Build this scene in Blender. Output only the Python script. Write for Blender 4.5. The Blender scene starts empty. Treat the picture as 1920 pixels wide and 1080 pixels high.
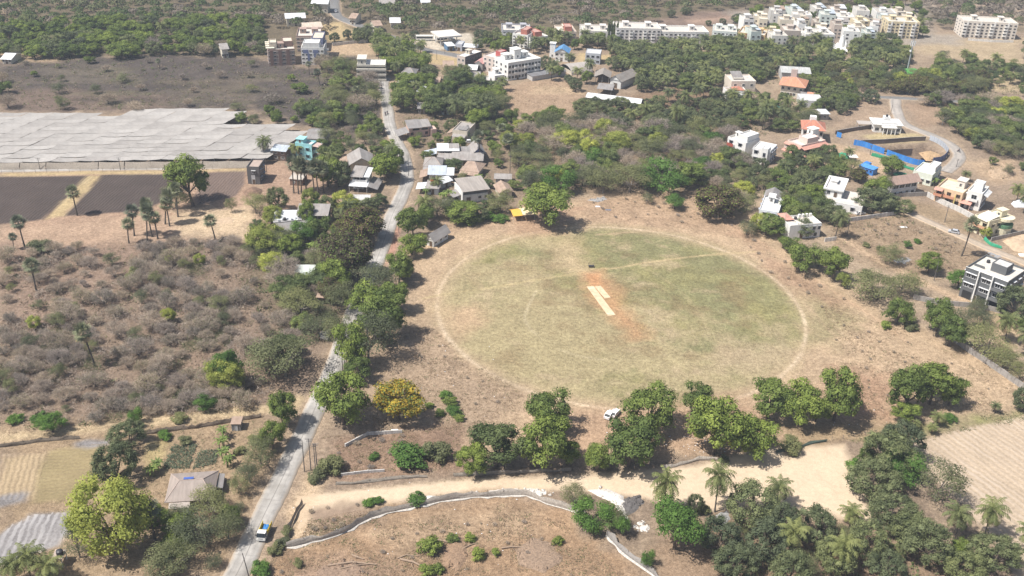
import bpy, math, random
import numpy as np
from mathutils import Vector, Matrix

# ------------------------------------------------------------------ camera, world, sun, exposure
FPX, PITCH, ROLL, CAM_H = 1900.0, math.radians(28.5), math.radians(2.0), 155.0
SC = bpy.context.scene
COL = SC.collection
cam_data = bpy.data.cameras.new('camera')
cam_data.sensor_width = 36.0
cam_data.lens = 36.0 * FPX / 1920.0
cam_data.clip_start = 1.0
cam_data.clip_end = 12000.0
cam = bpy.data.objects.new('camera', cam_data)
COL.objects.link(cam)
_fwd = Vector((0, math.cos(PITCH), -math.sin(PITCH)))
_right = Vector((1, 0, 0))
_up = Vector((0, math.sin(PITCH), math.cos(PITCH)))
_r = _right * math.cos(ROLL) + _up * math.sin(ROLL)
_u = _up * math.cos(ROLL) - _right * math.sin(ROLL)
cam.matrix_world = Matrix(((_r.x, _u.x, -_fwd.x, 0), (_r.y, _u.y, -_fwd.y, 0), (_r.z, _u.z, -_fwd.z, CAM_H), (0, 0, 0, 1)))
SC.camera = cam

SUN_EL = math.radians(58.0)
SUN_DIR = Vector((-1.0, -0.40, 0)).normalized()          # where the sun stands, seen from above
world = bpy.data.worlds.new('World')
SC.world = world
world.use_nodes = True
_wn = world.node_tree
for _n in list(_wn.nodes):
    _wn.nodes.remove(_n)
_sky = _wn.nodes.new('ShaderNodeTexSky')
_sky.sky_type = 'NISHITA'
_sky.sun_disc = False
_sky.sun_elevation = SUN_EL
_sky.sun_rotation = math.atan2(SUN_DIR.x, SUN_DIR.y)
_sky.air_density = 1.0
_sky.dust_density = 2.5
_sky.ozone_density = 1.0
_bg = _wn.nodes.new('ShaderNodeBackground')
_bg.inputs['Strength'].default_value = 0.085
_wo = _wn.nodes.new('ShaderNodeOutputWorld')
_wn.links.new(_sky.outputs[0], _bg.inputs[0])
_wn.links.new(_bg.outputs[0], _wo.inputs[0])
sun_data = bpy.data.lights.new('sun', 'SUN')
sun_data.energy = 5.0
sun_data.angle = math.radians(0.6)
sun_data.color = (1.0, 0.965, 0.91)
sun = bpy.data.objects.new('sun', sun_data)
COL.objects.link(sun)
_d = SUN_DIR * math.cos(SUN_EL) + Vector((0, 0, math.sin(SUN_EL)))
sun.rotation_euler = _d.to_track_quat('Z', 'Y').to_euler()
sun.location = (-300, 300, 500)
SC.view_settings.view_transform = 'Standard'
SC.view_settings.look = 'None'
SC.view_settings.exposure = 0.40
SC.view_settings.gamma = 1.0
SC.view_settings.use_curve_mapping = False
SC.cycles.max_bounces = 5
SC.cycles.diffuse_bounces = 2
SC.cycles.glossy_bounces = 2
SC.cycles.transmission_bounces = 2
SC.cycles.transparent_max_bounces = 4
SC.cycles.volume_bounces = 0
SC.cycles.use_denoising = True

# ------------------------------------------------------------------ helpers
rng = np.random.default_rng(7)
random.seed(7)

def P(u, v, z=0.0):
    """photo pixel (1920 wide) -> ground position at height z"""
    x = (u - 960.0) / FPX; y = (v - 540.0) / FPX
    c, s = math.cos(ROLL), math.sin(ROLL)
    xr = x * c + y * s; yd = -x * s + y * c
    d = math.sin(PITCH) + yd * math.cos(PITCH)
    k = (CAM_H - z) / d
    return (xr * k, (math.cos(PITCH) - yd * math.sin(PITCH)) * k)

def scale_at(x, y):
    """(pixels per metre, depression) on the ground at x, y"""
    depth = y * math.cos(PITCH) + CAM_H * math.sin(PITCH)
    return FPX / depth, math.atan2(CAM_H, math.hypot(x, y))

def PP(pts, z=0.0):
    return np.array([P(u, v, z) for u, v in pts])

def _hash(i, j, seed):
    n = (i.astype(np.int64) * 374761393 + j.astype(np.int64) * 668265263 + seed * 982451653) & 0x7fffffff
    n = ((n ^ (n >> 13)) * 1274126177) & 0x7fffffff
    return ((n ^ (n >> 16)) & 0xffff) / 65535.0

def vnoise(x, y, seed=0):
    xi = np.floor(x); yi = np.floor(y)
    fx = x - xi; fy = y - yi
    fx = fx * fx * (3 - 2 * fx); fy = fy * fy * (3 - 2 * fy)
    xi = xi.astype(np.int64); yi = yi.astype(np.int64)
    a = _hash(xi, yi, seed); b = _hash(xi + 1, yi, seed); c = _hash(xi, yi + 1, seed); d = _hash(xi + 1, yi + 1, seed)
    return (a * (1 - fx) + b * fx) * (1 - fy) + (c * (1 - fx) + d * fx) * fy

def fbm(x, y, scale, seed=0, octs=4):
    t = np.zeros_like(x); amp = 0.5; s = 1.0 / scale; tot = 0
    for k in range(octs):
        t += amp * vnoise(x * s, y * s, seed + k * 17); tot += amp
        amp *= 0.5; s *= 2.03
    return t / tot

def sd_poly(x, y, poly):
    """signed distance (inside negative) of points to a ground polygon"""
    d = np.full(x.shape, 1e18); inside = np.zeros(x.shape, bool)
    n = len(poly)
    for i in range(n):
        ax, ay = poly[i]; bx, by = poly[(i + 1) % n]
        ex, ey = bx - ax, by - ay
        wx, wy = x - ax, y - ay
        t = np.clip((wx * ex + wy * ey) / (ex * ex + ey * ey + 1e-12), 0, 1)
        d = np.minimum(d, (wx - t * ex) ** 2 + (wy - t * ey) ** 2)
        if ay != by:
            cond = ((ay <= y) & (y < by)) | ((by <= y) & (y < ay))
            inside ^= cond & (x < ex * (y - ay) / (by - ay) + ax)
    d = np.sqrt(d)
    return np.where(inside, -d, d)

def d_line(x, y, pts):
    d = np.full(x.shape, 1e18)
    for i in range(len(pts) - 1):
        ax, ay = pts[i]; bx, by = pts[i + 1]
        ex, ey = bx - ax, by - ay
        wx, wy = x - ax, y - ay
        t = np.clip((wx * ex + wy * ey) / (ex * ex + ey * ey + 1e-12), 0, 1)
        d = np.minimum(d, (wx - t * ex) ** 2 + (wy - t * ey) ** 2)
    return np.sqrt(d)

def smooth_line(pts, step=2.0):
    """Catmull-Rom through ground points, resampled"""
    p = np.array(pts, float)
    p = np.vstack([2 * p[0] - p[1], p, 2 * p[-1] - p[-2]])
    out = []
    for i in range(1, len(p) - 2):
        n = max(2, int(np.hypot(*(p[i + 1] - p[i])) / step))
        for k in range(n):
            t = k / n
            out.append(0.5 * ((2 * p[i]) + (-p[i - 1] + p[i + 1]) * t + (2 * p[i - 1] - 5 * p[i] + 4 * p[i + 1] - p[i + 2]) * t * t
                              + (-p[i - 1] + 3 * p[i] - 3 * p[i + 1] + p[i + 2]) * t ** 3))
    out.append(p[-2])
    return np.array(out)

# ---- materials
_mats = {}

def new_mat(name):
    m = bpy.data.materials.new(name); m.use_nodes = True
    nt = m.node_tree
    bs = nt.nodes['Principled BSDF']
    return m, nt, bs

def N(nt, t, **kw):
    n = nt.nodes.new(t)
    for k, v in kw.items():
        if k in n.inputs.keys() if hasattr(n.inputs, 'keys') else False:
            n.inputs[k].default_value = v
        else:
            setattr(n, k, v)
    return n

def mix_rgb(nt, fac, a, b, mode='MIX'):
    n = nt.nodes.new('ShaderNodeMix'); n.data_type = 'RGBA'; n.blend_type = mode
    for sock, val in ((n.inputs[0], fac), (n.inputs[6], a), (n.inputs[7], b)):
        if isinstance(val, (int, float)):
            sock.default_value = val
        elif isinstance(val, (tuple, list)):
            sock.default_value = (val[0], val[1], val[2], 1)
        else:
            nt.links.new(val, sock)
    return n.outputs[2]

def noise(nt, scale, detail=3.0, rough=0.6, vec=None, coord='Object', stretch=None):
    tc = nt.nodes.new('ShaderNodeTexCoord')
    src = tc.outputs[coord] if vec is None else vec
    if stretch:
        mp = nt.nodes.new('ShaderNodeMapping'); mp.inputs['Scale'].default_value = stretch
        nt.links.new(src, mp.inputs[0]); src = mp.outputs[0]
    n = nt.nodes.new('ShaderNodeTexNoise')
    n.inputs['Scale'].default_value = scale; n.inputs['Detail'].default_value = detail; n.inputs['Roughness'].default_value = rough
    nt.links.new(src, n.inputs['Vector'])
    return n.outputs['Fac']

def ramp(nt, fac, a, b, lo=(0, 0, 0), hi=(1, 1, 1)):
    r = nt.nodes.new('ShaderNodeValToRGB')
    r.color_ramp.elements[0].position = a; r.color_ramp.elements[1].position = b
    r.color_ramp.elements[0].color = (*lo, 1); r.color_ramp.elements[1].color = (*hi, 1)
    nt.links.new(fac, r.inputs[0])
    return r.outputs[0]

def bump(nt, bs, height, strength=0.3, dist=0.1):
    b = nt.nodes.new('ShaderNodeBump'); b.inputs['Strength'].default_value = strength; b.inputs['Distance'].default_value = dist
    nt.links.new(height, b.inputs['Height']); nt.links.new(b.outputs[0], bs.inputs['Normal'])

def paint(col, rough=0.8, stain=0.35, dirt=(0.12, 0.10, 0.08), scale=0.6):
    """painted plaster or concrete with rain streaks and dirt"""
    key = ('paint', tuple(col), rough, stain, dirt, scale)
    if key in _mats: return _mats[key]
    m, nt, bs = new_mat('weathered_paint')
    st = noise(nt, scale, 5, 0.65, stretch=(1.6, 1.6, 0.35))
    f = ramp(nt, st, 0.48, 0.78, (0, 0, 0), (stain, stain, stain))
    c = mix_rgb(nt, f, col, dirt)
    fine = noise(nt, 3.0, 4, 0.7)
    c = mix_rgb(nt, 0.35, c, ramp(nt, fine, 0.3, 0.75, (0.55, 0.55, 0.55), (1.25, 1.22, 1.18)), 'MULTIPLY')
    nt.links.new(c, bs.inputs['Base Color'])
    bs.inputs['Roughness'].default_value = rough
    _mats[key] = m
    return m

def sheet(col, rough=0.55, rust=0.3, metal=0.0, rustcol=(0.16, 0.09, 0.055)):
    """corrugated roof sheet: fine ribs, blotchy wear"""
    key = ('sheet', tuple(col), rough, rust, metal, rustcol)
    if key in _mats: return _mats[key]
    m, nt, bs = new_mat('roof_sheet')
    a = noise(nt, 0.35, 5, 0.7)
    f = ramp(nt, a, 0.45, 0.75, (0, 0, 0), (rust, rust, rust))
    c = mix_rgb(nt, f, col, rustcol)
    b = noise(nt, 0.9, 3, 0.6, stretch=(1.4, 0.12, 1))
    c = mix_rgb(nt, 0.5, c, ramp(nt, b, 0.35, 0.7, (0.6, 0.6, 0.6), (1.2, 1.2, 1.2)), 'MULTIPLY')
    nt.links.new(c, bs.inputs['Base Color'])
    w = nt.nodes.new('ShaderNodeTexWave'); w.inputs['Scale'].default_value = 2.2
    tc = nt.nodes.new('ShaderNodeTexCoord'); nt.links.new(tc.outputs['Object'], w.inputs[0])
    bump(nt, bs, w.outputs[1], 0.35, 0.05)
    bs.inputs['Roughness'].default_value = rough; bs.inputs['Metallic'].default_value = metal
    _mats[key] = m
    return m

def plain(col, rough=0.6, var=0.25, metal=0.0, name='painted_surface'):
    key = ('plain', tuple(col), rough, var, metal)
    if key in _mats: return _mats[key]
    m, nt, bs = new_mat(name)
    n = noise(nt, 2.5, 3, 0.6)
    c = mix_rgb(nt, var, col, ramp(nt, n, 0.3, 0.7, (0.45, 0.45, 0.45), (1.3, 1.3, 1.3)), 'MULTIPLY')
    nt.links.new(c, bs.inputs['Base Color'])
    bs.inputs['Roughness'].default_value = rough; bs.inputs['Metallic'].default_value = metal
    _mats[key] = m
    return m

def glass_dark():
    if 'glass' in _mats: return _mats['glass']
    m, nt, bs = new_mat('window_glass')
    bs.inputs['Base Color'].default_value = (0.02, 0.024, 0.028, 1)
    bs.inputs['Roughness'].default_value = 0.12
    _mats['glass'] = m
    return m

# ---- mesh building
def mesh_np(name, verts, quads=None, tris=None, smooth=False):
    me = bpy.data.meshes.new(name)
    verts = np.asarray(verts, np.float32)
    loops = []; starts = []; tot = 0
    if quads is not None and len(quads):
        q = np.asarray(quads, np.int32); loops.append(q.ravel()); starts.append(np.arange(len(q)) * 4); tot = len(q) * 4
    if tris is not None and len(tris):
        t = np.asarray(tris, np.int32); loops.append(t.ravel()); starts.append(tot + np.arange(len(t)) * 3)
    loops = np.concatenate(loops); starts = np.concatenate(starts)
    me.vertices.add(len(verts)); me.vertices.foreach_set('co', verts.ravel())
    me.loops.add(len(loops)); me.loops.foreach_set('vertex_index', loops)
    me.polygons.add(len(starts)); me.polygons.foreach_set('loop_start', starts.astype(np.int32))
    if smooth:
        me.polygons.foreach_set('use_smooth', np.ones(len(starts), bool))
    me.update(calc_edges=True)
    return me

class MB:
    """collects boxes, slabs, tubes and loose faces into one mesh, with material slots"""
    def __init__(self):
        self.v = []; self.f = []; self.m = []; self.mats = []
    def slot(self, mat):
        if mat not in self.mats: self.mats.append(mat)
        return self.mats.index(mat)
    def add(self, verts, faces, mat):
        o = len(self.v); s = self.slot(mat)
        self.v += [tuple(p) for p in verts]
        for f in faces:
            self.f.append([o + i for i in f]); self.m.append(s)
        return self
    def box(self, x0, x1, y0, y1, z0, z1, mat):
        return self.add([(x0, y0, z0), (x1, y0, z0), (x1, y1, z0), (x0, y1, z0), (x0, y0, z1), (x1, y0, z1), (x1, y1, z1), (x0, y1, z1)],
                        [(0, 3, 2, 1), (4, 5, 6, 7), (0, 1, 5, 4), (1, 2, 6, 5), (2, 3, 7, 6), (3, 0, 4, 7)], mat)
    def prism(self, poly, z0, z1, mat):
        n = len(poly)
        vs = [(x, y, z0) for x, y in poly] + [(x, y, z1) for x, y in poly]
        fs = [tuple(range(n - 1, -1, -1)), tuple(range(n, 2 * n))] + [(i, (i + 1) % n, n + (i + 1) % n, n + i) for i in range(n)]
        return self.add(vs, fs, mat)
    def tube(self, pts, radii, mat, n=6, cap=True):
        pts = [Vector(p) for p in pts]
        if not isinstance(radii, (list, tuple)): radii = [radii] * len(pts)
        vs = []; fs = []
        for i, p in enumerate(pts):
            t = (pts[min(i + 1, len(pts) - 1)] - pts[max(i - 1, 0)]).normalized()
            a = t.cross(Vector((0.31, 0.95, 0.05)))
            if a.length < 1e-3: a = t.cross(Vector((1, 0, 0)))
            a.normalize(); b = t.cross(a)
            for k in range(n):
                an = 2 * math.pi * k / n
                vs.append(p + (a * math.cos(an) + b * math.sin(an)) * radii[i])
        for i in range(len(pts) - 1):
            for k in range(n):
                k2 = (k + 1) % n
                fs.append((i * n + k, i * n + k2, (i + 1) * n + k2, (i + 1) * n + k))
        if cap:
            fs.append(tuple(range(n))[::-1]); fs.append(tuple((len(pts) - 1) * n + k for k in range(n)))
        return self.add(vs, fs, mat)
    def bar(self, p, q, r, mat, n=5):
        return self.tube([p, q], r, mat, n)
    def slab(self, a, b, c, d, th, mat):
        """four corner points (counter-clockwise from above) thickened downwards"""
        A = [Vector(p) for p in (a, b, c, d)]
        lo = [p - Vector((0, 0, th)) for p in A]
        return self.add(lo + A, [(0, 3, 2, 1), (4, 5, 6, 7), (0, 1, 5, 4), (1, 2, 6, 5), (2, 3, 7, 6), (3, 0, 4, 7)], mat)
    def mesh(self, name):
        me = bpy.data.meshes.new(name)
        me.from_pydata(self.v, [], self.f)
        for mt in self.mats: me.materials.append(mt)
        me.polygons.foreach_set('material_index', self.m)
        me.update()
        return me
    def build(self, name, parent=None, loc=None, rz=0.0):
        return link(name, self.mesh(name), parent, loc, rz)

def link(name, me, parent=None, loc=None, rz=0.0):
    o = bpy.data.objects.new(name, me); COL.objects.link(o)
    if parent is not None: o.parent = parent
    if loc is not None: o.location = loc
    if rz: o.rotation_euler = (0, 0, rz)
    return o

def tag(o, label, cat, group=None, kind=None):
    if label: o['label'] = label
    if cat: o['category'] = cat
    if group: o['group'] = group
    if kind: o['kind'] = kind
    return o

def empty(name, loc=(0, 0, 0), rz=0.0):
    e = bpy.data.objects.new(name, None); COL.objects.link(e)
    e.location = loc; e.rotation_euler = (0, 0, rz); e.empty_display_size = 0.5
    return e

LANDMARKS = []          # (phrase, x, y) used in the wording of labels
FOOT = []               # ground polygons kept free of trees
# ------------------------------------------------------------------ ground sheet
def lines(a, pieces):
    out = [a]
    for end, s0, s1 in pieces:
        a0 = out[-1]
        while out[-1] < end - 1e-6:
            t = (out[-1] - a0) / (end - a0)
            out.append(out[-1] + s0 + (s1 - s0) * t)
    return np.array(out)
_xp = lines(0.0, [(115, 0.7, 0.7), (240, 0.9, 2.2), (430, 2.2, 4.5), (3500, 20, 700)])
XL = np.concatenate([-_xp[:0:-1], _xp])
_yf = lines(150.0, [(340, 0.7, 0.75), (480, 0.8, 1.4), (800, 1.5, 4.0), (6000, 20, 800)])
_yb = 150.0 - lines(0.0, [(150, 4, 30), (1500, 100, 500)])[:0:-1]
YL = np.concatenate([_yb, _yf])
GX, GY = np.meshgrid(XL, YL)
gx, gy = GX.ravel(), GY.ravel()

def C(*rgb): return np.array(rgb)
n_big = fbm(gx, gy, 60, 1); n_mid = fbm(gx, gy, 14, 2); n_fine = fbm(gx, gy, 3.5, 3); n_tiny = fbm(gx, gy, 1.4, 4, 2)
col = C(0.27, 0.203, 0.15)[None] * (0.75 + 0.5 * n_mid)[:, None]
_t = np.clip((n_big * 0.6 + n_fine * 0.5 - 0.45) * 4, 0, 1)[:, None]
col = col * (1 - _t) + C(0.36, 0.275, 0.195) * _t

def region(px, c, soft=1.5, wob=2.0, var=0.3, amt=1.0, seed=50, ground_pts=None):
    """blend a soil or grass colour into a region of the ground"""
    global col
    poly = PP(px) if ground_pts is None else np.asarray(ground_pts)
    pad = soft + wob + 2
    m = (gx > poly[:, 0].min() - pad) & (gx < poly[:, 0].max() + pad) & (gy > poly[:, 1].min() - pad) & (gy < poly[:, 1].max() + pad)
    if not m.any(): return
    x, y = gx[m], gy[m]
    d = sd_poly(x, y, poly) + (fbm(x, y, 9, seed) - 0.5) * 2 * wob + (fbm(x, y, 2.5, seed + 5, 2) - 0.5) * wob
    w = np.clip(0.5 - d / (2 * soft), 0, 1) * amt
    cc = np.array(c)[None] * (1 - var / 2 + var * fbm(x, y, 5, seed + 9))[:, None]
    w = w[:, None]
    col[m] = col[m] * (1 - w) + cc * w

def trail(px, c, half, soft=0.5, amt=1.0, wob=0.4, ground_pts=None, seed=90, fade=0.0):
    global col
    pts = PP(px) if ground_pts is None else np.asarray(ground_pts)
    pts = smooth_line(pts, 3.0)
    pad = half + soft + wob + 1
    m = (gx > pts[:, 0].min() - pad) & (gx < pts[:, 0].max() + pad) & (gy > pts[:, 1].min() - pad) & (gy < pts[:, 1].max() + pad)
    x, y = gx[m], gy[m]
    d = d_line(x, y, pts) + (fbm(x, y, 4, seed) - 0.5) * 2 * wob
    w = np.clip((half + soft - d) / (2 * soft), 0, 1) * amt
    if fade: w = w * np.clip((fbm(x, y, 12, seed + 3) - fade) * 5 + 0.5, 0, 1)
    w = w[:, None]
    col[m] = col[m] * (1 - w) + np.array(c)[None] * w

TAN = (0.43, 0.315, 0.21); SAND = (0.52, 0.395, 0.27); STRAW = (0.44, 0.335, 0.19); RED = (0.33, 0.20, 0.135)
GRASS = (0.245, 0.225, 0.115); PLOUGH = (0.075, 0.057, 0.05); DRYBR = (0.27, 0.19, 0.14); GREY = (0.33, 0.28, 0.23)
DARKF = (0.092, 0.076, 0.068); SCRUB = (0.215, 0.158, 0.12); WOODS = (0.15, 0.12, 0.08)
# far woods and fields
region([(0, -60), (1920, -60), (1920, 60), (1500, 20), (1100, 60), (960, 90), (480, 110), (0, 110)], WOODS, 8, 12, 0.5)
region([(0, 118), (300, 100), (500, 112), (650, 140), (725, 160), (735, 215), (725, 262), (560, 232), (470, 206), (0, 208)], DARKF, 5, 8, 0.5)
region([(0, 165), (140, 168), (300, 178), (330, 206), (0, 208)], (0.20, 0.145, 0.115), 5, 7, 0.4, 0.7)
region([(60, 130), (200, 120), (260, 150), (120, 160)], (0.155, 0.13, 0.10), 5, 8, 0.4, 0.7)
region([(300, 150), (470, 150), (480, 180), (330, 178)], (0.16, 0.13, 0.095), 5, 8, 0.4, 0.6)
region([(560, 82), (700, 78), (705, 102), (580, 106)], TAN, 2, 2)
for _k in range(34):
    _u, _v = 10 + 690 * _hash(np.array([_k]), np.array([3]), 5)[0], 122 + 84 * _hash(np.array([_k]), np.array([9]), 5)[0]; _w = 30 + 60 * _hash(np.array([_k]), np.array([17]), 5)[0]
    region([(_u - _w, _v + 1), (_u, _v - 2.5), (_u + _w, _v - 2), (_u + _w * .8, _v + 2.5), (_u - _w * .5, _v + 3.5)], ((0.06, .05, .045), (0.15, .12, .095), (0.13, .115, .075))[_k % 3], 3, 5, .5, .7, 200 + _k)
region([(590, 45), (640, 42), (680, 70), (620, 76)], STRAW, 3, 3)
region([(0, 85), (120, 92), (110, 118), (0, 112)], TAN, 3, 4, 0.4, 0.7)
region([(1210, 40), (1300, 22), (1420, 16), (1400, 40), (1250, 55)], (0.21, 0.15, 0.12), 6, 6, 0.5)
region([(1290, 38), (1400, 26), (1400, 34), (1300, 44)], (0.36, 0.25, 0.19), 4, 4)
region([(1700, 0), (1920, 5), (1920, 40), (1800, 32), (1760, 18)], (0.34, 0.26, 0.20), 8, 8)
region([(1730, 75), (1920, 72), (1920, 130), (1800, 112), (1720, 100)], (0.40, 0.31, 0.205), 4, 5)
region([(1560, 62), (1800, 66), (1800, 84), (1560, 82)], GREY, 4, 4)
region([(1370, 20), (1740, 5), (1740, 75), (1370, 90)], (0.30, 0.26, 0.22), 6, 6, 0.3)
region([(1840, 138), (1920, 136), (1920, 176), (1850, 170)], (0.40, 0.31, 0.2), 3, 4)
# petrol station forecourt and plot
region([(770, 66), (880, 62), (905, 84), (800, 96), (770, 84)], (0.50, 0.44, 0.36), 2, 1)
region([(795, 98), (860, 97), (905, 112), (850, 124), (780, 116)], STRAW, 2, 2)
region([(940, 170), (1000, 150), (1090, 150), (1095, 200), (1060, 230), (950, 215), (930, 190)], (0.36, 0.255, 0.175), 3, 4)
region([(1090, 100), (1150, 104), (1150, 120), (1080, 118)], STRAW, 2, 3)
region([(1240, 215), (1330, 222), (1310, 245), (1240, 240)], RED, 2, 3)
region([(930, 318), (1000, 318), (1000, 350), (930, 350)], RED, 2, 3, 0.4)
region([(1000, 160), (1100, 165), (1095, 178), (1000, 175)], TAN, 2, 2)
# left: plots, tracks, sandy strips
region([(0, 306), (470, 300), (480, 330), (470, 470), (0, 500)], (0.36, 0.245, 0.175), 3, 3)
region([(0, 428), (260, 405), (470, 380), (470, 420), (380, 450), (0, 470)], (0.40, 0.28, 0.20), 3, 5, 0.4)
region([(320, 395), (500, 388), (520, 430), (440, 460), (330, 440)], SAND, 3, 4)
PLOTS = [[(-60, 331), (160, 329), (175, 331), (82, 411), (0, 420), (-60, 424)],
         [(192, 328), (330, 324), (322, 372), (262, 396), (115, 406)],
         [(388, 324), (460, 318), (458, 345), (440, 368), (372, 384), (365, 366)]]
for k, pl in enumerate(PLOTS): region(pl, PLOUGH if k < 2 else (0.16, 0.115, 0.095), 0.8, 0.8, 0.35, 1.0, 60 + k)
region([(165, 329), (192, 328), (118, 404), (84, 412)], STRAW, 0.9, 1.0)
region([(0, 322), (460, 312), (460, 320), (330, 325), (0, 331)], STRAW, 1.2, 1.2)
region([(0, 470), (440, 440), (620, 560), (600, 720), (480, 790), (0, 830)], SCRUB, 6, 6, 0.4, 0.85)
region([(0, 455), (260, 465), (220, 560), (60, 640), (0, 620)], (0.27, 0.19, 0.145), 4, 7, 0.4, 0.7)
region([(280, 680), (470, 640), (560, 740), (420, 770)], (0.28, 0.20, 0.145), 4, 6, 0.4, 0.7)
region([(480, 300), (640, 310), (640, 420), (480, 440)], (0.35, 0.24, 0.175), 3, 4)
region([(480, 420), (700, 380), (690, 560), (620, 640), (540, 640), (470, 540)], WOODS, 4, 5, 0.4, 0.7)
region([(740, 195), (1000, 225), (1080, 300), (960, 400), (790, 410), (760, 300)], (0.24, 0.18, 0.13), 5, 6, 0.4)
region([(960, 240), (1360, 250), (1360, 350), (1080, 365), (960, 330)], (0.24, 0.175, 0.12), 5, 6, 0.4)
region([(1090, 190), (1400, 150), (1400, 250), (1090, 250)], (0.22, 0.15, 0.10), 5, 6, 0.4)
# the cricket ground
region([(770, 455), (880, 415), (1080, 372), (1300, 352), (1400, 400), (1560, 520), (1690, 600), (1900, 700), (1900, 770), (1600, 800), (1480, 830), (1300, 850), (900, 850), (660, 770), (700, 640), (770, 560)], TAN, 4, 4, 0.35)
FC = np.array(P(1152, 572)); FR = 56.5
_circ = [(FC[0] + FR * math.cos(t), FC[1] + FR * math.sin(t)) for t in np.linspace(0, 2 * math.pi, 60)[:-1]]
def circ_fit():
    e = PP([(825, 552), (824, 572), (830, 605), (842, 630), (862, 660), (900, 695), (950, 722), (1087, 427), (1150, 425), (1210, 430), (1260, 440), (1335, 460),
            (1372, 477), (1440, 520), (1465, 540), (1495, 572), (1507, 595), (1507, 647), (1490, 682), (955, 445), (890, 477), (850, 507)])
    A = np.c_[2 * e, np.ones(len(e))]
    s = np.linalg.lstsq(A, (e ** 2).sum(1), rcond=None)[0]
    return s[:2], math.sqrt(s[2] + s[0] ** 2 + s[1] ** 2)
FC, FR = circ_fit()
_circ = [(FC[0] + FR * math.cos(t), FC[1] + FR * math.sin(t)) for t in np.linspace(0, 2 * math.pi, 61)[:-1]]
region(None, (0.345, 0.285, 0.165), 3.0, 2.5, 0.3, 1.0, 70, _circ)
_in = np.hypot(gx - FC[0], gy - FC[1])
# patchy green: greenest away from the left and bottom edges, bare tan and brown between
_g = fbm(gx, gy, 26, 81) * 0.55 + fbm(gx, gy, 8, 82) * 0.5 + fbm(gx, gy, 2.2, 83, 2) * 0.18
_g += np.clip((gx - FC[0]) / 110, -0.2, 0.16) + np.clip((gy - FC[1]) / 150, -0.12, 0.12)
_w = np.clip((_g - 0.50) * 5.0, 0, 1) * np.clip((FR + 5 - _in) / 9, 0, 1)
_gc = np.array([0.205, 0.198, 0.098])[None] * (0.72 + 0.56 * n_fine)[:, None] + np.array([0.07, 0.045, 0.005]) * np.clip(fbm(gx, gy, 11, 84) * 2 - .75, 0, 1)[:, None]
col = col * (1 - _w[:, None] * 0.88) + _gc * (_w[:, None] * 0.88)
_b = np.clip((fbm(gx, gy, 12, 85) * .7 + fbm(gx, gy, 3, 86) * .3 - .56) * 7, 0, 1) * np.clip((FR - _in) / 8, 0, 1) * .55
col = col * (1 - _b[:, None]) + np.array([0.235, 0.17, 0.095]) * _b[:, None]
_b = np.clip((fbm(gx, gy, 9, 87) * .6 + fbm(gx, gy, 2.5, 88) * .4 - .57) * 7, 0, 1) * np.clip((FR - _in) / 8, 0, 1) * .7
col = col * (1 - _b[:, None]) + np.array([0.40, 0.315, 0.20]) * _b[:, None]
region([(1500, 540), (1560, 545), (1600, 600), (1560, 650), (1505, 640)], (0.26, 0.23, 0.12), 4, 5, 0.4, 0.7)
region([(830, 580), (900, 570), (910, 600), (850, 640)], (0.47, 0.33, 0.215), 4, 3, 0.3, 0.8)
region([(1380, 640), (1490, 640), (1480, 690), (1300, 700)], (0.40, 0.31, 0.205), 4, 5, 0.3, 0.7)
region([(1030, 430), (1075, 430), (1110, 520), (1060, 510)], (0.45, 0.345, 0.215), 4, 4, 0.3, 0.75)
# worn rim, foot paths, red soil round the pitch
_rim = [(FC[0] + FR * math.cos(t), FC[1] + FR * math.sin(t)) for t in np.linspace(0, 2 * math.pi, 121)]
trail(None, (0.66, 0.53, 0.385), 0.45, 0.55, 1.0, 0.5, _rim, 91, 0.27)
trail(None, (0.44, 0.325, 0.215), 3.2, 2.5, 0.5, 1.8, _rim, 94, 0.42)
trail([(790, 560), (850, 549), (930, 538), (1010, 524), (1100, 510)], (0.47, 0.375, 0.21), 0.35, 0.5, 0.8)
trail([(1070, 506), (1150, 503), (1200, 494), (1260, 486), (1330, 478), (1430, 471)], (0.50, 0.385, 0.225), 0.45, 0.5, 0.9)
trail([(1045, 500), (1120, 480), (1180, 490), (1240, 520), (1290, 560), (1330, 620)], (0.46, 0.37, 0.22), 0.25, 0.5, 0.5, 0.4, None, 92, 0.45)
trail([(1005, 545), (985, 600), (1030, 645), (1090, 668), (1170, 676), (1250, 665)], (0.50, 0.42, 0.28), 0.22, 0.45, 0.8, 0.3, None, 93, 0.40)
for _t in ([(1540, 700), (1620, 705), (1680, 690), (1760, 700)], [(1590, 560), (1640, 600), (1700, 620), (1800, 690), (1900, 760)], [(700, 640), (760, 700), (840, 760), (900, 800)], [(790, 560), (770, 620), (720, 700)], [(1110, 420), (1180, 400), (1260, 405), (1330, 400)], [(1150, 380), (1210, 410), (1240, 425)], [(560, 1050), (680, 1025), (820, 985), (960, 975), (1060, 1000), (1120, 1060)], [(1560, 600), (1600, 660), (1640, 740), (1660, 790)], [(1000, 770), (1120, 780), (1240, 800), (1400, 830)], [(1575, 475), (1650, 440), (1720, 420)], [(1600, 480), (1680, 460), (1760, 470)], [(330, 640), (400, 660), (470, 700), (520, 740)]): trail(_t, (0.46, .345, .235), .35, .45, .7, .9, None, 97)
trail([(1420, 480), (1500, 560), (1580, 640), (1700, 700), (1800, 720)], TAN, 0.5, 0.5, 0.6, 1.0)
trail([(1330, 415), (1400, 440), (1450, 470), (1520, 520), (1600, 570), (1700, 640)], (0.47, 0.33, 0.22), 0.6, 0.6, 0.8, 1.0)
trail([(1090, 430), (1100, 395), (1120, 375)], (0.50, 0.37, 0.25), 1.8, 1.5, 0.8, 1.0)
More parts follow.
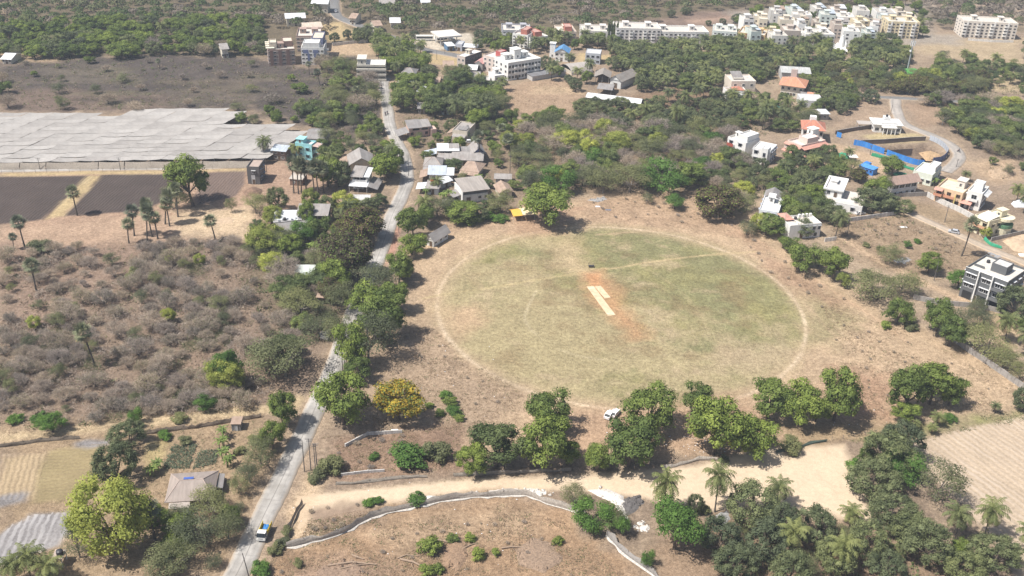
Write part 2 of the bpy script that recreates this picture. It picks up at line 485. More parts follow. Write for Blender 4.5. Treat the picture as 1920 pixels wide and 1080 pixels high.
trail([(1120, 440), (1250, 430), (1320, 415), (1400, 425)], (0.48, 0.35, 0.23), 0.6, 0.6, 0.7, 1.0)
region([(1085, 372), (1300, 356), (1400, 420), (1380, 440), (1200, 420), (1090, 420)], (0.36, 0.245, 0.165), 4, 5, 0.5, 0.7)
region([(1380, 430), (1480, 500), (1600, 570), (1560, 580), (1460, 530)], (0.34, 0.22, 0.15), 3, 4, 0.5, 0.7)
region([(690, 640), (800, 600), (880, 690), (980, 740), (960, 820), (700, 800)], (0.315, 0.232, 0.165), 5, 5, 0.5, 0.8)
region([(1560, 690), (1660, 700), (1680, 790), (1560, 800)], (0.36, 0.225, 0.15), 4, 5, 0.4, 0.8)
region([(1000, 770), (1400, 740), (1480, 840), (1000, 860)], (0.38, 0.245, 0.165), 4, 5, 0.4, 0.6)
region([(1092, 515), (1130, 508), (1170, 560), (1212, 618), (1218, 636), (1185, 636), (1146, 602), (1108, 560)], (0.46, 0.265, 0.145), 3.0, 2.6, 0.3, 0.8)
region([(1104, 516), (1122, 514), (1128, 536), (1104, 538)], (0.50, 0.27, 0.14), 1.0, 1.0, 0.2, 0.8)
region([(980, 380), (1080, 390), (1060, 440), (960, 440)], (0.38, 0.235, 0.16), 3, 3, 0.4, 0.6)
region([(820, 405), (940, 395), (960, 430), (830, 440)], (0.37, 0.26, 0.18), 3, 4, 0.4, 0.7)
# right side plots
region([(1560, 400), (1680, 395), (1790, 450), (1880, 480), (1860, 500), (1760, 520), (1640, 500), (1560, 460)], (0.305, 0.222, 0.15), 3, 5, 0.6)
region([(1700, 375), (1820, 400), (1800, 450), (1720, 420)], (0.30, 0.222, 0.145), 2, 3, 0.55)
region([(1640, 250), (1730, 250), (1735, 265), (1660, 270), (1610, 255)], (0.42, 0.34, 0.2), 1.5, 1.5, 0.3)
region([(1570, 270), (1690, 300), (1660, 330), (1540, 330), (1540, 280)], (0.44, 0.32, 0.215), 2, 3, 0.3)
region([(1600, 190), (1670, 200), (1660, 225), (1560, 240)], (0.34, 0.25, 0.18), 2, 3, 0.4)
region([(1690, 195), (1800, 190), (1810, 225), (1730, 240)], (0.33, 0.235, 0.165), 2, 3, 0.4)
region([(1800, 300), (1900, 300), (1920, 340), (1850, 345)], (0.40, 0.29, 0.195), 3, 4, 0.4)
region([(1880, 440), (1960, 440), (1960, 500), (1900, 480)], (0.44, 0.32, 0.21), 2, 2, 0.3)
region([(1820, 590), (1920, 570), (1920, 640), (1880, 660)], (0.40, 0.30, 0.19), 3, 4, 0.3)
# bottom: track, clearing, gardens
region([(555, 930), (700, 915), (900, 898), (1100, 890), (1300, 872), (1450, 838), (1585, 832), (1610, 900), (1640, 980), (1560, 970), (1430, 950), (1320, 960), (1240, 938), (1100, 922), (930, 918), (800, 930), (700, 950), (620, 966), (560, 992)], (0.57, 0.445, 0.315), 1.0, 0.9, 0.10)
region([(500, 1040), (700, 960), (930, 925), (1060, 960), (1200, 1080), (1240, 1140), (400, 1160)], (0.31, 0.208, 0.132), 2, 3, 0.6)
region([(620, 1000), (900, 940), (1000, 960), (1000, 1000), (760, 1040)], (0.38, 0.28, 0.19), 3, 5, 0.5, 0.6)
region([(560, 1050), (720, 1035), (760, 1100), (520, 1120)], (0.31, 0.215, 0.155), 3, 4, 0.5, 0.8)
region([(600, 820), (860, 800), (870, 880), (640, 900)], (0.26, 0.175, 0.125), 2, 3, 0.45)
region([(560, 950), (680, 945), (720, 985), (560, 1010)], (0.27, 0.195, 0.14), 2, 3, 0.5)
region([(0, 800), (480, 760), (560, 830), (430, 1080), (0, 1120)], (0.315, 0.23, 0.15), 4, 3, 0.5)
region([(0, 815), (250, 786), (500, 758), (560, 738), (590, 745), (560, 770), (250, 800), (0, 830)], (0.48, 0.37, 0.235), 1.5, 1.5, 0.3)
region([(0, 855), (85, 850), (75, 935), (0, 935)], (0.36, 0.27, 0.17), 0.8, 1.0, 0.35)
region([(90, 845), (200, 830), (200, 930), (60, 945)], (0.27, 0.212, 0.115), 1.0, 1.6, 0.55)
region([(280, 830), (320, 820), (300, 880), (265, 900)], (0.38, 0.30, 0.16), 1.0, 1.2, 0.3)
region([(1700, 800), (1920, 775), (1920, 800), (1800, 800), (1640, 830), (1580, 828)], (0.26, 0.245, 0.11), 2, 3, 0.4)
region([(1480, 800), (1640, 790), (1640, 830), (1480, 840)], (0.33, 0.24, 0.15), 2, 3, 0.4)
region([(1250, 1000), (1380, 960), (1560, 980), (1900, 1080), (1900, 1140), (1200, 1140)], (0.27, 0.19, 0.13), 3, 4, 0.4)
for _p in ([(20, 985), (60, 965), (130, 960), (125, 1000), (110, 1022), (0, 1060), (-30, 1040)], [(0, 930), (40, 922), (55, 925), (48, 940), (0, 952), (-30, 950)], [(140, 830), (160, 826), (205, 824), (208, 834), (170, 840), (142, 838)]): region(_p, (0.24, .222, .22), .8, 1.0, .6)
STUBBLE = [(1702, 832), (1800, 806), (1920, 780), (2050, 760), (2050, 1120), (1905, 1085), (1860, 1010), (1800, 940), (1740, 890)]
region(STUBBLE, (0.42, 0.325, 0.235), 1.0, 1.2, 0.25)
col = np.clip(col * np.array([0.985, 1.0, 1.01]), 0.01, 0.9)

# relief: gentle bumps, the excavated pit, nothing on the roads
PIT = PP([(1640, 277), (1713, 273), (1740, 272), (1766, 284), (1768, 294), (1750, 302), (1722, 302), (1682, 289)])
gz = (fbm(gx, gy, 6, 30) - 0.5) * 0.30 + (fbm(gx, gy, 1.8, 31, 2) - 0.5) * 0.16
gz *= np.clip((900 - np.hypot(gx, gy)) / 300, 0, 1)
gz *= np.where(_in < FR + 3, 0.25, 1.0)
_m = (np.abs(gx - PIT[:, 0].mean()) < 60) & (np.abs(gy - PIT[:, 1].mean()) < 70)
_d = sd_poly(gx[_m], gy[_m], PIT)
gz[_m] += -3.2 * np.clip(0.5 - _d / 2.2, 0, 1)
_pc = np.array([0.16, 0.115, 0.085]) * (0.7 + 0.6 * n_fine[_m])[:, None]
_pw = (np.clip(0.5 - _d / 3.0, 0, 1) * 0.8)[:, None]
col[_m] = col[_m] * (1 - _pw) + _pc * _pw
# ------------------------------------------------------------------ roads (centre lines as photo points on the ground)
ROADS = {
 'main': (smooth_line(PP([(395, 1160), (428, 1105), (455, 1055), (487, 983), (522, 912), (548, 857), (571, 810), (597, 752), (622, 700), (640, 650), (673, 562), (705, 490), (722, 445), (735, 405), (750, 374), (763, 340), (761, 311), (756, 290), (744, 265), (731, 236), (727, 205), (721, 172), (719, 154), (724, 146)])), 5.6),
 'far': (smooth_line(PP([(622, -60), (626, -10), (629, 24), (645, 37), (687, 53), (745, 74), (797, 93), (850, 103), (890, 112)])), 7.0),
 'right': (smooth_line(PP([(1679, 186), (1680, 202), (1690, 227), (1709, 239), (1740, 251), (1772, 265), (1791, 279), (1799, 293), (1790, 308), (1772, 322)])), 5.6),
 'cross': (smooth_line(PP([(1600, 176), (1650, 182), (1690, 184), (1760, 188), (1835, 193), (1930, 200)])), 5.0),
 'netlane': (smooth_line(PP([(-60, 321), (0, 320), (175, 316.5), (325, 315), (462, 311)])), 3.6),
 'lane': (smooth_line(PP([(1690, 392), (1720, 406), (1765, 426), (1805, 444), (1845, 462), (1915, 490), (1960, 510)])), 4.4),
}
for nm, (cl, w) in ROADS.items():
    d = np.full(gx.shape, 1e9)
    pad = w
    m = (gx > cl[:, 0].min() - pad) & (gx < cl[:, 0].max() + pad) & (gy > cl[:, 1].min() - pad) & (gy < cl[:, 1].max() + pad)
    dd = d_line(gx[m], gy[m], cl)
    k = np.clip((dd - w * 0.5 - 0.3) / 2.0, 0, 1)
    gz[m] = gz[m] * k + (-0.12) * (1 - k)
    sh = np.clip((w * 0.5 + 1.6 + (fbm(gx[m], gy[m], 4, 33) - .5) * 2.5 - dd) / 1.5, 0, 1)[:, None] * 0.8
    col[m] = col[m] * (1 - sh) + np.array([0.38, 0.29, 0.21]) * sh
trail([(575, 1010), (560, 960), (590, 900)], SAND, 2.5, 1.5, 0.9, 1.0)
trail([(1585, 449), (1640, 484), (1700, 514), (1765, 546), (1830, 572)], (0.47, 0.345, 0.235), 1.7, 1.0, 0.9, 0.6)
region([(728, 470), (742, 425), (752, 428), (742, 470), (722, 500)], (0.42, 0.24, 0.18), 0.5, 0.4, 0.2, 0.9)
region([(752, 395), (760, 375), (765, 378), (758, 398)], (0.40, 0.30, 0.2), 0.5, 0.4, 0.2, 0.9)

def ground_mat(k=1.0, name='dry_soil_and_grass'):
    m, nt, bs = new_mat(name)
    at = nt.nodes.new('ShaderNodeAttribute'); at.attribute_name = 'soil'
    a = noise(nt, 0.9, 6, 0.7); b = noise(nt, 3.2, 4, 0.7); c = noise(nt, 0.22, 5, 0.65)
    x = mix_rgb(nt, 0.8 * k, at.outputs['Color'], ramp(nt, a, 0.32, 0.68, (0.55, 0.53, 0.49), (1.34, 1.33, 1.31)), 'MULTIPLY')
    x = mix_rgb(nt, 0.7 * k, x, ramp(nt, b, 0.35, 0.65, (0.56, 0.55, 0.52), (1.32, 1.32, 1.32)), 'MULTIPLY')
    x = mix_rgb(nt, 0.45 * k, x, ramp(nt, c, 0.35, 0.65, (0.72, 0.70, 0.68), (1.2, 1.19, 1.18)), 'MULTIPLY')
    nt.links.new(x, bs.inputs['Base Color'])
    bs.inputs['Roughness'].default_value = 0.95
    bs.inputs['Specular IOR Level'].default_value = 0.15
    bump(nt, bs, a, 0.8 * k, 0.5)
    return m

def stripes_mat(name, ang, period, dark, seedcol, strength=0.5, bumpy=0.4):
    """soil with rows of stubble or furrows running along one direction"""
    m, nt, bs = new_mat(name)
    at = nt.nodes.new('ShaderNodeAttribute'); at.attribute_name = 'soil'
    tc = nt.nodes.new('ShaderNodeTexCoord')
    mp = nt.nodes.new('ShaderNodeMapping'); mp.inputs['Rotation'].default_value = (0, 0, -ang)
    nt.links.new(tc.outputs['Object'], mp.inputs[0])
    w = nt.nodes.new('ShaderNodeTexWave'); w.wave_type = 'BANDS'; w.bands_direction = 'X'
    w.inputs['Scale'].default_value = 0.314 / period; w.inputs['Distortion'].default_value = 4.0
    w.inputs['Detail'].default_value = 3; w.inputs['Detail Scale'].default_value = 1.2; w.inputs['Detail Roughness'].default_value = 0.7
    nt.links.new(mp.outputs[0], w.inputs[0])
    a = noise(nt, 1.4, 5, 0.7); brk = noise(nt, 0.25, 4, 0.6, vec=mp.outputs[0], stretch=(1, 0.25, 1))
    f = mix_rgb(nt, 1.0, ramp(nt, w.outputs[1], 0.25, 0.75), ramp(nt, brk, 0.35, 0.7), 'MULTIPLY')
    x = mix_rgb(nt, 0.75, at.outputs['Color'], ramp(nt, a, 0.3, 0.7, (0.65, 0.63, 0.6), (1.25, 1.25, 1.22)), 'MULTIPLY')
    s = nt.nodes.new('ShaderNodeMath'); s.operation = 'MULTIPLY'; nt.links.new(f, s.inputs[0]); s.inputs[1].default_value = strength
    x = mix_rgb(nt, s.outputs[0], x, seedcol)
    nt.links.new(x, bs.inputs['Base Color']); bs.inputs['Roughness'].default_value = 0.95
    bs.inputs['Specular IOR Level'].default_value = 0.15
    bump(nt, bs, w.outputs[1], bumpy, 0.2)
    return m

M_GROUND = ground_mat()
M_TRACK = ground_mat(0.32, 'driven_sand')
def dir_angle(p, q):
    a, b = np.array(P(*p)), np.array(P(*q)); d = b - a
    return math.atan2(d[1], d[0]) - math.pi / 2
M_STUB = stripes_mat('stubble_rows', dir_angle((1750, 850), (1900, 960)), 1.9, None, (0.52, 0.43, 0.34), 0.6, 0.4)
M_PLOUGH = stripes_mat('ploughed_soil', dir_angle((150, 380), (200, 340)), 1.2, None, (0.115, 0.092, 0.08), 0.4, 0.6)
M_ROWS = stripes_mat('garden_rows', dir_angle((40, 920), (55, 860)), 1.3, None, (0.25, 0.185, 0.115), 0.5, 0.5)
M_ROWS2 = stripes_mat('garden_cross_rows', dir_angle((60, 880), (160, 872)), 1.2, None, (0.25, 0.185, 0.11), 0.5, 0.5)

M_ASHROW = stripes_mat('ash_rows', dir_angle((60, 1010), (75, 975)), 1.5, None, (0.46, 0.44, 0.43), 0.75, 0.3)
FIELDS = [('cricket_field', None, M_GROUND, 'dry patchy green cricket field with worn circular rim'),
          ('ploughed_field', PLOTS[0], M_PLOUGH, 'dark ploughed plot at the left edge below the shade net house'),
          ('ploughed_field', PLOTS[1], M_PLOUGH, 'dark ploughed plot left of the tall field tree'),
          ('ploughed_field', PLOTS[2], M_PLOUGH, 'brown ploughed plot beside the dark concrete block house'),
          ('stubble_field', STUBBLE, M_STUB, 'pale stubble field with rows in the lower right corner'),
          ('garden_plot', [(0, 852), (88, 848), (78, 938), (-60, 938), (-60, 855)], M_ROWS, 'straw coloured furrowed plot at the left edge'),
          ('garden_plot', [(92, 845), (200, 830), (190, 926), (62, 942)], M_ROWS2, 'dry grassy plot with cross furrows left of the round dark tree'),
          ('ash_plot', [(20, 985), (60, 965), (130, 960), (125, 1000), (110, 1022), (0, 1060), (-30, 1040)], M_ASHROW, 'ash grey plot with pale rows in the lower left corner'),
          ('dirt_track', [(555, 930), (700, 915), (900, 898), (1100, 890), (1300, 872), (1450, 838), (1585, 832), (1610, 900), (1640, 980), (1560, 970), (1430, 950), (1320, 960), (1240, 938), (1100, 922), (930, 918), (800, 930), (700, 950), (620, 966), (560, 992)], M_TRACK, 'sandy dirt track behind the shade net fence')]
nx, ny = len(XL), len(YL)
_i = np.arange((ny - 1) * (nx - 1)); _r0 = _i // (nx - 1); _c0 = _i % (nx - 1)
QUADS = np.stack([_r0 * nx + _c0, _r0 * nx + _c0 + 1, (_r0 + 1) * nx + _c0 + 1, (_r0 + 1) * nx + _c0], 1)
qx = gx[QUADS].mean(1); qy = gy[QUADS].mean(1)
cls = np.zeros(len(QUADS), int)
for k, (nm, px, mt, lb) in enumerate(FIELDS, 1):
    if px is None:
        cls[np.hypot(qx - FC[0], qy - FC[1]) < FR + 1.0] = k
    else:
        cls[sd_poly(qx, qy, PP(px)) < 0] = k
for k in range(len(FIELDS) + 1):
    q = QUADS[cls == k]
    if not len(q): continue
    used, inv = np.unique(q.ravel(), return_inverse=True)
    nm, mt = ('ground', M_GROUND) if k == 0 else (FIELDS[k - 1][0], FIELDS[k - 1][2])
    me = mesh_np(nm, np.stack([gx[used], gy[used], gz[used]], 1), quads=inv.reshape(-1, 4), smooth=True)
    ca = me.attributes.new('soil', 'FLOAT_COLOR', 'POINT')
    ca.data.foreach_set('color', np.concatenate([col[used], np.ones((len(used), 1))], 1).astype(np.float32).ravel())
    me.materials.append(mt)
    o = link(nm, me)
    o['kind'] = 'structure'
    if k: o['label'] = FIELDS[k - 1][3]

def ground_z(x, y):
    i = int(np.clip(np.searchsorted(XL, x) - 1, 0, nx - 2)); j = int(np.clip(np.searchsorted(YL, y) - 1, 0, ny - 2))
    return float(gz[j * nx + i])

def road_mat(name, base, joint=True, patch=0.4, edge=(0.36, 0.28, 0.2)):
    m, nt, bs = new_mat(name)
    uv = nt.nodes.new('ShaderNodeUVMap')
    sp = nt.nodes.new('ShaderNodeSeparateXYZ'); nt.links.new(uv.outputs[0], sp.inputs[0])
    a = noise(nt, 0.7, 5, 0.65); b = noise(nt, 0.12, 4, 0.6)
    x = mix_rgb(nt, 0.7, base, ramp(nt, a, 0.3, 0.7, (0.75, 0.75, 0.74), (1.15, 1.15, 1.15)), 'MULTIPLY')
    x = mix_rgb(nt, patch, x, ramp(nt, b, 0.35, 0.65, (0.62, 0.60, 0.57), (1.15, 1.15, 1.15)), 'MULTIPLY')
    # dust creeping in from both edges
    e = nt.nodes.new('ShaderNodeMath'); e.operation = 'ABSOLUTE'; nt.links.new(sp.outputs[0], e.inputs[0])
    ee = nt.nodes.new('ShaderNodeMath'); ee.operation = 'ADD'; nt.links.new(e.outputs[0], ee.inputs[0])
    an = nt.nodes.new('ShaderNodeMath'); an.operation = 'MULTIPLY_ADD'; nt.links.new(a, an.inputs[0]); an.inputs[1].default_value = 0.5; an.inputs[2].default_value = -0.25
    nt.links.new(an.outputs[0], ee.inputs[1])
    x = mix_rgb(nt, ramp(nt, ee.outputs[0], 0.72, 1.05, (0, 0, 0), (0.8, 0.8, 0.8)), x, edge)
    if joint:
        j = ramp(nt, e.outputs[0], 0.02, 0.05, (0.55, 0.55, 0.55), (0, 0, 0))
        x = mix_rgb(nt, j, x, (0.10, 0.09, 0.085))
        cr = nt.nodes.new('ShaderNodeMath'); cr.operation = 'PINGPONG'; nt.links.new(sp.outputs[1], cr.inputs[0]); cr.inputs[1].default_value = 4.5
        x = mix_rgb(nt, ramp(nt, cr.outputs[0], 0.05, 0.12, (0.3, 0.3, 0.3), (0, 0, 0)), x, (0.14, 0.12, 0.11))
    # two darker wheel tracks and broken darker stains along the road
    tr = nt.nodes.new('ShaderNodeMath'); tr.operation = 'PINGPONG'; nt.links.new(e.outputs[0], tr.inputs[0]); tr.inputs[1].default_value = 0.5
    st = noise(nt, 0.25, 5, 0.7, vec=uv.outputs[0], stretch=(6, 0.25, 1))
    tm = mix_rgb(nt, 1.0, ramp(nt, tr.outputs[0], 0.15, 0.42), ramp(nt, st, 0.38, 0.66), 'MULTIPLY')
    x = mix_rgb(nt, tm, x, mix_rgb(nt, 0.6, x, (0.14, 0.13, 0.12)))
    nt.links.new(x, bs.inputs['Base Color']); bs.inputs['Roughness'].default_value = 0.85
    return m

M_CONC = road_mat('concrete_road', (0.42, 0.395, 0.365), patch=0.7)
M_ASPH = road_mat('asphalt', (0.19, 0.185, 0.18), joint=False)
M_LANE = road_mat('dusty_lane', (0.45, 0.36, 0.27), joint=False, edge=(0.40, 0.30, 0.2))
def ribbon(name, cl, w, mat, label, z=0.05):
    t = np.gradient(cl, axis=0); t /= np.hypot(t[:, 0], t[:, 1])[:, None]
    nrm = np.stack([-t[:, 1], t[:, 0]], 1)
    L = np.concatenate([[0], np.cumsum(np.hypot(*np.diff(cl, axis=0).T))])
    wob = 1 + 0.03 * np.sin(L * 0.37) + 0.025 * np.sin(L * 1.13 + 1)
    cols = [(-1.05, -0.3), (-1.0, z), (-0.5, z + 0.02), (0, z + 0.03), (0.5, z + 0.02), (1.0, z), (1.05, -0.3)]
    V = []; UV = []
    for k, (s, zz) in enumerate(cols):
        V.append(np.c_[cl + nrm * (w * 0.5 * s * wob)[:, None], np.full(len(cl), zz)]); UV.append(np.c_[np.full(len(cl), s), L])
    n = len(cl); V = np.concatenate(V); UV = np.concatenate(UV)
    q = [(k * n + i, k * n + i + 1, (k + 1) * n + i + 1, (k + 1) * n + i)[::-1] for k in range(len(cols) - 1) for i in range(n - 1)]
    me = mesh_np(name, V, quads=q, smooth=True)
    uvl = me.uv_layers.new(name='UVMap')
    li = np.empty(len(me.loops), np.int32); me.loops.foreach_get('vertex_index', li)
    uvl.data.foreach_set('uv', UV[li].astype(np.float32).ravel())
    me.materials.append(mat)
    o = link(name, me); o['kind'] = 'structure'; o['label'] = label
    FOOT.append((cl, w * 0.5 + 0.8))
    return o
ribbon('road', *ROADS['main'], M_CONC, 'pale concrete village road running up past the cricket field')
ribbon('road', *ROADS['far'], M_ASPH, 'grey asphalt road in the far distance passing the petrol station')
ribbon('road', *ROADS['right'], road_mat('worn_concrete', (0.40, 0.36, 0.32), joint=False), 'grey road curving round the blue hoarding')
ribbon('road', *ROADS['cross'], M_ASPH, 'dark cross road under the trees behind the white bungalow')
ribbon('lane', *ROADS['netlane'], M_CONC, 'narrow pale concrete lane in front of the shade net house')
ribbon('lane', *ROADS['lane'], M_LANE, 'dusty lane between the dry plots and the villas')
FOOT.append((smooth_line(PP([(1585, 449), (1640, 484), (1700, 514), (1765, 546), (1830, 572)])), 2.2))
# ------------------------------------------------------------------ buildings
WHITE = (0.80, 0.79, 0.76); CREAM = (0.72, 0.66, 0.54); BEIGE = (0.62, 0.55, 0.45); LGREY = (0.52, 0.51, 0.50)
ROOFT = (0.60, 0.56, 0.50); ASB = (0.33, 0.305, 0.285); ASB2 = (0.27, 0.255, 0.245); DGREY = (0.12, 0.125, 0.13); PINK = (0.66, 0.47, 0.40)
_wcache = {}
def window_mesh(w, h, frame, shade):
    k = (round(w, 2), round(h, 2), frame, shade)
    if k in _wcache: return _wcache[k]
    m = MB(); f = plain(frame, 0.6, 0.15); t = 0.09; d = 0.10
    m.box(-w / 2, -w / 2 + t, -d, 0.02, 0, h, f); m.box(w / 2 - t, w / 2, -d, 0.02, 0, h, f)
    m.box(-w / 2 + t, w / 2 - t, -d, 0.02, 0, t, f); m.box(-w / 2 + t, w / 2 - t, -d, 0.02, h - t, h, f)
    m.box(-0.03, 0.03, -0.05, 0.015, t, h - t, f)
    m.box(-w / 2 + t, w / 2 - t, -0.025, 0.01, t, h - t, glass_dark())
    if shade:
        m.box(-w / 2 - 0.2, w / 2 + 0.2, -0.62, 0.02, h + 0.12, h + 0.22, f)
    me = m.mesh('window'); _wcache[k] = me
    return me

class House:
    """local x runs along the front (left to right in the photo), y goes back, z up; corners given as roof-edge photo points"""
    def __init__(self, name, label, cat, fl, fr, br, z, depth=None, land=None, group=None):
        A, B = np.array(P(*fl, z)), np.array(P(*fr, z))
        ex = B - A; self.W = float(np.hypot(*ex)); ex /= self.W
        ey = np.array([-ex[1], ex[0]])
        if depth is None: depth = float(abs((np.array(P(*br, z)) - B) @ ey))
        self.D = depth; self.H = z
        self.root = empty(name, (A[0], A[1], 0), math.atan2(ex[1], ex[0]))
        tag(self.root, label, cat, group)
        c = A + ex * self.W / 2 + ey * self.D / 2
        self.c = c; self.A = A; self.ex = ex; self.ey = ey
        q = [A - ex - ey, A + ex * (self.W + 1) - ey, A + ex * (self.W + 1) + ey * (self.D + 1), A - ex + ey * (self.D + 1)]
        FOOT.append((np.array(q), None))
        if land: LANDMARKS.append((land, c[0], c[1]))
    def box(self, part, x0, x1, y0, y1, z0, z1, mat, parent=None):
        return MB().box(x0, x1, y0, y1, z0, z1, mat).build(part, parent or self.root)
    def block(self, x0=None, x1=None, y0=None, y1=None, z0=0.0, z1=None, wall=WHITE, roof=ROOFT, par=0.7, stain=0.35, overhang=0.0, part='wall'):
        """walled block with a flat roof behind a parapet"""
        x0 = 0 if x0 is None else x0; x1 = self.W if x1 is None else x1; y0 = 0 if y0 is None else y0; y1 = self.D if y1 is None else y1
        z1 = self.H if z1 is None else z1
        wm = paint(wall, 0.8, stain)
        zr = z1 - par
        w = self.box(part, x0, x1, y0, y1, z0 - (0.4 if z0 == 0 else 0), zr - 0.004, wm)
        m = MB(); t = 0.2; oh = overhang
        r = self.box('roof', x0 + t, x1 - t, y0 + t, y1 - t, zr - 0.1, zr + 0.03, paint(roof, 0.85, 0.5, (0.2, 0.18, 0.16), 0.35), None)
        if par > 0:
            m.box(x0 - oh, x1 + oh, y0 - oh, y0 + t, zr - 0.002, z1, wm); m.box(x0 - oh, x1 + oh, y1 - t, y1 + oh, zr - 0.002, z1, wm)
            m.box(x0 - oh, x0 + t, y0 + t, y1 - t, zr - 0.002, z1, wm); m.box(x1 - t, x1 + oh, y0 + t, y1 - t, zr - 0.002, z1, wm)
            m.build('parapet', self.root)
        return w
    def win(self, face, cols, zs, w=1.3, h=1.2, frame=(0.7, 0.69, 0.66), shade=False, x0=None, x1=None, off=0.0, y=None):
        """windows on a face: F front, L left, R right, B back; cols = count or list of positions"""
        lo = 0.0 if x0 is None else x0
        hi = (self.W if face in 'FB' else self.D) if x1 is None else x1
        if isinstance(cols, int): cols = [lo + (hi - lo) * (i + 0.5) / cols for i in range(cols)]
        for zc in zs:
            for p in cols:
                me = window_mesh(w, h, frame, shade)
                if face == 'F': loc, rz = (p, (0 if y is None else y) - off, zc), 0
                elif face == 'B': loc, rz = (p, (self.D if y is None else y) + off, zc), math.pi
                elif face == 'L': loc, rz = ((0 if y is None else y) - off, p, zc), -math.pi / 2
                else: loc, rz = ((self.W if y is None else y) + off, p, zc), math.pi / 2
                link('window', me, self.root, loc, rz)
    def door(self, x, w=1.1, h=2.1, z=0.0, face='F', mat=(0.12, 0.08, 0.05), y=None):
        m = MB(); mm = plain(mat, 0.6); fr = plain((0.45, 0.43, 0.4), 0.7)
        m.box(-w / 2, w / 2, -0.05, 0.01, 0, h, mm); m.box(-w / 2 - 0.1, -w / 2, -0.1, 0.02, 0, h + 0.1, fr); m.box(w / 2, w / 2 + 0.1, -0.1, 0.02, 0, h + 0.1, fr); m.box(-w / 2, w / 2, -0.1, 0.02, h, h + 0.1, fr)
        if face == 'F': loc, rz = (x, 0 if y is None else y, z), 0
        elif face == 'L': loc, rz = (0 if y is None else y, x, z), -math.pi / 2
        else: loc, rz = (self.W if y is None else y, x, z), math.pi / 2
        return m.build('door', self.root, loc, rz)
    def balcony(self, x0, x1, z, d=1.1, col=WHITE, y=0.0, rail=0.9):
        m = MB(); c = paint(col, 0.8, 0.3)
        m.box(x0, x1, y - d, y - 0.003, z - 0.12, z, c)
        m.box(x0, x1, y - d, y - d + 0.1, z, z + rail, c); m.box(x0, x0 + 0.1, y - d + 0.1, y - 0.003, z, z + rail, c); m.box(x1 - 0.1, x1, y - d + 0.1, y - 0.003, z, z + rail, c)
        m.build('balcony', self.root)
    def mono(self, x0, x1, y0, y1, z0, z1, mat, part='roof', th=0.08):
        """single-slope roof, z0 at the front edge y0, z1 at the back edge y1"""
        return MB().slab((x0, y0, z0), (x1, y0, z0), (x1, y1, z1), (x0, y1, z1), th, mat).build(part, self.root)
    def side(self, x0, x1, y0, y1, z0, z1, mat, part='roof', th=0.08):
        """single-slope roof falling along x: z0 at x0, z1 at x1"""
        return MB().slab((x0, y0, z0), (x1, y0, z1), (x1, y1, z1), (x0, y1, z0), th, mat).build(part, self.root)
    def gable(self, x0, x1, y0, y1, ze, zr, mat, along='x', oh=0.5, wall=None, part='roof'):
        m = MB()
        if along == 'x':
            ym = (y0 + y1) / 2; s = (zr - ze) / (ym - y0)
            m.slab((x0 - oh, y0 - oh, ze - s * oh), (x1 + oh, y0 - oh, ze - s * oh), (x1 + oh, ym, zr), (x0 - oh, ym, zr), 0.08, mat)
            m.slab((x0 - oh, ym, zr), (x1 + oh, ym, zr), (x1 + oh, y1 + oh, ze - s * oh), (x0 - oh, y1 + oh, ze - s * oh), 0.08, mat)
            r = m.build(part, self.root)
            if wall is not None:
                for xx in (x0, x1 - 0.15):
                    MB().add([(xx, y0, ze - 0.1), (xx, y1, ze - 0.1), (xx, ym, zr - 0.12), (xx + 0.15, y0, ze - 0.1), (xx + 0.15, y1, ze - 0.1), (xx + 0.15, ym, zr - 0.12)],
                             [(0, 2, 1), (3, 4, 5), (0, 1, 4, 3), (1, 2, 5, 4), (2, 0, 3, 5)], wall).build('gable_wall', self.root)
        else:
            xm = (x0 + x1) / 2; s = (zr - ze) / (xm - x0)
            m.slab((x0 - oh, y0 - oh, ze - s * oh), (xm, y0 - oh, zr), (xm, y1 + oh, zr), (x0 - oh, y1 + oh, ze - s * oh), 0.08, mat)
            m.slab((xm, y0 - oh, zr), (x1 + oh, y0 - oh, ze - s * oh), (x1 + oh, y1 + oh, ze - s * oh), (xm, y1 + oh, zr), 0.08, mat)
            r = m.build(part, self.root)
            if wall is not None:
                for yy in (y0, y1 - 0.15):
                    MB().add([(x0, yy, ze - 0.1), (x1, yy, ze - 0.1), (xm, yy, zr - 0.12), (x0, yy + 0.15, ze - 0.1), (x1, yy + 0.15, ze - 0.1), (xm, yy + 0.15, zr - 0.12)],
                             [(0, 1, 2), (3, 5, 4), (0, 3, 4, 1), (1, 4, 5, 2), (2, 5, 3, 0)], wall).build('gable_wall', self.root)
        return r
    def hip(self, x0, x1, y0, y1, ze, zr, mat, oh=0.6, part='roof', ridge=None):
        x0 -= oh; x1 += oh; y0 -= oh; y1 += oh
        ym = (y0 + y1) / 2; k = min((y1 - y0) / 2, (x1 - x0) / 2 * 0.85)
        if ridge is not None: k = ridge
        v = [(x0, y0, ze), (x1, y0, ze), (x1, y1, ze), (x0, y1, ze), (x0 + k, ym, zr), (x1 - k, ym, zr), (x0, y0, ze - 0.12), (x1, y0, ze - 0.12), (x1, y1, ze - 0.12), (x0, y1, ze - 0.12)]
        r = MB().add(v, [(0, 1, 5, 4), (1, 2, 5), (2, 3, 4, 5), (3, 0, 4), (6, 9, 8, 7), (0, 6, 7, 1), (1, 7, 8, 2), (2, 8, 9, 3), (3, 9, 6, 0)], mat).build(part, self.root)
        m = MB(); cm = plain((0.42, 0.33, 0.28), 0.8)
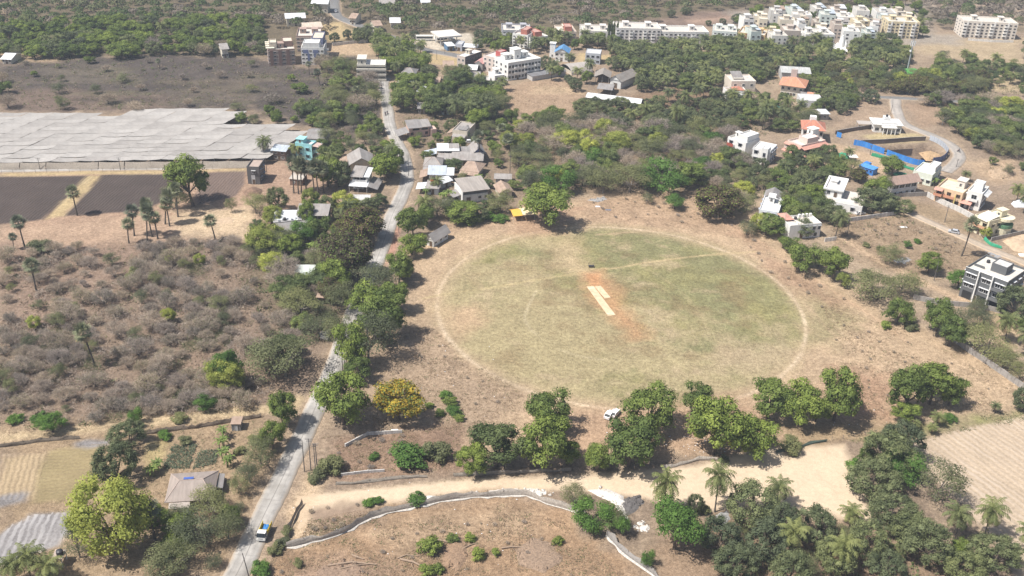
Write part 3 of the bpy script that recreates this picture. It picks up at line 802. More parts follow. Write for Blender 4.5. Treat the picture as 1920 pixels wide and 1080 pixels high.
        m.bar((x0, y0, ze), (x0 + k, ym, zr), 0.11, cm); m.bar((x1, y0, ze), (x1 - k, ym, zr), 0.11, cm); m.bar((x0 + k, ym, zr), (x1 - k, ym, zr), 0.11, cm); m.bar((x0, y1, ze), (x0 + k, ym, zr), 0.11, cm); m.bar((x1, y1, ze), (x1 - k, ym, zr), 0.11, cm)
        m.build('ridge_cap', r)
        return r
    def posts(self, pts, z, r=0.1, col=(0.5, 0.48, 0.45)):
        for x, y in pts:
            MB().tube([(x, y, -0.2), (x, y, z)], r, plain(col), 6).build('post', self.root)
    def tank(self, x, y, z, r=0.55, h=1.1, col=(0.03, 0.03, 0.035)):
        m = MB(); c = plain(col, 0.5)
        m.tube([(x, y, z), (x, y, z + h * 0.8), (x, y, z + h * 0.95), (x, y, z + h)], [r, r, r * 0.55, r * 0.25], c, 12)
        for k in range(3): m.tube([(x, y, z + h * (0.2 + 0.2 * k)), (x, y, z + h * (0.24 + 0.2 * k))], r * 1.04, c, 12)
        m.build('water_tank', self.root)
    def stair(self, x0, x1, y0, y1, z0, h=2.6, wall=WHITE, win=True):
        zz = z0 + h
        c = paint(wall, 0.8, 0.3)
        st = self.box('stair_tower', x0, x1, y0, y1, z0 + 0.03, zz, c)
        MB().box(x0 - 0.3, x1 + 0.3, y0 - 0.3, y1 + 0.3, zz + 0.003, zz + 0.18, c).build('cap_slab', st)
        if win: link('window', window_mesh(0.9, 1.3, (0.5, 0.48, 0.45), False), self.root, ((x0 + x1) / 2, y0, z0 + 0.7), 0)

M_ASB = sheet(ASB, 0.8, 0.35); M_ASB2 = sheet(ASB2, 0.8, 0.4); M_WSHEET = sheet((0.72, 0.73, 0.74), 0.4, 0.12); M_BSHEET = sheet((0.50, 0.55, 0.60), 0.5, 0.25)
M_TILE = sheet((0.50, 0.20, 0.13), 0.7, 0.3, rustcol=(0.25, 0.12, 0.09)); M_TILEP = sheet((0.58, 0.30, 0.23), 0.7, 0.25, rustcol=(0.35, 0.2, 0.16)); M_RUSTY = sheet((0.40, 0.29, 0.22), 0.8, 0.5)
M_BROWNR = sheet((0.36, 0.25, 0.20), 0.75, 0.35, rustcol=(0.5, 0.36, 0.3)); M_THATCH = sheet((0.30, 0.27, 0.24), 0.9, 0.4)

# ================= village along the road, right side
h = House('village_house', 'grey sheet roofed house with pink front wall beside the road', 'house', (766, 238), (807, 234.5), (801, 226), 5.0, land='pink walled roadside house')
h.box('wall', 0.3, h.W - 0.3, 0.4, h.D - 0.4, -0.3, 4.2, paint(PINK)); h.mono(-0.3, h.W * 0.62, -0.8, h.D, 4.5, 6.1, M_ASB2); h.mono(h.W * 0.62 + 0.02, h.W + 0.4, -0.5, h.D, 4.6, 5.9, M_ASB)
h.win('F', 3, [0.9], 1.4, 1.3, (0.25, 0.12, 0.1), y=0.4); h.win('F', [h.W * .35, h.W * .75], [3.0], 3.0, 0.9, (0.2, 0.16, 0.14), y=0.4); h.side(-5.5, -0.3, -3, h.D - 1.5, 2.3, 3.6, M_ASB2, 'side_roof'); h.posts([(-5, -2.5), (-5, h.D - 2)], 2.4)
h.box('porch_wall', h.W + 0.05, h.W + 2.5, -1.0, h.D - 2, -0.3, 3.4, paint(PINK))
h = House('village_house', 'long flat roofed grey house with white parapet set back from the road', 'house', (848, 243), (876, 246.5), (854, 225.5), 4.6, land='long flat roofed village house')
h.block(wall=BEIGE, roof=(0.36, 0.33, 0.31), par=0.5); h.win('F', 2, [1.2], 1.4, 1.3); h.win('L', 3, [1.2], 1.3, 1.2); h.mono(0.5, h.W * 0.95, -2.6, -0.05, 2.5, 3.0, M_ASB, 'porch_roof'); h.posts([(0.7, -2.4), (h.W * .9, -2.4)], 2.4)
h.mono(h.W * 0.3, h.W - 0.4, 0.4, h.D * 0.35, 4.9, 5.4, M_ASB2, 'roof_shed'); h.side(-3.0, -0.05, 1, h.D - 1, 2.2, 3.2, M_RUSTY, 'side_roof'); h.tank(h.W - 1.5, h.D * 0.45, 4.2)
h = House('village_house', 'cream house with bright white sheet roof in the village', 'house', (820, 280.5), (861.5, 280.5), (858, 271), 4.6, land='white sheet roofed village house')
h.box('wall', 0.3, h.W - 0.3, 0.5, h.D - 0.3, -0.3, 4.0, paint(CREAM)); h.mono(-0.2, h.W * 0.52, -0.7, h.D, 4.3, 5.2, M_WSHEET); h.mono(h.W * 0.52 + 0.02, h.W, -0.7, 1.2, 4.3, 4.62, M_WSHEET); h.mono(h.W * 0.52 + 0.02, h.W, 1.22, h.D, 4.65, 5.15, M_ASB)
h.win('F', [2, h.W * .45, h.W * .8], [2.2], 2.0, 1.3, y=0.5); h.side(-5.5, -0.25, -2.5, h.D - 2, 2.6, 3.9, M_BSHEET, 'side_roof'); h.posts([(-5.2, -2.2), (-5.2, h.D - 2.3)], 2.6); h.mono(h.W + 0.05, h.W + 5, 0, h.D, 2.9, 3.8, M_ASB2, 'shed_roof'); h.box('shed_wall', h.W + 0.1, h.W + 4.6, 0.5, h.D - 0.5, -0.3, 2.8, paint(BEIGE))
h = House('village_shed', 'long low grey roofed shed below the blue gabled house', 'shed', (820, 296), (905, 299), (900, 291), 3.0, land='long low village shed')
h.box('wall', 0.3, h.W - 0.3, 0.5, h.D - 0.3, -0.3, 2.7, paint(LGREY)); h.mono(-0.3, h.W * 0.3, -0.5, h.D, 2.5, 3.4, M_ASB); h.mono(h.W * 0.3 + 0.03, h.W + 0.3, -0.8, h.D + 1, 2.7, 4.0, M_ASB); h.win('F', [h.W * .8, h.W * .88], [0.9], 1.6, 1.2, (0.75, 0.78, 0.8), y=0.5); h.door(h.W * .6, y=0.5)
h = House('village_house', 'village house with dark blue gable front and grey roof', 'house', (886, 287), (909, 286), (894, 276), 3.6, 9.0, land='blue gabled village house')
h.box('wall', 0.2, h.W - 0.2, 0.2, h.D - 0.3, -0.3, 3.5, paint((0.62, 0.64, 0.66))); h.gable(0, h.W, 0, h.D, 3.6, 6.0, M_ASB, 'y', 0.6, paint((0.10, 0.12, 0.26), 0.7, 0.1)); h.win('F', 2, [1.0], 1.3, 1.2, (0.15, 0.17, 0.3), y=0.2); h.door(h.W / 2, y=0.2)
for nm, fl, fr, br, zz, dp, lab, land, rm in [
    ('village_house', (796, 311), (826, 312), (822, 300), 3.0, 8.5, 'small hip roofed house with grey tiles nearest the road bend', 'hip roofed house at the bend', M_ASB),
    ('village_house', (866, 318), (896, 322), (892, 309), 3.0, 9.0, 'brownish hip roofed house amid the village trees', 'brown hip roofed village house', M_RUSTY)]:
    h = House(nm, lab, 'house', fl, fr, br, zz, dp, land)
    h.box('wall', 0.3, h.W - 0.3, 0.3, h.D - 0.3, -0.3, 2.95, paint(BEIGE)); h.hip(0, h.W, 0, h.D, 3.0, 5.3, rm, 0.7); h.mono(-0.5, h.W + 0.5, -2.8, -0.72, 2.2, 2.85, rm, 'porch_roof'); h.posts([(0, -2.6), (h.W, -2.6)], 2.1); h.win('F', 2, [0.9], y=0.3); h.door(h.W / 2, y=0.3)
h = House('village_house', 'white walled cottage with pale bluish sheet roof', 'house', (803, 325), (850, 326), (848, 318), 3.4, 6.5, land='pale blue roofed cottage')
h.box('wall', 0.3, h.W - 0.3, 0.3, h.D - 0.3, -0.3, 3.0, paint(WHITE)); h.mono(-0.3, h.W * 0.72, -0.6, h.D, 3.1, 4.3, M_BSHEET); h.mono(h.W * .72 + .03, h.W + 0.3, -0.6, h.D - 1, 3.0, 3.9, M_WSHEET); h.win('F', [2, h.W * .75], [0.9], y=0.3); h.door(h.W * .42, y=0.3); h.side(-3.5, -0.35, -1.5, h.D, 2.0, 3.0, M_RUSTY, 'side_roof')
h = House('village_house', 'low house with an orange water tank on its roof', 'house', (800, 351), (822, 352), (822, 345), 3.0, 6.0, land='house with the orange tank')
h.box('wall', 0.2, h.W - 0.2, 0.2, h.D - 0.2, -0.3, 2.7, paint((0.66, 0.68, 0.70))); h.mono(-0.4, h.W + 0.3, -0.6, h.D, 2.8, 3.6, M_ASB); h.side(-4.2, -0.45, -0.4, h.D, 2.2, 2.7, M_WSHEET, 'side_roof'); h.door(h.W * .5, y=0.2); h.win('F', [1.2], [0.9], y=0.2)
_m = MB(); _m.tube([(0.8, h.D - 1.3, 4.0), (1.1, h.D - 1.3, 4.0), (3.4, h.D - 1.3, 4.0), (3.7, h.D - 1.3, 4.0)], [0.3, 0.6, 0.6, 0.3], plain((0.55, 0.16, 0.06), 0.5), 12); _m.build('water_tank', h.root)
h = House('small_shed', 'white tarpaulin roofed shed between two village houses', 'shed', (828, 343), (848, 336), (842, 328), 2.6, 5.0)
h.box('wall', 0.3, h.W - 0.3, 0.3, h.D - 0.3, -0.3, 2.2, paint(LGREY)); h.gable(0, h.W, 0, h.D, 2.3, 3.2, M_WSHEET, 'x', 0.3); h.door(h.W / 2, y=0.3)
h = House('barn', 'large shed with one broad grey brown roof and white front wall', 'barn', (868, 359), (917.5, 353), (907, 334), 5.2, land='large grey roofed shed')
h.box('wall', 0.3, h.W - 0.3, 1.2, h.D - 0.3, -0.3, 4.6, paint((0.2, 0.19, 0.18))); h.box('front_wall', 0.3, h.W - 0.3, 0.7, 1.19, -0.3, 3.2, paint(WHITE, 0.8, 0.5)); h.mono(-0.1, h.W + 0.3, -0.3, h.D + 0.3, 5.0, 6.4, sheet((0.36, 0.32, 0.285), 0.8, 0.15)); h.box('side_wall', -0.05, 0.28, 0.2, h.D, -0.3, 5.0, paint(WHITE)); h.door(2.5, 1.6, 2.2, y=0.7); h.win('F', [7, 9.5], [1.2], y=0.7); h.side(-3.2, -0.12, 2, h.D - 2, 2.2, 3.0, M_ASB2, 'side_roof')
h = House('village_hut', 'rusty patched hut right of the large grey shed', 'hut', (937, 360), (962, 358), (958, 346), 2.8, 8.0, land='rusty patched hut')
h.box('wall', 0.3, h.W - 0.3, 0.3, h.D - 0.3, -0.3, 2.5, paint(BEIGE, 0.9, 0.6)); h.gable(0, h.W, 0, h.D, 2.6, 4.0, M_RUSTY, 'y', 0.5, paint(BEIGE)); h.door(h.W / 2, y=0.3)
h = House('village_hut', 'low sheet roofed hut behind the rusty patched hut', 'hut', (928, 333), (958, 334), (957, 327), 2.6, 5.0)
h.box('wall', 0.3, h.W - 0.3, 0.3, h.D - 0.3, -0.3, 2.3, paint(LGREY)); h.gable(0, h.W, 0, h.D, 2.4, 3.2, M_ASB, 'x', 0.4, paint(LGREY)); h.door(h.W / 2, y=0.3)
h = House('village_hut', 'half hidden grey hip roofed hut in front of the large shed', 'hut', (832, 388), (848, 388), (846, 378), 2.6, 6.0)
h.box('wall', 0.3, h.W - 0.3, 0.3, h.D - 0.3, -0.3, 2.55, paint(BEIGE)); h.hip(0, h.W, 0, h.D, 2.6, 4.4, M_ASB2, 0.6); h.door(h.W / 2, y=0.3)
h = House('roadside_house', 'small white gabled house between the road trees and the field', 'house', (797, 444), (813, 449), (827, 436), 3.2, 9.0, land='white gabled roadside house')
h.box('wall', 0.2, h.W - 0.2, 0.2, h.D - 0.2, -0.3, 2.9, paint(WHITE, 0.8, 0.5)); h.gable(0, h.W, 0, h.D, 3.0, 4.9, M_ASB, 'y', 0.6, paint(WHITE)); h.win('F', [h.W * .3], [1.0], y=0.2); h.door(h.W * .65, y=0.2); h.win('R', 3, [1.0], y=h.W - 0.2)
_tent = House('marquee', 'orange and cream cloth marquee under the big tree at the field edge', 'tent', (963, 404), (1003, 400), (1000, 392), 2.6, 6.0, land='orange marquee')
_tent.gable(0, _tent.W * 0.4, 0, _tent.D, 2.4, 3.4, plain((0.75, 0.42, 0.07), 0.8), 'x', 0.2, part='canopy'); _tent.gable(_tent.W * 0.4 + 0.5, _tent.W, 0, _tent.D, 2.5, 3.5, plain((0.85, 0.68, 0.45), 0.8), 'x', 0.2, part='canopy'); _tent.posts([(0, 0), (_tent.W * .4, 0), (_tent.W, 0), (0, _tent.D), (_tent.W, _tent.D)], 2.4, 0.05)

# ================= left side of the road
h = House('block_house', 'dark unplastered two storey concrete block house with flat roof', 'house', (462, 312), (485, 313), (498, 298), 7.2, land='dark concrete block house')
h.block(wall=(0.13, 0.125, 0.125), roof=(0.42, 0.33, 0.28), par=0.6, stain=0.5); h.win('F', [h.W * .55], [4.3], 1.3, 1.2, (0.5, 0.5, 0.5), True); h.box('plaster_patch', h.W * .32, h.W * .62, -0.03, 0.0, 0.2, 3.6, paint((0.55, 0.55, 0.56), 0.8, 0.5)); h.win('R', 2, [1.2, 4.2], 1.2, 1.2, (0.4, 0.4, 0.4), True); h.door(h.W * .5, 1.0, 2.0, y=-0.04)
h = House('village_house', 'brown house with pale blue sheet roof beside the shade net house', 'house', (509, 279), (535, 281.5), (541, 271), 5.0, 9.0, land='blue roofed brown house')
h.box('wall', 0.3, h.W - 0.3, 0.3, h.D - 0.3, -0.3, 4.4, paint((0.22, 0.16, 0.13))); h.mono(-0.4, h.W + 0.4, -0.6, h.D * .5, 4.5, 5.4, M_BSHEET); h.mono(-0.4, h.W + 0.4, h.D * .5 + .02, h.D + .4, 5.4, 4.6, M_ASB2); h.win('F', 2, [0.9, 2.9], y=0.3); h.door(h.W * .5, y=0.3); h.win('R', 2, [1.0], y=h.W - 0.3)
h = House('village_house', 'turquoise two storey house with white flat roof', 'house', (553, 267), (584, 271), (602, 265), 7.0, land='turquoise two storey house')
h.block(wall=(0.33, 0.66, 0.70), roof=(0.70, 0.67, 0.62), par=0.7, stain=0.25); h.win('F', [h.W * .3, h.W * .72], [1.0, 4.0], 1.4, 1.3, (0.2, 0.35, 0.4), True); h.balcony(h.W + 0.1, h.W + 2.6, 3.4, 2.0, (0.33, 0.6, 0.65), 3.0); h.win('R', 3, [1.0, 4.0], 1.3, 1.4, (0.3, 0.3, 0.32)); h.posts([(h.W + 2.5, 1.2), (h.W + 2.5, h.D - 0.5)], 6.6, 0.14, (0.35, 0.55, 0.6)); h.side(h.W + 0.05, h.W + 2.9, 0, h.D, 6.4, 6.1, paint((0.55, 0.4, 0.35)), 'porch_roof'); h.stair(0.6, 3.6, h.D - 4.5, h.D - 1, 6.3, 2.2, (0.33, 0.66, 0.70)); h.door(2.0)
h = House('village_house', 'grey sheet roofed house behind the turquoise house', 'house', (574, 257), (606, 259), (604, 247), 4.0, 12.0)
h.box('wall', 0.3, h.W - 0.3, 0.3, h.D - 0.3, -0.3, 3.6, paint(LGREY)); h.gable(0, h.W, 0, h.D, 3.7, 5.4, M_ASB2, 'x', 0.5, paint(LGREY)); h.door(h.W * .4, y=0.3); h.win('F', [h.W * .2, h.W * .7], [1.0], y=0.3)
h = House('brick_shed', 'small brown brick shed behind the tall fan palms', 'shed', (543, 334), (566, 336), (566, 327), 2.8, 6.0, land='small brick shed')
h.box('wall', 0, h.W, 0, h.D, -0.3, 2.6, paint((0.24, 0.15, 0.11), 0.9, 0.4)); h.mono(-0.3, h.W + 0.3, -0.3, h.D, 2.65, 3.1, sheet((0.50, 0.45, 0.39), 0.8, 0.3)); h.win('F', [h.W * .35], [0.9], 0.8, 0.8); h.door(h.W * .75)
h = House('village_house', 'grey gabled tiled house above the white porch house', 'house', (656, 308), (700, 306), (694, 294), 3.6, 11.0, land='grey gabled roadside house')
h.box('wall', 0.3, h.W - 0.3, 0.3, h.D - 0.3, -0.3, 3.5, paint(BEIGE)); h.gable(0, h.W, 0, h.D, 3.6, 6.2, M_ASB, 'y', 0.6, paint(BEIGE)); h.win('F', 2, [1.0], y=0.3); h.door(h.W / 2, y=0.3); h.side(-3.8, -0.65, 0, h.D, 2.2, 3.1, M_RUSTY, 'side_roof')
h = House('village_house', 'white two level house with grey porch roofs beside the road', 'house', (658, 329), (688, 331), (694, 319), 6.0, 9.0, land='white porch house')
h.block(0.2, h.W - 0.2, 1.5, h.D, 0, 5.0, WHITE, (0.5, 0.47, 0.43), 0.2); h.mono(-0.5, h.W * .72, 0, h.D, 5.5, 6.6, M_ASB); h.mono(h.W * .72 + .03, h.W + .6, 1, h.D, 5.3, 6.2, M_WSHEET); h.mono(-0.5, h.W + 0.5, -2.5, 1.45, 2.7, 3.3, M_WSHEET, 'porch_roof'); h.side(h.W + 0.52, h.W + 4.5, -2.5, h.D - 1, 3.0, 1.9, M_ASB2, 'side_roof'); h.balcony(0.2, h.W - 0.2, 3.3, 1.0, WHITE, 1.5); h.win('F', 3, [1.0], y=1.5); h.win('F', [h.W * .3, h.W * .7], [3.8], 2.2, 1.1, y=1.5); h.posts([(-0.3, -2.3), (h.W * .5, -2.3), (h.W + .3, -2.3)], 2.7); h.door(h.W * .85, y=1.5)
h = House('village_hut', 'pale corrugated roofed hut amid trees near the road', 'hut', (660, 378), (692, 378), (690, 369), 2.8, 7.0, land='pale roofed hut')
h.box('wall', 0.3, h.W - 0.3, 0.3, h.D - 0.3, -0.3, 2.5, paint(LGREY)); h.gable(0, h.W, 0, h.D, 2.6, 3.8, sheet((0.55, 0.54, 0.52), 0.7, 0.2), 'x', 0.4, paint(LGREY)); h.door(h.W / 2, y=0.3)
h = House('farm_house', 'farmhouse with white and grey sheet roofs left of the road', 'house', (525, 440), (562, 436), (556, 421), 3.0, 9.5, land='farmhouse left of the road')
h.box('wall', 0.3, h.W - 0.3, 0.3, h.D - 0.3, -0.3, 2.9, paint(BEIGE)); h.gable(0, h.W + 4, 0, h.D, 3.0, 4.6, M_ASB2, 'x', 0.5, paint(BEIGE)); h.win('F', [2.6], [0.9], 1.0, 1.2, y=0.3); h.door(1.2, y=0.3); h.win('L', 2, [1.0], y=0.3)
for _k in range(6): MB().box(-0.3, 0.3, -0.35, 0.35, 0, 0.5, plain((0.4, 0.42, 0.45))).build('roof_crate', h.root, (1.0 + _k * 1.5, h.D + 1.2 + (_k % 3) * .5, 3.2))
h.box('flat_roof', -1, h.W + 3, h.D + 0.6, h.D + 3.4, 2.9, 3.1, paint((0.36, 0.35, 0.35))); h.tank(3.0, h.D + 1.6, 3.15)
h = House('farm_shed', 'white sheet roofed open shed beside the farmhouse', 'shed', (511, 411), (559, 411), (554, 396), 3.4)
h.mono(0, h.W, 0, h.D, 3.2, 3.9, M_WSHEET); h.posts([(0.3, 0.3), (h.W / 2, 0.3), (h.W - 0.3, 0.3), (0.3, h.D - .3), (h.W - .3, h.D - .3)], 3.15); h.box('back_wall', 0.2, h.W - .2, h.D - 0.5, h.D - 0.3, -0.3, 3.0, paint(LGREY))
h = House('farm_shed', 'grey sheet roofed open barn behind the farmhouse', 'shed', (556, 402), (615, 403), (625, 386), 4.6)
h.mono(-0.3, h.W, 0, h.D, 4.2, 5.4, M_ASB); h.posts([(0.3, 0.3), (h.W / 3, 0.3), (h.W * .66, .3), (h.W - 0.3, 0.3), (0.3, h.D - .3), (h.W - .3, h.D - .3)], 4.2); h.box('back_wall', 0.2, h.W - .2, h.D - 0.5, h.D - 0.3, -0.3, 4.0, paint((0.2, 0.18, 0.16)))
h = House('farm_shed', 'pale green sheet roofed shed half hidden by roadside trees', 'shed', (551, 517), (586, 517), (583, 500), 3.2, land='pale green roofed shed')
h.box('wall', 0.3, h.W - 0.3, 0.3, h.D - 0.3, -0.3, 2.7, paint((0.30, 0.29, 0.28))); h.mono(-0.3, h.W + .3, -0.4, h.D + .3, 2.9, 3.8, sheet((0.56, 0.60, 0.55), 0.6, 0.35, rustcol=(0.3, 0.28, 0.22))); h.door(h.W * .5, y=0.3); h.win('F', [h.W * .2], [1.0], y=0.3)
h = House('farm_shed', 'small brown roofed hut beside the roadside acacias', 'hut', (594, 556), (607, 557), (611, 540), 2.6, 7.0)
h.box('wall', 0.2, h.W - 0.2, 0.3, h.D - 0.3, -0.3, 2.3, paint((0.2, 0.15, 0.12))); h.mono(-0.3, h.W + .3, -0.4, h.D + .3, 2.5, 3.0, M_RUSTY); h.door(h.W * .5, y=0.3)
# cottage in the lower left garden
h = House('garden_cottage', 'cottage with broad brown grey hipped sheet roof in the lower left garden', 'house', (312, 940), (398, 934), (415, 884), 2.6, land='brown roofed garden cottage')
h.box('wall', 1.0, h.W - 1.0, 1.0, h.D - 0.8, -0.3, 2.5, paint((0.42, 0.36, 0.30))); h.hip(0, h.W, 0, h.D, 2.6, 4.5, sheet((0.33, 0.275, 0.24), 0.8, 0.3, rustcol=(0.28, 0.2, 0.17)), 0.4, ridge=h.W * .28)
h.mono(0.6, h.W * .52, -2.0, -0.42, 2.0, 2.4, sheet((0.44, 0.38, 0.34), 0.8, 0.4), 'porch_roof'); h.side(h.W + 0.45, h.W + 1.8, h.D * .45, h.D, 2.2, 1.9, M_ASB2, 'lean_to'); h.posts([(0.8, -1.8), (h.W * .5, -1.8), (h.W + 1.6, h.D * .5), (h.W + 1.6, h.D - .2)], 1.9, 0.06); h.door(h.W * .5, y=1.0); h.win('F', [h.W * .25, h.W * .75], [0.8], y=1.0)
h.box('blue_tarpaulin', h.W * .33, h.W * .55, h.D * .5 + .2, h.D * .5 + .9, 4.45, 4.62, plain((0.06, 0.12, 0.4)))
h = House('garden_store', 'small grey box shaped store hut beside the thorn hedge', 'hut', (433, 793), (450, 793), (449, 788), 2.4, 2.6, land='small grey store hut')
h.box('wall', 0, h.W, 0, h.D, -0.3, 2.1, paint((0.22, 0.22, 0.23))); h.mono(-0.2, h.W + .2, -0.2, h.D + .2, 2.15, 2.4, M_RUSTY); h.door(h.W * .5, 0.7, 1.6, mat=(0.5, 0.52, 0.55))
h = House('water_tower', 'low water tank stand half hidden by palms in the lower left corner', 'tank stand', (98, 1046), (114, 1046), (112, 1040), 2.6, 2.4)
h.box('platform', -0.3, h.W + .3, -0.2, h.D + .2, 2.3, 2.5, paint((0.5, 0.4, 0.35))); h.posts([(0, 0), (h.W, 0), (0, h.D), (h.W, h.D)], 2.3, 0.12, (0.6, 0.58, 0.55)); h.tank(h.W - 0.6, h.D / 2, 2.5, 0.7, 1.2)
# ================= villas on the right
h = House('villa', 'white modern villa with long stepped parapet and red balcony panel', 'villa', (1365, 256), (1399, 268), (1424, 259), 6.6, land='red balcony villa')
h.block(wall=WHITE, roof=(0.66, 0.63, 0.58), par=0.8, stain=0.12); h.block(h.W * .45, h.W - .3, 1.0, h.D - .5, 6.0, 9.0, WHITE, (0.7, 0.68, 0.64), 0.6, 0.12, part='upper_wall'); h.box('balcony_panel', 0.8, h.W * .42, -1.3, -1.15, 3.2, 4.6, plain((0.38, 0.09, 0.06))); h.balcony(0.8, h.W * .42, 3.2, 1.1)
h.win('F', [h.W * .2, h.W * .7], [0.8, 4.0], 1.8, 1.5, (0.3, 0.3, 0.32), True); h.win('L', 4, [0.9, 4.0], 1.3, 1.4, (0.3, 0.3, 0.32), True); h.door(h.W * .45); h.stair(h.W * .1, h.W * .35, h.D * .4, h.D * .6, 5.9, 2.2)
h = House('villa', 'small white villa with square front tower beside the red balcony villa', 'villa', (1412, 276), (1445, 283), (1472, 274), 6.4, None, land='square tower villa')
h.block(wall=WHITE, roof=(0.72, 0.70, 0.66), par=0.5, stain=0.12); h.block(h.W * .55, h.W * .9, -1.2, 2.5, 0, 7.4, WHITE, WHITE, 0.3, 0.1, part='tower_wall'); h.win('F', [h.W * .2], [0.9, 3.9], 1.6, 1.5, (0.3, 0.3, 0.32), True); h.win('F', [h.W * .72], [3.6], 1.2, 1.8, (0.25, 0.25, 0.28), y=-1.2); h.door(h.W * .72, y=-1.2); h.win('R', 3, [0.9, 3.9], 1.5, 1.4, (0.4, 0.4, 0.42), True); h.win('L', 3, [0.9, 3.9], 1.3, 1.3, (0.4, 0.4, 0.42), True)
h = House('villa', 'pale pink villa with tiled awnings and stacked terraces', 'villa', (1477, 262), (1503, 273), (1552, 264), 6.6, land='pale pink terraced villa')
PK = (0.70, 0.55, 0.48)
h.block(wall=PK, roof=(0.62, 0.55, 0.5), par=0.7, stain=0.2); h.block(2, h.W - 1, h.D * .3, h.D * .75, 6.0, 8.6, PK, WHITE, 0.4, 0.15, part='upper_wall'); h.stair(h.W * .1, h.W * .5, h.D * .7, h.D * .95, 8.0, 2.6, WHITE)
h.mono(-0.6, h.W + .6, -1.6, -0.02, 5.3, 6.0, M_TILEP, 'awning'); h.mono(-0.6, h.W + .6, -2.6, -0.02, 2.5, 3.3, M_TILEP, 'awning'); h.side(h.W + 0.02, h.W + 2.4, -0.5, h.D, 6.0, 5.3, M_TILEP, 'awning'); h.side(h.W + 0.02, h.W + 3.6, -0.5, h.D, 3.3, 2.4, M_TILEP, 'awning')
h.win('R', 5, [0.9, 3.7], 1.6, 1.4, (0.35, 0.3, 0.28)); h.win('F', 3, [0.9, 3.7], 1.5, 1.4, (0.35, 0.3, 0.28)); h.balcony(0, h.W * .6, 3.4, 1.5, PK); h.posts([(h.W + 3.4, 0), (h.W + 3.4, h.D * .5), (h.W + 3.4, h.D)], 2.4, 0.15, (0.6, 0.48, 0.42)); h.door(h.W * .5)
h = House('villa', 'white villa with red hipped tile roof behind the pink villa', 'villa', (1506, 241), (1546, 245), (1550, 236), 6.0, 11.0, land='red hip roofed white villa')
h.box('wall', 0.3, h.W - .3, 0.3, h.D - .3, -0.3, 5.9, paint(WHITE, 0.8, 0.2)); h.hip(0, h.W, 0, h.D, 6.0, 8.6, M_TILE, 0.8); h.win('F', 4, [3.4, 0.8], 1.2, 1.6, (0.3, 0.25, 0.22), y=0.3); h.win('R', 3, [3.4], 1.2, 1.6, (0.3, 0.25, 0.22), y=h.W - .3); h.box('chimney_block', h.W * .3, h.W * .6, h.D * .55, h.D * .8, 7.2, 9.8, paint(WHITE, 0.8, .1)); h.door(h.W * .5, y=.3)
h = House('bungalow', 'bright white single storey bungalow with stepped roof and columned porch', 'bungalow', (1640, 232), (1692, 235), (1690, 224), 4.0, land='bright white bungalow')
h.block(wall=WHITE, roof=(0.80, 0.79, 0.77), par=0.35, stain=0.08, overhang=0.5); h.block(h.W * .4, h.W * .62, h.D * .45, h.D * .8, 3.6, 6.2, WHITE, WHITE, 0.3, 0.08, part='stair_wall'); h.block(h.W * .25, h.W * .82, h.D * .05, h.D * .4, 3.6, 4.8, WHITE, WHITE, 0.3, .08, part='clerestory'); h.box('porch_roof', h.W * .25, h.W * .78, -3.0, -0.02, 3.1, 3.5, paint(WHITE, .8, .1)); h.posts([(h.W * .3, -2.7), (h.W * .45, -2.7), (h.W * .6, -2.7), (h.W * .74, -2.7)], 3.1, 0.22, (0.7, 0.69, 0.66)); h.door(h.W * .5, 1.4); h.win('F', [h.W * .12, h.W * .35, h.W * .88], [0.9], 1.8, 1.3, (0.25, 0.25, 0.27)); h.win('L', 3, [1.0], 1.3, 1.2, (0.25, 0.25, 0.27)); h.tank(h.W * .5, h.D * .6, 6.2, .5, 1.0); h.side(-6.5, -0.6, h.D * .3, h.D * .9, 2.6, 2.7, paint((0.45, 0.4, 0.36)), 'car_port'); h.posts([(-6.2, h.D * .4), (-6.2, h.D * .85)], 2.5)
h = House('site_shed', 'bright blue site shed beside the hoarding', 'shed', (1611, 309), (1638, 318), (1650, 314), 2.8, 3.6, land='bright blue site shed')
BLUE = (0.045, 0.22, 0.62)
h.box('wall', 0, h.W, 0, h.D, -0.3, 2.6, paint(BLUE, 0.5, 0.15, (0.1, 0.15, 0.3))); h.mono(-0.2, h.W + .2, -0.3, h.D + .2, 2.65, 2.9, sheet((0.10, 0.32, 0.72), 0.4, 0.1)); h.box('end_cabin', -0.2, 2.2, h.D + .3, h.D + 2.5, -0.3, 3.0, paint(BLUE, .5, .1)); h.door(h.W * .3, mat=(0.03, 0.12, 0.4)); h.win('F', [h.W * .6, h.W * .85], [1.0], 1.0, 1.0, (0.1, 0.2, 0.5))
h = House('villa', 'pale mint flat roofed house at the end of the hoarding', 'house', (1713, 319), (1749, 328), (1771, 313), 5.0, land='pale mint flat roofed house')
h.block(wall=(0.70, 0.74, 0.64), roof=(0.66, 0.64, 0.6), par=0.6, stain=.2); h.block(h.W * .55, h.W - .3, h.D * .3, h.D * .9, 4.4, 7.0, WHITE, WHITE, .4, .1, part='upper_wall'); h.win('F', 3, [1.0], 1.4, 1.3, (0.4, 0.4, 0.4), True); h.win('R', 3, [1.0], 1.4, 1.3, (0.4, 0.4, 0.4), True); h.door(h.W * .5)
h = House('hostel', 'long white two storey building with brown pitched roof and big windows', 'building', (1674, 346.5), (1727, 339), (1717, 327.5), 5.8, land='brown roofed building')
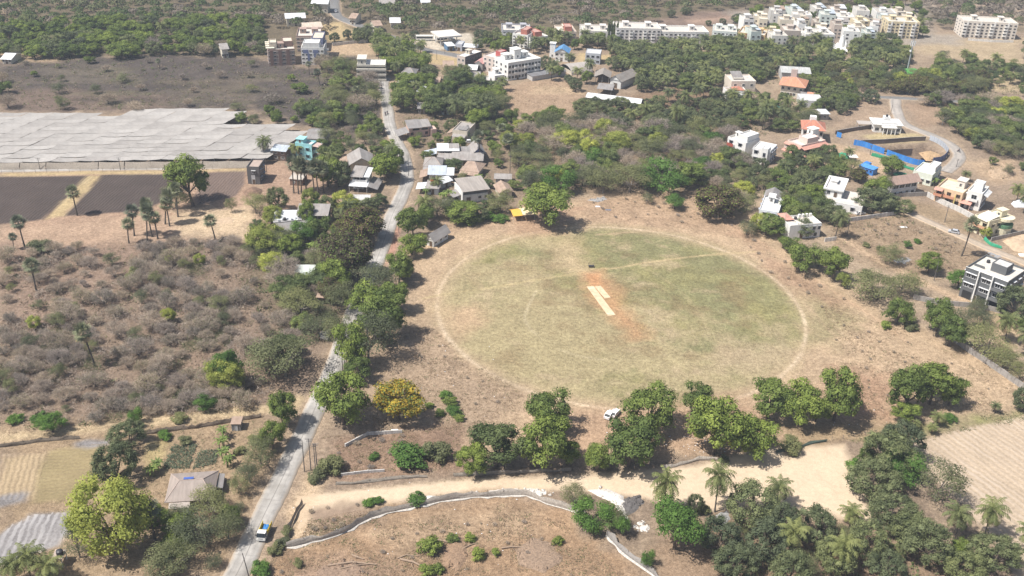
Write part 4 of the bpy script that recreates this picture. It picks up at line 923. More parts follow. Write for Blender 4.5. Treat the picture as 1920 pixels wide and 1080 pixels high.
h.box('wall', 1.0, h.W - .8, 0.8, h.D - .8, -0.3, 5.6, paint(WHITE, .8, .3)); h.gable(0, h.W, 0, h.D, 5.8, 8.0, M_BROWNR, 'x', 0.3, paint(WHITE)); h.win('F', 4, [3.4], 2.6, 1.5, (0.75, 0.75, 0.74), y=0.8, x0=1.2, x1=h.W - 1); h.win('F', 4, [0.7], 1.5, 1.3, (0.75, 0.75, 0.74), y=0.8, x0=1.2, x1=h.W - 1); h.door(h.W * .62, 1.3, y=.8); h.box('storey_band', 0.6, h.W - .5, 0.55, 0.79, 2.75, 3.0, paint(WHITE, .8, .3)); h.win('R', 2, [3.5], 1.4, 1.3, y=h.W - .8)
h = House('villa', 'peach villa with orange balconies and roof terrace', 'villa', (1757, 349), (1806, 362), (1830, 347), 6.2, 12.0, land='peach villa')
PE = (0.74, 0.55, 0.36)
h.block(wall=PE, roof=(0.66, 0.56, 0.46), par=0.8, stain=.15); h.stair(h.W * .55, h.W * .85, h.D * .5, h.D * .85, 5.5, 3.0, (0.72, 0.66, 0.58)); h.balcony(h.W * .35, h.W * .75, 3.2, 1.5, (0.62, 0.30, 0.18)); h.mono(-0.5, h.W * .28, -1.8, -.02, 5.3, 6.0, M_TILEP, 'awning'); h.balcony(-0.3, h.W * .28, 3.0, 1.6, (0.6, 0.28, 0.17)); h.win('F', [h.W * .13, h.W * .5, h.W * .85], [0.8, 3.6], 1.6, 1.5, (0.4, 0.25, 0.15)); h.win('L', 3, [0.9, 3.7], 1.4, 1.4, (0.4, 0.25, 0.15), True); h.door(h.W * .6); h.box('column', h.W * .76, h.W * .8, -1.5, -1.3, -0.3, 5.2, paint((0.7, 0.55, 0.2)))
h = House('villa', 'tall white villa with roof terrace and striped awning beside the peach villa', 'villa', (1815, 356), (1843, 363), (1893, 359), 7.4, None, land='tall white terrace villa')
h.block(wall=WHITE, roof=(0.70, 0.68, 0.65), par=0.8, stain=.12); h.block(1.0, h.W * .8, h.D * .35, h.D * .75, 6.7, 10.0, WHITE, WHITE, .4, .1, part='upper_wall'); h.win('F', [h.W * .5], [1.2, 4.3], 2.0, 1.8, (0.6, 0.6, 0.6)); h.win('R', 4, [0.9, 4.1], 2.2, 2.0, (0.6, 0.6, 0.6)); h.side(h.W + .02, h.W + 1.8, 1, h.D - 1, 6.7, 5.9, sheet((0.7, 0.7, 0.69), .6, .2), 'awning'); h.mono(-1.5, h.W * .5, -2.6, -.02, 2.5, 3.2, M_TILEP, 'porch_roof'); h.posts([(-1.2, -2.4), (h.W * .45, -2.4)], 2.5, .12, (0.7, 0.5, 0.45)); h.door(h.W * .3); h.balcony(h.W * .2, h.W * .8, 3.7, 1.0); h.win('L', 3, [1.0, 4.2], 1.3, 1.3, (0.6, 0.6, 0.6), True)
h = House('villa', 'cream yellow villa with rounded corner balcony at the right edge', 'villa', (1828, 402), (1856, 415), (1898, 404), 6.6, None, land='cream yellow villa')
CY = (0.76, 0.70, 0.50)
h.block(wall=CY, roof=(0.72, 0.66, 0.56), par=0.5, stain=.12); h.mono(h.W * .1, h.W * .9, -0.6, h.D * .5, 6.2, 7.4, paint((0.78, 0.72, 0.6), .7, .1), 'sloped_roof'); h.stair(h.W * .55, h.W * .9, h.D * .55, h.D * .8, 6.1, 3.0, CY)
_m = MB(); _pl = [(h.W + 2.6 * math.cos(t), h.D * .75 + 3.2 * math.sin(t)) for t in np.linspace(-math.pi / 2, math.pi / 2, 9)]; _m.prism(_pl, 2.9, 4.1, paint((0.10, 0.22, 0.12))); _m.prism([(x, y) for x, y in _pl], 5.6, 6.6, paint(CY, .8, .1)); _m.prism([(h.W + (x - h.W) * .9, y) for x, y in _pl], -0.2, 2.88, paint(CY, .8, .1)); _m.build('round_bay', h.root)
h.win('F', [h.W * .3, h.W * .75], [0.8, 3.7], 1.6, 1.5, (0.35, 0.3, 0.2), True); h.win('R', [h.D * .2, h.D * .45], [0.8, 3.7], 1.5, 1.4, (0.35, 0.3, 0.2), True); h.balcony(h.W * .1, h.W * .9, 3.2, 1.2, (0.6, 0.35, 0.22)); h.door(h.W * .5)
h = House('apartment_house', 'dark grey and white modern apartment house at the right edge', 'apartment house', (1812, 500), (1890, 529), (1937, 508), 10.6, land='dark grey apartment house')
h.block(wall=DGREY, roof=(0.62, 0.58, 0.52), par=0.7, stain=.2); h.block(h.W * .42, h.W * .78, h.D * .35, h.D * .7, 9.9, 12.8, DGREY, (0.6, 0.58, 0.55), .3, .1, part='stair_wall')
for _x in (h.W * .33, h.W * .66): h.box('white_fin', _x, _x + .35, -0.8, -0.005, -0.3, 10.7, paint(WHITE, .7, .1))
for _z in (3.4, 6.8): h.win('F', [h.W * .1, h.W * .23, h.W * .48, h.W * .58, h.W * .8, h.W * .92], [_z + .6], 1.5, 1.5, (0.72, 0.72, 0.72), True)
for _x in (.06, .4, .72): h.box('bay_shade_panel', h.W * _x, h.W * (_x + .22), -.02, .0, 0, 2.7, glass_dark())  # flat dark panels: shade inside the open parking bays, put into colour
for _z in (3.3, 6.7): h.balcony(h.W * .7, h.W * .98, _z, 1.4, (0.16, 0.165, 0.17))
h.win('L', 4, [0.9, 4.1, 7.5], 1.5, 1.4, (0.72, 0.72, 0.72), True); h.win('R', 4, [4.1, 7.5], 1.5, 1.4, (0.72, 0.72, 0.72), True); h.door(h.W * .36, 1.4); h.box('roof_coping', -0.1, h.W + .1, -0.1, 0.15, 10.605, 10.7, paint(WHITE, .7, .1)); h.tank(h.W * .2, h.D * .7, 9.9); h.box('roof_ledge', h.W * .05, h.W * .3, h.D * .3, h.D * .32, 9.92, 10.7, paint(DGREY))
h = House('villa', 'white villa with first floor terrace and brown lean-to roof', 'villa', (1547, 351), (1580, 357), (1604, 349), 7.0, 13.0, land='white terrace villa')
h.block(wall=WHITE, roof=(0.66, 0.63, 0.6), par=.6, stain=.2, overhang=.5); h.block(-.2, h.W + 8.5, -4.2, -.03, 0, 3.6, WHITE, (0.62, 0.56, 0.5), .5, .2, part='lower_wall'); h.block(h.W + .03, h.W + 8.5, 0, h.D * .7, 0, 3.6, WHITE, (0.62, 0.56, 0.5), .5, .2, part='lower_wall')
h.mono(-5.5, -.3, -5.5, 2.0, 2.4, 3.3, M_BROWNR, 'lean_to_roof'); h.posts([(-5.2, -5.2), (-5.2, 1.5), (-1, -5.2)], 2.5); h.win('F', [h.W * .25], [4.6], 1.2, 1.3, (0.35, 0.35, 0.36)); h.door(h.W * .65, z=3.6); h.win('R', 2, [4.6], 1.3, 1.3, (0.35, 0.35, 0.36)); h.win('L', 3, [1.0, 4.4], 1.4, 1.4, (0.35, 0.35, 0.36), True); h.win('F', [2, 6.5, h.W + 5], [1.0], 1.3, 1.5, (0.3, 0.3, 0.32), True, y=-4.2); h.door(h.W, y=-4.2); h.stair(h.W * .2, h.W * .55, h.D * .5, h.D * .8, 6.4, 1.2, WHITE, False)
h = House('villa', 'white house with brick red corner roof beside a coconut palm', 'house', (1482, 423), (1541, 418), (1537, 410), 5.6, 8.0, land='coconut palm house')
h.block(wall=WHITE, roof=(0.68, 0.62, 0.56), par=.5, stain=.25); h.win('F', [h.W * .5, h.W * .78, h.W * .94], [3.2], 1.1, 1.4, (0.3, 0.3, 0.3), True); h.win('F', [h.W * .6, h.W * .85], [0.6], 1.3, 1.4, (0.3, 0.3, 0.3)); h.hip(0.3, h.W * .28, h.D * .55, h.D + 2.0, 5.8, 7.0, M_TILEP, .3)
for _k in range(4): h.box('roof_pillar', h.W * (.55 + .12 * _k), h.W * (.55 + .12 * _k) + .8, h.D - 1.4, h.D - .6, 5.15, 6.3, paint(WHITE, .8, .3))
h.door(h.W * .4); h.tank(h.W * .4, h.D * .7, 5.15)
h = House('villa', 'white house with low gabled rear roof behind the dark round tree', 'house', (1424, 392), (1460, 398), (1468, 388), 5.6, 14.0, land='white gabled villa')
h.block(wall=(0.74, 0.77, 0.80), roof=(0.70, 0.69, 0.67), par=.5, stain=.15); h.gable(0, h.W * .8, h.D - .2, h.D + 6, 5.5, 7.0, M_ASB2, 'y', .4, paint(WHITE)); h.box('rear_wall', .2, h.W * .8 - .2, h.D + .03, h.D + 5.8, -.3, 5.4, paint((0.74, 0.77, 0.80))); h.stair(h.W * .3, h.W * .6, h.D * .6, h.D * .85, 5.1, 2.4, WHITE); h.win('F', [h.W * .3, h.W * .7], [0.8, 3.3], 1.5, 1.4, (0.3, 0.3, 0.32), True); h.win('L', 3, [0.9, 3.4], 1.4, 1.3, (0.3, 0.3, 0.32), True); h.door(h.W * .5); h.balcony(h.W * .5, h.W * .9, 2.9, 1.2)
# houses in the groves
h = House('villa', 'house with orange hipped tile roof among palms', 'house', (1463, 158), (1508, 164), (1504, 152), 6.0, 13.0, land='orange roofed house')
h.box('wall', .6, h.W - .6, .6, h.D - .6, -.3, 5.8, paint(CREAM)); h.hip(0, h.W, 0, h.D, 6.0, 8.8, sheet((0.60, 0.27, 0.16), .7, .2, rustcol=(0.4, .2, .13)), .8); h.box('rear_tower', h.W * .3, h.W * .55, h.D - 3, h.D - 1, 5, 11.5, paint((0.5, 0.42, 0.38))); h.win('F', 4, [0.9, 3.6], 1.4, 1.4, y=.6); h.win('R', 3, [0.9, 3.6], 1.4, 1.4, y=h.W - .6); h.door(h.W / 2, y=.6); h.mono(h.W - 1, h.W + 5, -3, 1, 3.0, 3.8, sheet((0.60, 0.27, 0.16), .7, .2, rustcol=(0.4, .2, .13)), 'porch_roof'); h.posts([(h.W + 4.8, -2.8)], 3)
h = House('outbuilding', 'pale grey flat walled outbuilding below the orange roofed house', 'building', (1503, 188), (1545, 190), (1540, 180), 3.6, 11.0, land='pale grey outbuilding')
h.block(wall=(0.60, 0.60, 0.61), roof=(0.58, 0.57, 0.56), par=.2, stain=.2); h.win('F', [2.0], [1.2], 1.2, 1.1); h.door(h.W * .6); h.mono(2, h.W - 3, h.D + .1, h.D + 3, 3.2, 3.8, M_ASB2, 'rear_roof')
h = House('villa', 'cream stepped house with grey roofs in the palm grove', 'house', (1372, 152), (1418, 152), (1416, 140), 7.0, 12.0, land='cream stepped house')
h.block(wall=(0.72, 0.64, 0.54), roof=(0.6, .55, .5), par=.6, stain=.2); h.mono(h.W * .15, h.W * .6, h.D * .3, h.D * .9, 7.0, 9.0, M_ASB2, 'upper_roof'); h.box('upper_wall', h.W * .18, h.W * .57, h.D * .32, h.D * .88, 6.43, 7.3, paint(CREAM)); h.block(-4, h.W * .5, -7, -.03, 0, 4.0, WHITE, (0.6, .5, .45), .4, .2, part='lower_wall'); h.hip(0, h.W * .4, -6, -1, 4.2, 5.6, M_TILE, .3); h.win('F', 3, [4.2], 1.4, 1.4); h.win('F', 2, [1.0], 1.3, 1.4, y=-7, x0=-3.5, x1=h.W * .5); h.door(h.W * .7)
h = House('outbuilding', 'low pale walled annexe in front of the cream stepped house', 'building', (1362, 175), (1392, 178), (1392, 172), 3.0, 8.0)
h.block(wall=(0.64, 0.67, 0.7), roof=(0.58, .57, .55), par=.3, stain=.2); h.door(h.W * .4); h.win('F', [h.W * .7], [1.0])
h = House('outbuilding', 'small grey hut with pale sheet roof on the dry plot edge', 'hut', (1529, 213), (1556, 213), (1558, 206), 3.2, 6.0, land='small grey hut')
h.box('wall', .2, h.W - .2, .2, h.D - .2, -.3, 3.0, paint((0.34, 0.31, 0.29))); h.mono(-.3, h.W * .4, -.4, h.D + .3, 3.0, 3.3, M_ASB); h.mono(h.W * .4 + .03, h.W + .3, -.4, h.D + .3, 3.1, 3.4, M_WSHEET); h.door(h.W * .35, y=.2); h.win('F', [h.W * .7], [1.0], y=.2)
h = House('long_shed', 'long pale grey roofed shed behind the orange roofed house', 'shed', (1466, 135), (1520, 138), (1520, 129), 4.5, 12.0)
h.box('wall', .3, h.W - .3, .3, h.D - .3, -.3, 4.3, paint(LGREY)); h.gable(0, h.W, 0, h.D, 4.5, 6.0, sheet((0.48, 0.48, 0.46), .7, .2), 'x', .4, paint(LGREY)); h.door(h.W * .4, 2, 2.4, y=.3)
h = House('swimming_pool', 'small rectangular swimming pool with turquoise water among trees', 'pool', (1437, 205.5), (1467, 206), (1466, 196), 0.5, 9.5, land='turquoise pool')
h.box('pool_rim', -1.2, h.W + 1.2, -1.2, h.D + 1.2, -.3, .35, paint((0.5, 0.42, 0.38))); h.box('water', 0, h.W, 0, h.D, .3, .39, plain((0.03, 0.50, 0.48), .15, .08)); h.box('rear_kerb', -.5, h.W + .8, h.D + 1.25, h.D + 1.6, -.2, 1.4, paint((0.55, .45, .42)))
h = House('long_shed', 'very long low shed with glaring white roof in the orchard', 'shed', (1100, 181), (1200, 193), (1198, 188), 3.2, 7.0, land='long white roofed shed')
h.box('wall', .3, h.W - .3, .3, h.D - .3, -.3, 3.0, paint(BEIGE)); h.gable(0, h.W, 0, h.D, 3.1, 4.1, sheet((0.80, 0.80, 0.80), .35, .05), 'x', .5, paint(WHITE)); h.win('F', 10, [1.0], 1.6, 1.0, y=.3); h.door(h.W * .5, y=.3)
h = House('farm_shed', 'brown thatch coloured open shed near the palms', 'shed', (1116, 141), (1143, 143), (1143, 134), 3.8, 10.0, land='brown open shed')
h.gable(0, h.W, 0, h.D, 3.4, 5.0, M_THATCH, 'y', .6); h.posts([(.3, .3), (h.W - .3, .3), (h.W / 2, .3), (.3, h.D - .3), (h.W - .3, h.D - .3)], 3.4); h.box('back_wall', .3, h.W - .3, h.D - .8, h.D - .6, -.3, 3.2, paint((0.16, .12, .1)))
h = House('farm_shed', 'grey corrugated shed beside the gabled barn', 'shed', (1121, 164), (1147, 167), (1147, 158), 3.2, 9.0)
h.gable(0, h.W, 0, h.D, 2.9, 4.2, M_ASB2, 'x', .5); h.posts([(.3, .3), (h.W - .3, .3), (.3, h.D - .3), (h.W - .3, h.D - .3)], 2.9); h.box('back_wall', .3, h.W - .3, h.D - .8, h.D - .6, -.3, 2.8, paint((0.3, .27, .24)))
h = House('barn', 'pale gabled barn with sloping brown roof by the orchard', 'barn', (1143, 147), (1165, 152), (1178, 140), 4.4, 16.0, land='pale gabled barn')
h.box('wall', .3, h.W - .3, .3, h.D - .3, -.3, 4.2, paint((0.68, .68, .66))); h.gable(0, h.W, 0, h.D, 4.4, 6.8, M_THATCH, 'y', .6, paint((0.68, .68, .66))); h.door(h.W / 2, 2, 2.6, y=.3)
h = House('poly_tunnel', 'grey brown arched tunnel roof behind the palms', 'tunnel shed', (1072, 138), (1112, 133), (1112, 124), 1.0, 13.0)
_m = MB(); _mt = sheet((0.42, .38, .34), .8, .3)
for _k in range(10):
    a0, a1 = math.pi * _k / 10, math.pi * (_k + 1) / 10; yy = h.D / 2
    _m.slab((0, yy - yy * math.cos(a0), 4 * math.sin(a0)), (h.W, yy - yy * math.cos(a0), 4 * math.sin(a0)), (h.W, yy - yy * math.cos(a1), 4 * math.sin(a1)), (0, yy - yy * math.cos(a1), 4 * math.sin(a1)), .06, _mt)
_m.build('arched_roof', h.root)
for _x in (0.2, h.W - .3):
    MB().prism([(_x, .3), (_x + .1, .3), (_x + .1, h.D - .3), (_x, h.D - .3)], -.2, 2.0, paint(BEIGE)).build('end_wall', h.root)
h = House('outbuilding', 'pale blue grey two storey house left of the big dark tree', 'house', (1098, 99), (1126, 101), (1126, 94), 6.0, 9.0, land='pale grey house')
h.block(wall=(0.50, .53, .57), roof=(0.55, .55, .56), par=.3, stain=.2); h.win('F', 3, [1.0, 3.6], 1.6, 1.2, (0.3, .3, .33)); h.door(h.W * .2)
h = House('villa', 'white house with bright blue gable roof among coconut palms', 'house', (1040, 97), (1066, 99), (1066, 92), 5.2, 9.0, land='blue roofed white house')
h.box('wall', .3, h.W - .3, .3, h.D - .3, -.3, 5.0, paint(WHITE)); h.gable(0, h.W, 0, h.D, 5.2, 7.4, sheet((0.12, 0.30, 0.55), .5, .1), 'y', .4, paint(WHITE)); h.win('F', 3, [1.0, 3.2], 1.3, 1.2, y=.3); h.door(h.W / 2, y=.3); h.stair(-3.5, -.5, h.D - 3, h.D, 0, 8.0, WHITE)
# ================= far buildings
def apartment(name, label, fl, fr, br, z, storeys, wall, land=None, bays=6, trim=None, roof=ROOFT, depth=None, cat='apartment block', towers=2, sides='FR', shade=False, par=0.9, group=None, frame=(0.6, 0.58, 0.55), stain=.3, ww=1.4):
    h = House(name, label, cat, fl, fr, br, z, depth, land, group)
    h.block(wall=wall, roof=roof, par=par, stain=stain)
    hs = (z - par) / storeys
    for f in sides:
        n = bays if f in 'FB' else max(2, int(h.D / 4.2))
        h.win(f, n, [hs * (k + .3) for k in range(storeys)], ww, min(1.3, hs * .5), frame, shade)
    for k in range(towers):
        x = h.W * (k + 0.5) / towers
        h.stair(x - 1.6, x + 1.6, h.D * .45, h.D * .45 + 4.0, z - par, 2.4, wall, True)
    if trim is not None:
        for k in range(storeys): h.box('storey_band', -0.06, h.W + .06, -0.08, -0.004, hs * (k + 1) - .35, hs * (k + 1) - .05, paint(trim, .8, .2))
    return h
BRN = (0.26, 0.16, 0.13)
h = apartment('apartment_block', 'brown unfinished apartment block with stepped roofs', (502, 93), (552.5, 91), (549, 80), 8.6, 4, (0.38, 0.27, 0.22), 'brown apartment block', 6, (0.62, 0.54, 0.46), towers=1, stain=.5, sides='FLR')
h.block(1.0, h.W * .35, h.D * .35, h.D * .95, 8, 11.2, BEIGE, BEIGE, .6, .5, part='upper_wall'); h.block(h.W * .6, h.W - .5, h.D * .6, h.D + 4, 8, 10.8, BRN, BEIGE, .5, .4, part='upper_wall')
for _k in range(4): h.box('terrace_slab', -0.9, 3.5, h.D * (.15 + .2 * _k), h.D * (.15 + .2 * _k) + 2.2, 8.65 + .4 * _k, 8.85 + .4 * _k, paint(CREAM))
for _k in (0.06, .38, .68): h.box('brown_pier', h.W * _k, h.W * _k + 1.6, -.35, -.01, -.3, 8.2, paint(BRN, .8, .3))
h = apartment('apartment_block', 'white and blue apartment block beside the brown block', (564, 89), (607, 89.5), (619, 86), 9.0, 4, WHITE, 'white and blue apartment block', 6, None, depth=16, towers=1, stain=.25, sides='FLR')
for _k in (0.08, .52): h.box('blue_panel', h.W * _k, h.W * (_k + .24), -.12, -.01, 6.0, 7.8, paint((0.14, .17, .30)));
for _k in (0.27, .55): h.box('blue_pier', h.W * _k, h.W * _k + 1.2, -.2, -.01, -.3, 5.9, paint((0.14, .17, .30)))
h.block(h.W * .1, h.W * .8, 0.5, h.D * .5, 8.2, 11.4, WHITE, WHITE, .5, .2, part='upper_wall'); h.block(h.W * .4, h.W * .9, h.D * .55, h.D + 6, 8.2, 11.8, (0.2, .22, .34), BEIGE, .5, .2, part='upper_wall'); h.balcony(h.W + .1, h.W + 1.9, 2.2, 1.4, WHITE, 6); h.balcony(h.W + .1, h.W + 1.9, 4.3, 1.4, WHITE, 6); h.balcony(h.W + .1, h.W + 1.9, 6.4, 1.4, WHITE, 6)
h = apartment('apartment_block', 'red brown wing with white balconies behind the white and blue block', (555, 67), (600, 67), (606, 52), 9.0, 4, (0.42, .30, .25), None, 6, (0.66, .58, .5), depth=18, towers=2, stain=.4, sides='FL')
h = House('schoolhouse', 'cream three storey school building at the head of the road', 'school', (669, 121), (722.5, 121.5), (725.5, 115), 8.4, 10.0, land='cream school building')
h.block(wall=(0.64, .60, .52), roof=(0.70, .68, .64), par=.4, stain=.3)
for _k in range(3): h.box('sill_band', -.3, h.W + .3, -.55, -.01, 2.65 * _k + .3, 2.65 * _k + 1.1, paint((0.66, .62, .54), .8, .35)); h.win('F', 10, [2.65 * _k + 1.25], 1.5, 1.0, (0.45, .42, .36))
h.stair(.3, 4.5, 1.0, h.D - 1, 8.0, 2.8, (0.64, .6, .52)); h.win('R', 3, [1.3, 3.9, 6.5], 1.3, 1.2); h.door(h.W * .5, 1.6)
h = House('concrete_house', 'three storey house with blackened side wall and white roof', 'building', (857, 103), (872, 106.5), (909, 97), 6.8, land='blackened side wall house')
h.block(wall=(0.58, .50, .44), roof=(0.74, .73, .70), par=.4, stain=.3); h.win('F', 2, [1.0, 4.0], 1.3, 1.3); h.box('blackened_wall', h.W + .003, h.W + .06, 0, h.D, -.3, 6.7, paint((0.06, .06, .062), .9, .4, (0.16, .15, .14))); h.stair(h.W * .2, h.W * .7, h.D * .4, h.D * .55, 6.4, 2.2, BEIGE); h.win('R', 5, [4.0], 1.2, 1.2, (0.2, .2, .2), off=.06); h.door(h.W * .5)
h = House('concrete_house', 'pale pink three storey house with red roof room', 'building', (906, 103), (931, 109), (945, 103), 8.4, 11.0, land='pale pink house')
h.block(wall=(0.68, .58, .52), roof=(0.64, .58, .54), par=.5, stain=.25); h.win('F', 3, [1.0, 3.8, 6.0], 1.3, 1.2); h.win('R', 2, [1.0, 3.8, 6.0], 1.3, 1.2); h.block(h.W * .55, h.W - .5, h.D * .4, h.D * .85, 7.9, 10.6, (0.46, .10, .09), (0.5, .3, .28), .2, .1, part='roof_room'); h.door(h.W * .5)
h = House('concrete_house', 'small house with pink sheet roof beside the blackened wall', 'house', (890, 117), (905, 119), (907, 113), 4.4, 8.0)
h.box('wall', .2, h.W - .2, .2, h.D - .2, -.3, 4.2, paint((0.36, .34, .32))); h.gable(0, h.W, 0, h.D, 4.4, 5.8, sheet((0.66, .36, .33), .6, .15), 'y', .4, paint((0.4, .37, .34))); h.door(h.W / 2, y=.2)
h = House('long_house', 'long white three storey house with stair tower behind a low annexe', 'building', (953, 118), (1014.5, 108.5), (1004, 105), 9.4, 13.0, land='long white house')
h.block(wall=WHITE, roof=(0.66, .64, .6), par=.5, stain=.2); h.win('F', 10, [0.9, 3.7, 6.4], 1.5, 1.4, (0.3, .3, .3)); h.win('L', 3, [0.9, 3.7, 6.4], 1.4, 1.3, (0.35, .35, .35)); h.stair(h.W * .35, h.W * .55, h.D * .4, h.D * .75, 8.9, 5.0); h.stair(h.W * .1, h.W * .3, h.D * .5, h.D * .8, 8.9, 2.6); h.stair(h.W * .62, h.W * .82, h.D * .5, h.D * .8, 8.9, 2.6); h.box('annexe_wall', h.W * .55, h.W + 12, -6, -.05, -.3, 2.4, paint(LGREY)); h.mono(h.W * .55 - .3, h.W + 12.3, -6.4, -.06, 2.45, 2.9, sheet((0.2, .2, .21), .7, .3), 'annexe_roof'); h.door(h.W * .3)
for _k in (.18, .48, .8): h.balcony(h.W * _k, h.W * _k + 2.6, 3.3, 1.0); h.balcony(h.W * _k, h.W * _k + 2.6, 6.0, 1.0)
h = House('concrete_house', 'small bright white two storey house beside the long white house', 'house', (928, 142), (946, 140), (944, 133), 5.6, 8.0, land='small bright white house')
h.block(wall=WHITE, roof=WHITE, par=.4, stain=.1); h.stair(h.W * .3, h.W * .7, h.D * .4, h.D * .8, 5.2, 2.4); h.win('F', 2, [1.0, 3.4], 1.3, 1.2); h.door(h.W * .5)
h = House('concrete_house', 'pale low house in front of the small bright white house', 'house', (899, 150), (918, 151), (919, 145), 3.6, 8.0)
h.block(wall=(0.62, .6, .57), roof=(0.5, .47, .44), par=.4, stain=.4); h.win('F', 2, [1.0]); h.door(h.W * .5)
h = House('village_house', 'pale green house with grey hip roof left of the palms', 'house', (753, 138), (776, 139.5), (775, 132), 4.0, 9.0, land='pale green hip roofed house')
h.box('wall', .3, h.W - .3, .3, h.D - .3, -.3, 3.9, paint((0.45, .68, .58))); h.hip(0, h.W, 0, h.D, 4.0, 6.0, M_ASB2, .7); h.win('F', 2, [1.2], 1.4, 1.3, y=.3); h.door(h.W * .5, y=.3)
for i, (fl, fr, br, lab, rm, wc) in enumerate([((832, 122), (850, 122), (852, 117), 'low pinkish brown roofed shed beside the dry straw plot', M_RUSTY, PINK), ((877, 129), (893, 130), (893, 125), 'dark sided open shed below the pink roofed house', M_WSHEET, (0.14, .12, .11)),
        ((783, 170), (801, 171), (801, 167), 'long white sheet roofed hut hidden in the village trees', M_WSHEET, BEIGE), ((805, 152), (823, 153), (823, 147), 'brown roofed hut above the village trees', M_RUSTY, (0.4, .36, .32)),
        ((784, 202), (798, 202), (797, 197), 'grey gabled hut deep among the village trees', M_ASB2, (0.3, .27, .25)), ((827, 203), (843, 203), (842, 196), 'grey roofed hut with pale walls among dense trees', M_ASB2, (0.6, .62, .62)),
        ((882, 143), (900, 143), (899, 138), 'grey roofed shed behind the pale low house', M_ASB, LGREY), ((745, 160), (760, 161), (760, 155), 'white walled hut beside the upper road', M_ASB, WHITE)]):
    h = House('village_hut', lab, 'hut', fl, fr, br, 3.2, 8.0)
    h.box('wall', .3, h.W - .3, .3, h.D - .3, -.3, 3.0, paint(wc)); h.gable(0, h.W, 0, h.D, 3.1, 4.5, rm, 'x', .5, paint(wc)); h.door(h.W * .5, y=.3); h.win('F', [h.W * .2], [1.0], y=.3)
h = House('petrol_station', 'petrol station with wide pale canopy on columns', 'petrol station', (823, 70), (866, 66.5), (855, 62.5), 6.0, 14.0, land='petrol station')
h.box('canopy', 0, h.W, 0, h.D, 5.3, 6.1, paint((0.66, .62, .56), .7, .2)); h.posts([(2, 3), (h.W / 2, 3), (h.W - 2, 3), (2, h.D - 3), (h.W / 2, h.D - 3), (h.W - 2, h.D - 3)], 5.3, .25, (0.7, .68, .65))
for _k in (.25, .6): MB().box(-.5, .5, -.4, .4, 0, 1.7, plain((0.75, .75, .75))).build('fuel_pump', h.root, (h.W * _k, 5, 0))
h.box('kiosk', h.W * .3, h.W * .8, h.D + 1, h.D + 6, -.3, 3.4, paint(WHITE)); h.box('kiosk_front', h.W * .35, h.W * .75, h.D + .9, h.D + .99, .3, 2.4, glass_dark())
h = House('station_store', 'pale blue grey store building beside the petrol station', 'store', (854, 82), (866, 83), (869, 79), 4.0, 7.0)
h.block(wall=(0.5, .53, .6), roof=(0.5, .5, .5), par=.3, stain=.2); h.door(h.W * .5, 1.6); h.win('F', [h.W * .2], [1.0]); h.mono(h.W + .1, h.W + 9, 0, 5, 2.6, 3.4, M_WSHEET, 'side_roof'); h.posts([(h.W + 8.6, .4), (h.W + 8.6, 4.6)], 2.6)
h = House('station_shop', 'small shop with blue front beside the petrol station forecourt', 'shop', (839, 85), (852, 84), (852, 81), 3.2, 6.0)
h.box('wall', 0, h.W, 0, h.D, -.3, 3.0, paint((0.10, .2, .34))); h.mono(-.4, h.W + .4, -1.4, h.D, 3.02, 3.4, M_WSHEET); h.door(h.W * .5, 1.6)
APTS = [
 ('grey apartment block half hidden by palms', (942, 56), (996, 57), (992, 50), 12.0, 4, (0.40, .40, .43), 7, 'grey apartment block'),
 ('white apartment block with red brown roof rooms left end', (961, 62), (990, 66), (996, 58), 11.5, 4, WHITE, 4, None),
 ('low white block adjoining the red roof rooms', (994, 71), (1028, 67), (1022, 62), 9.5, 3, WHITE, 5, None),
 ('cream and brick red block above the palms', (1047, 59), (1081, 59), (1079, 52), 11.0, 4, (0.70, .58, .48), 4, 'cream and red block'),
 ('white stepped block left of the cypress row', (1089, 57), (1146, 59), (1142, 51), 11.0, 4, (0.74, .70, .65), 7, 'white stepped block'),
 ('long white apartment block with twin stair towers right of the cypresses', (1155, 52), (1240, 54), (1236, 44), 15.0, 5, (0.76, .72, .68), 10, 'long white twin tower block'),
 ('long low white apartment block behind the palm grove', (1221, 59), (1330, 60), (1328, 50), 12.5, 4, (0.76, .73, .69), 13, 'long low white block'),
 ('white and pale green block at the left edge of the town', (1338, 57), (1382, 60), (1384, 50), 14.0, 5, (0.68, .72, .68), 6, None),
 ('orange and brown apartment block at the front of the town', (1384, 60), (1434, 66), (1440, 58), 12.0, 4, (0.66, .46, .24), 7, 'orange and brown block'),
 ('white apartment block above the temple palms', (1511, 64), (1566, 64.5), (1564, 55), 11.0, 3, (0.78, .77, .74), 7, 'white block above the temple'),
 ('yellow and white five storey apartment block on the dry plot', (1666, 39.5), (1726, 42), (1724, 33), 15.5, 5, (0.70, .60, .40), 8, 'yellow and white block'),
 ('cream six bay apartment block at the far right', (1808, 38.5), (1910, 44), (1908, 36), 15.5, 5, (0.74, .68, .60), 12, 'far right cream block'),
]
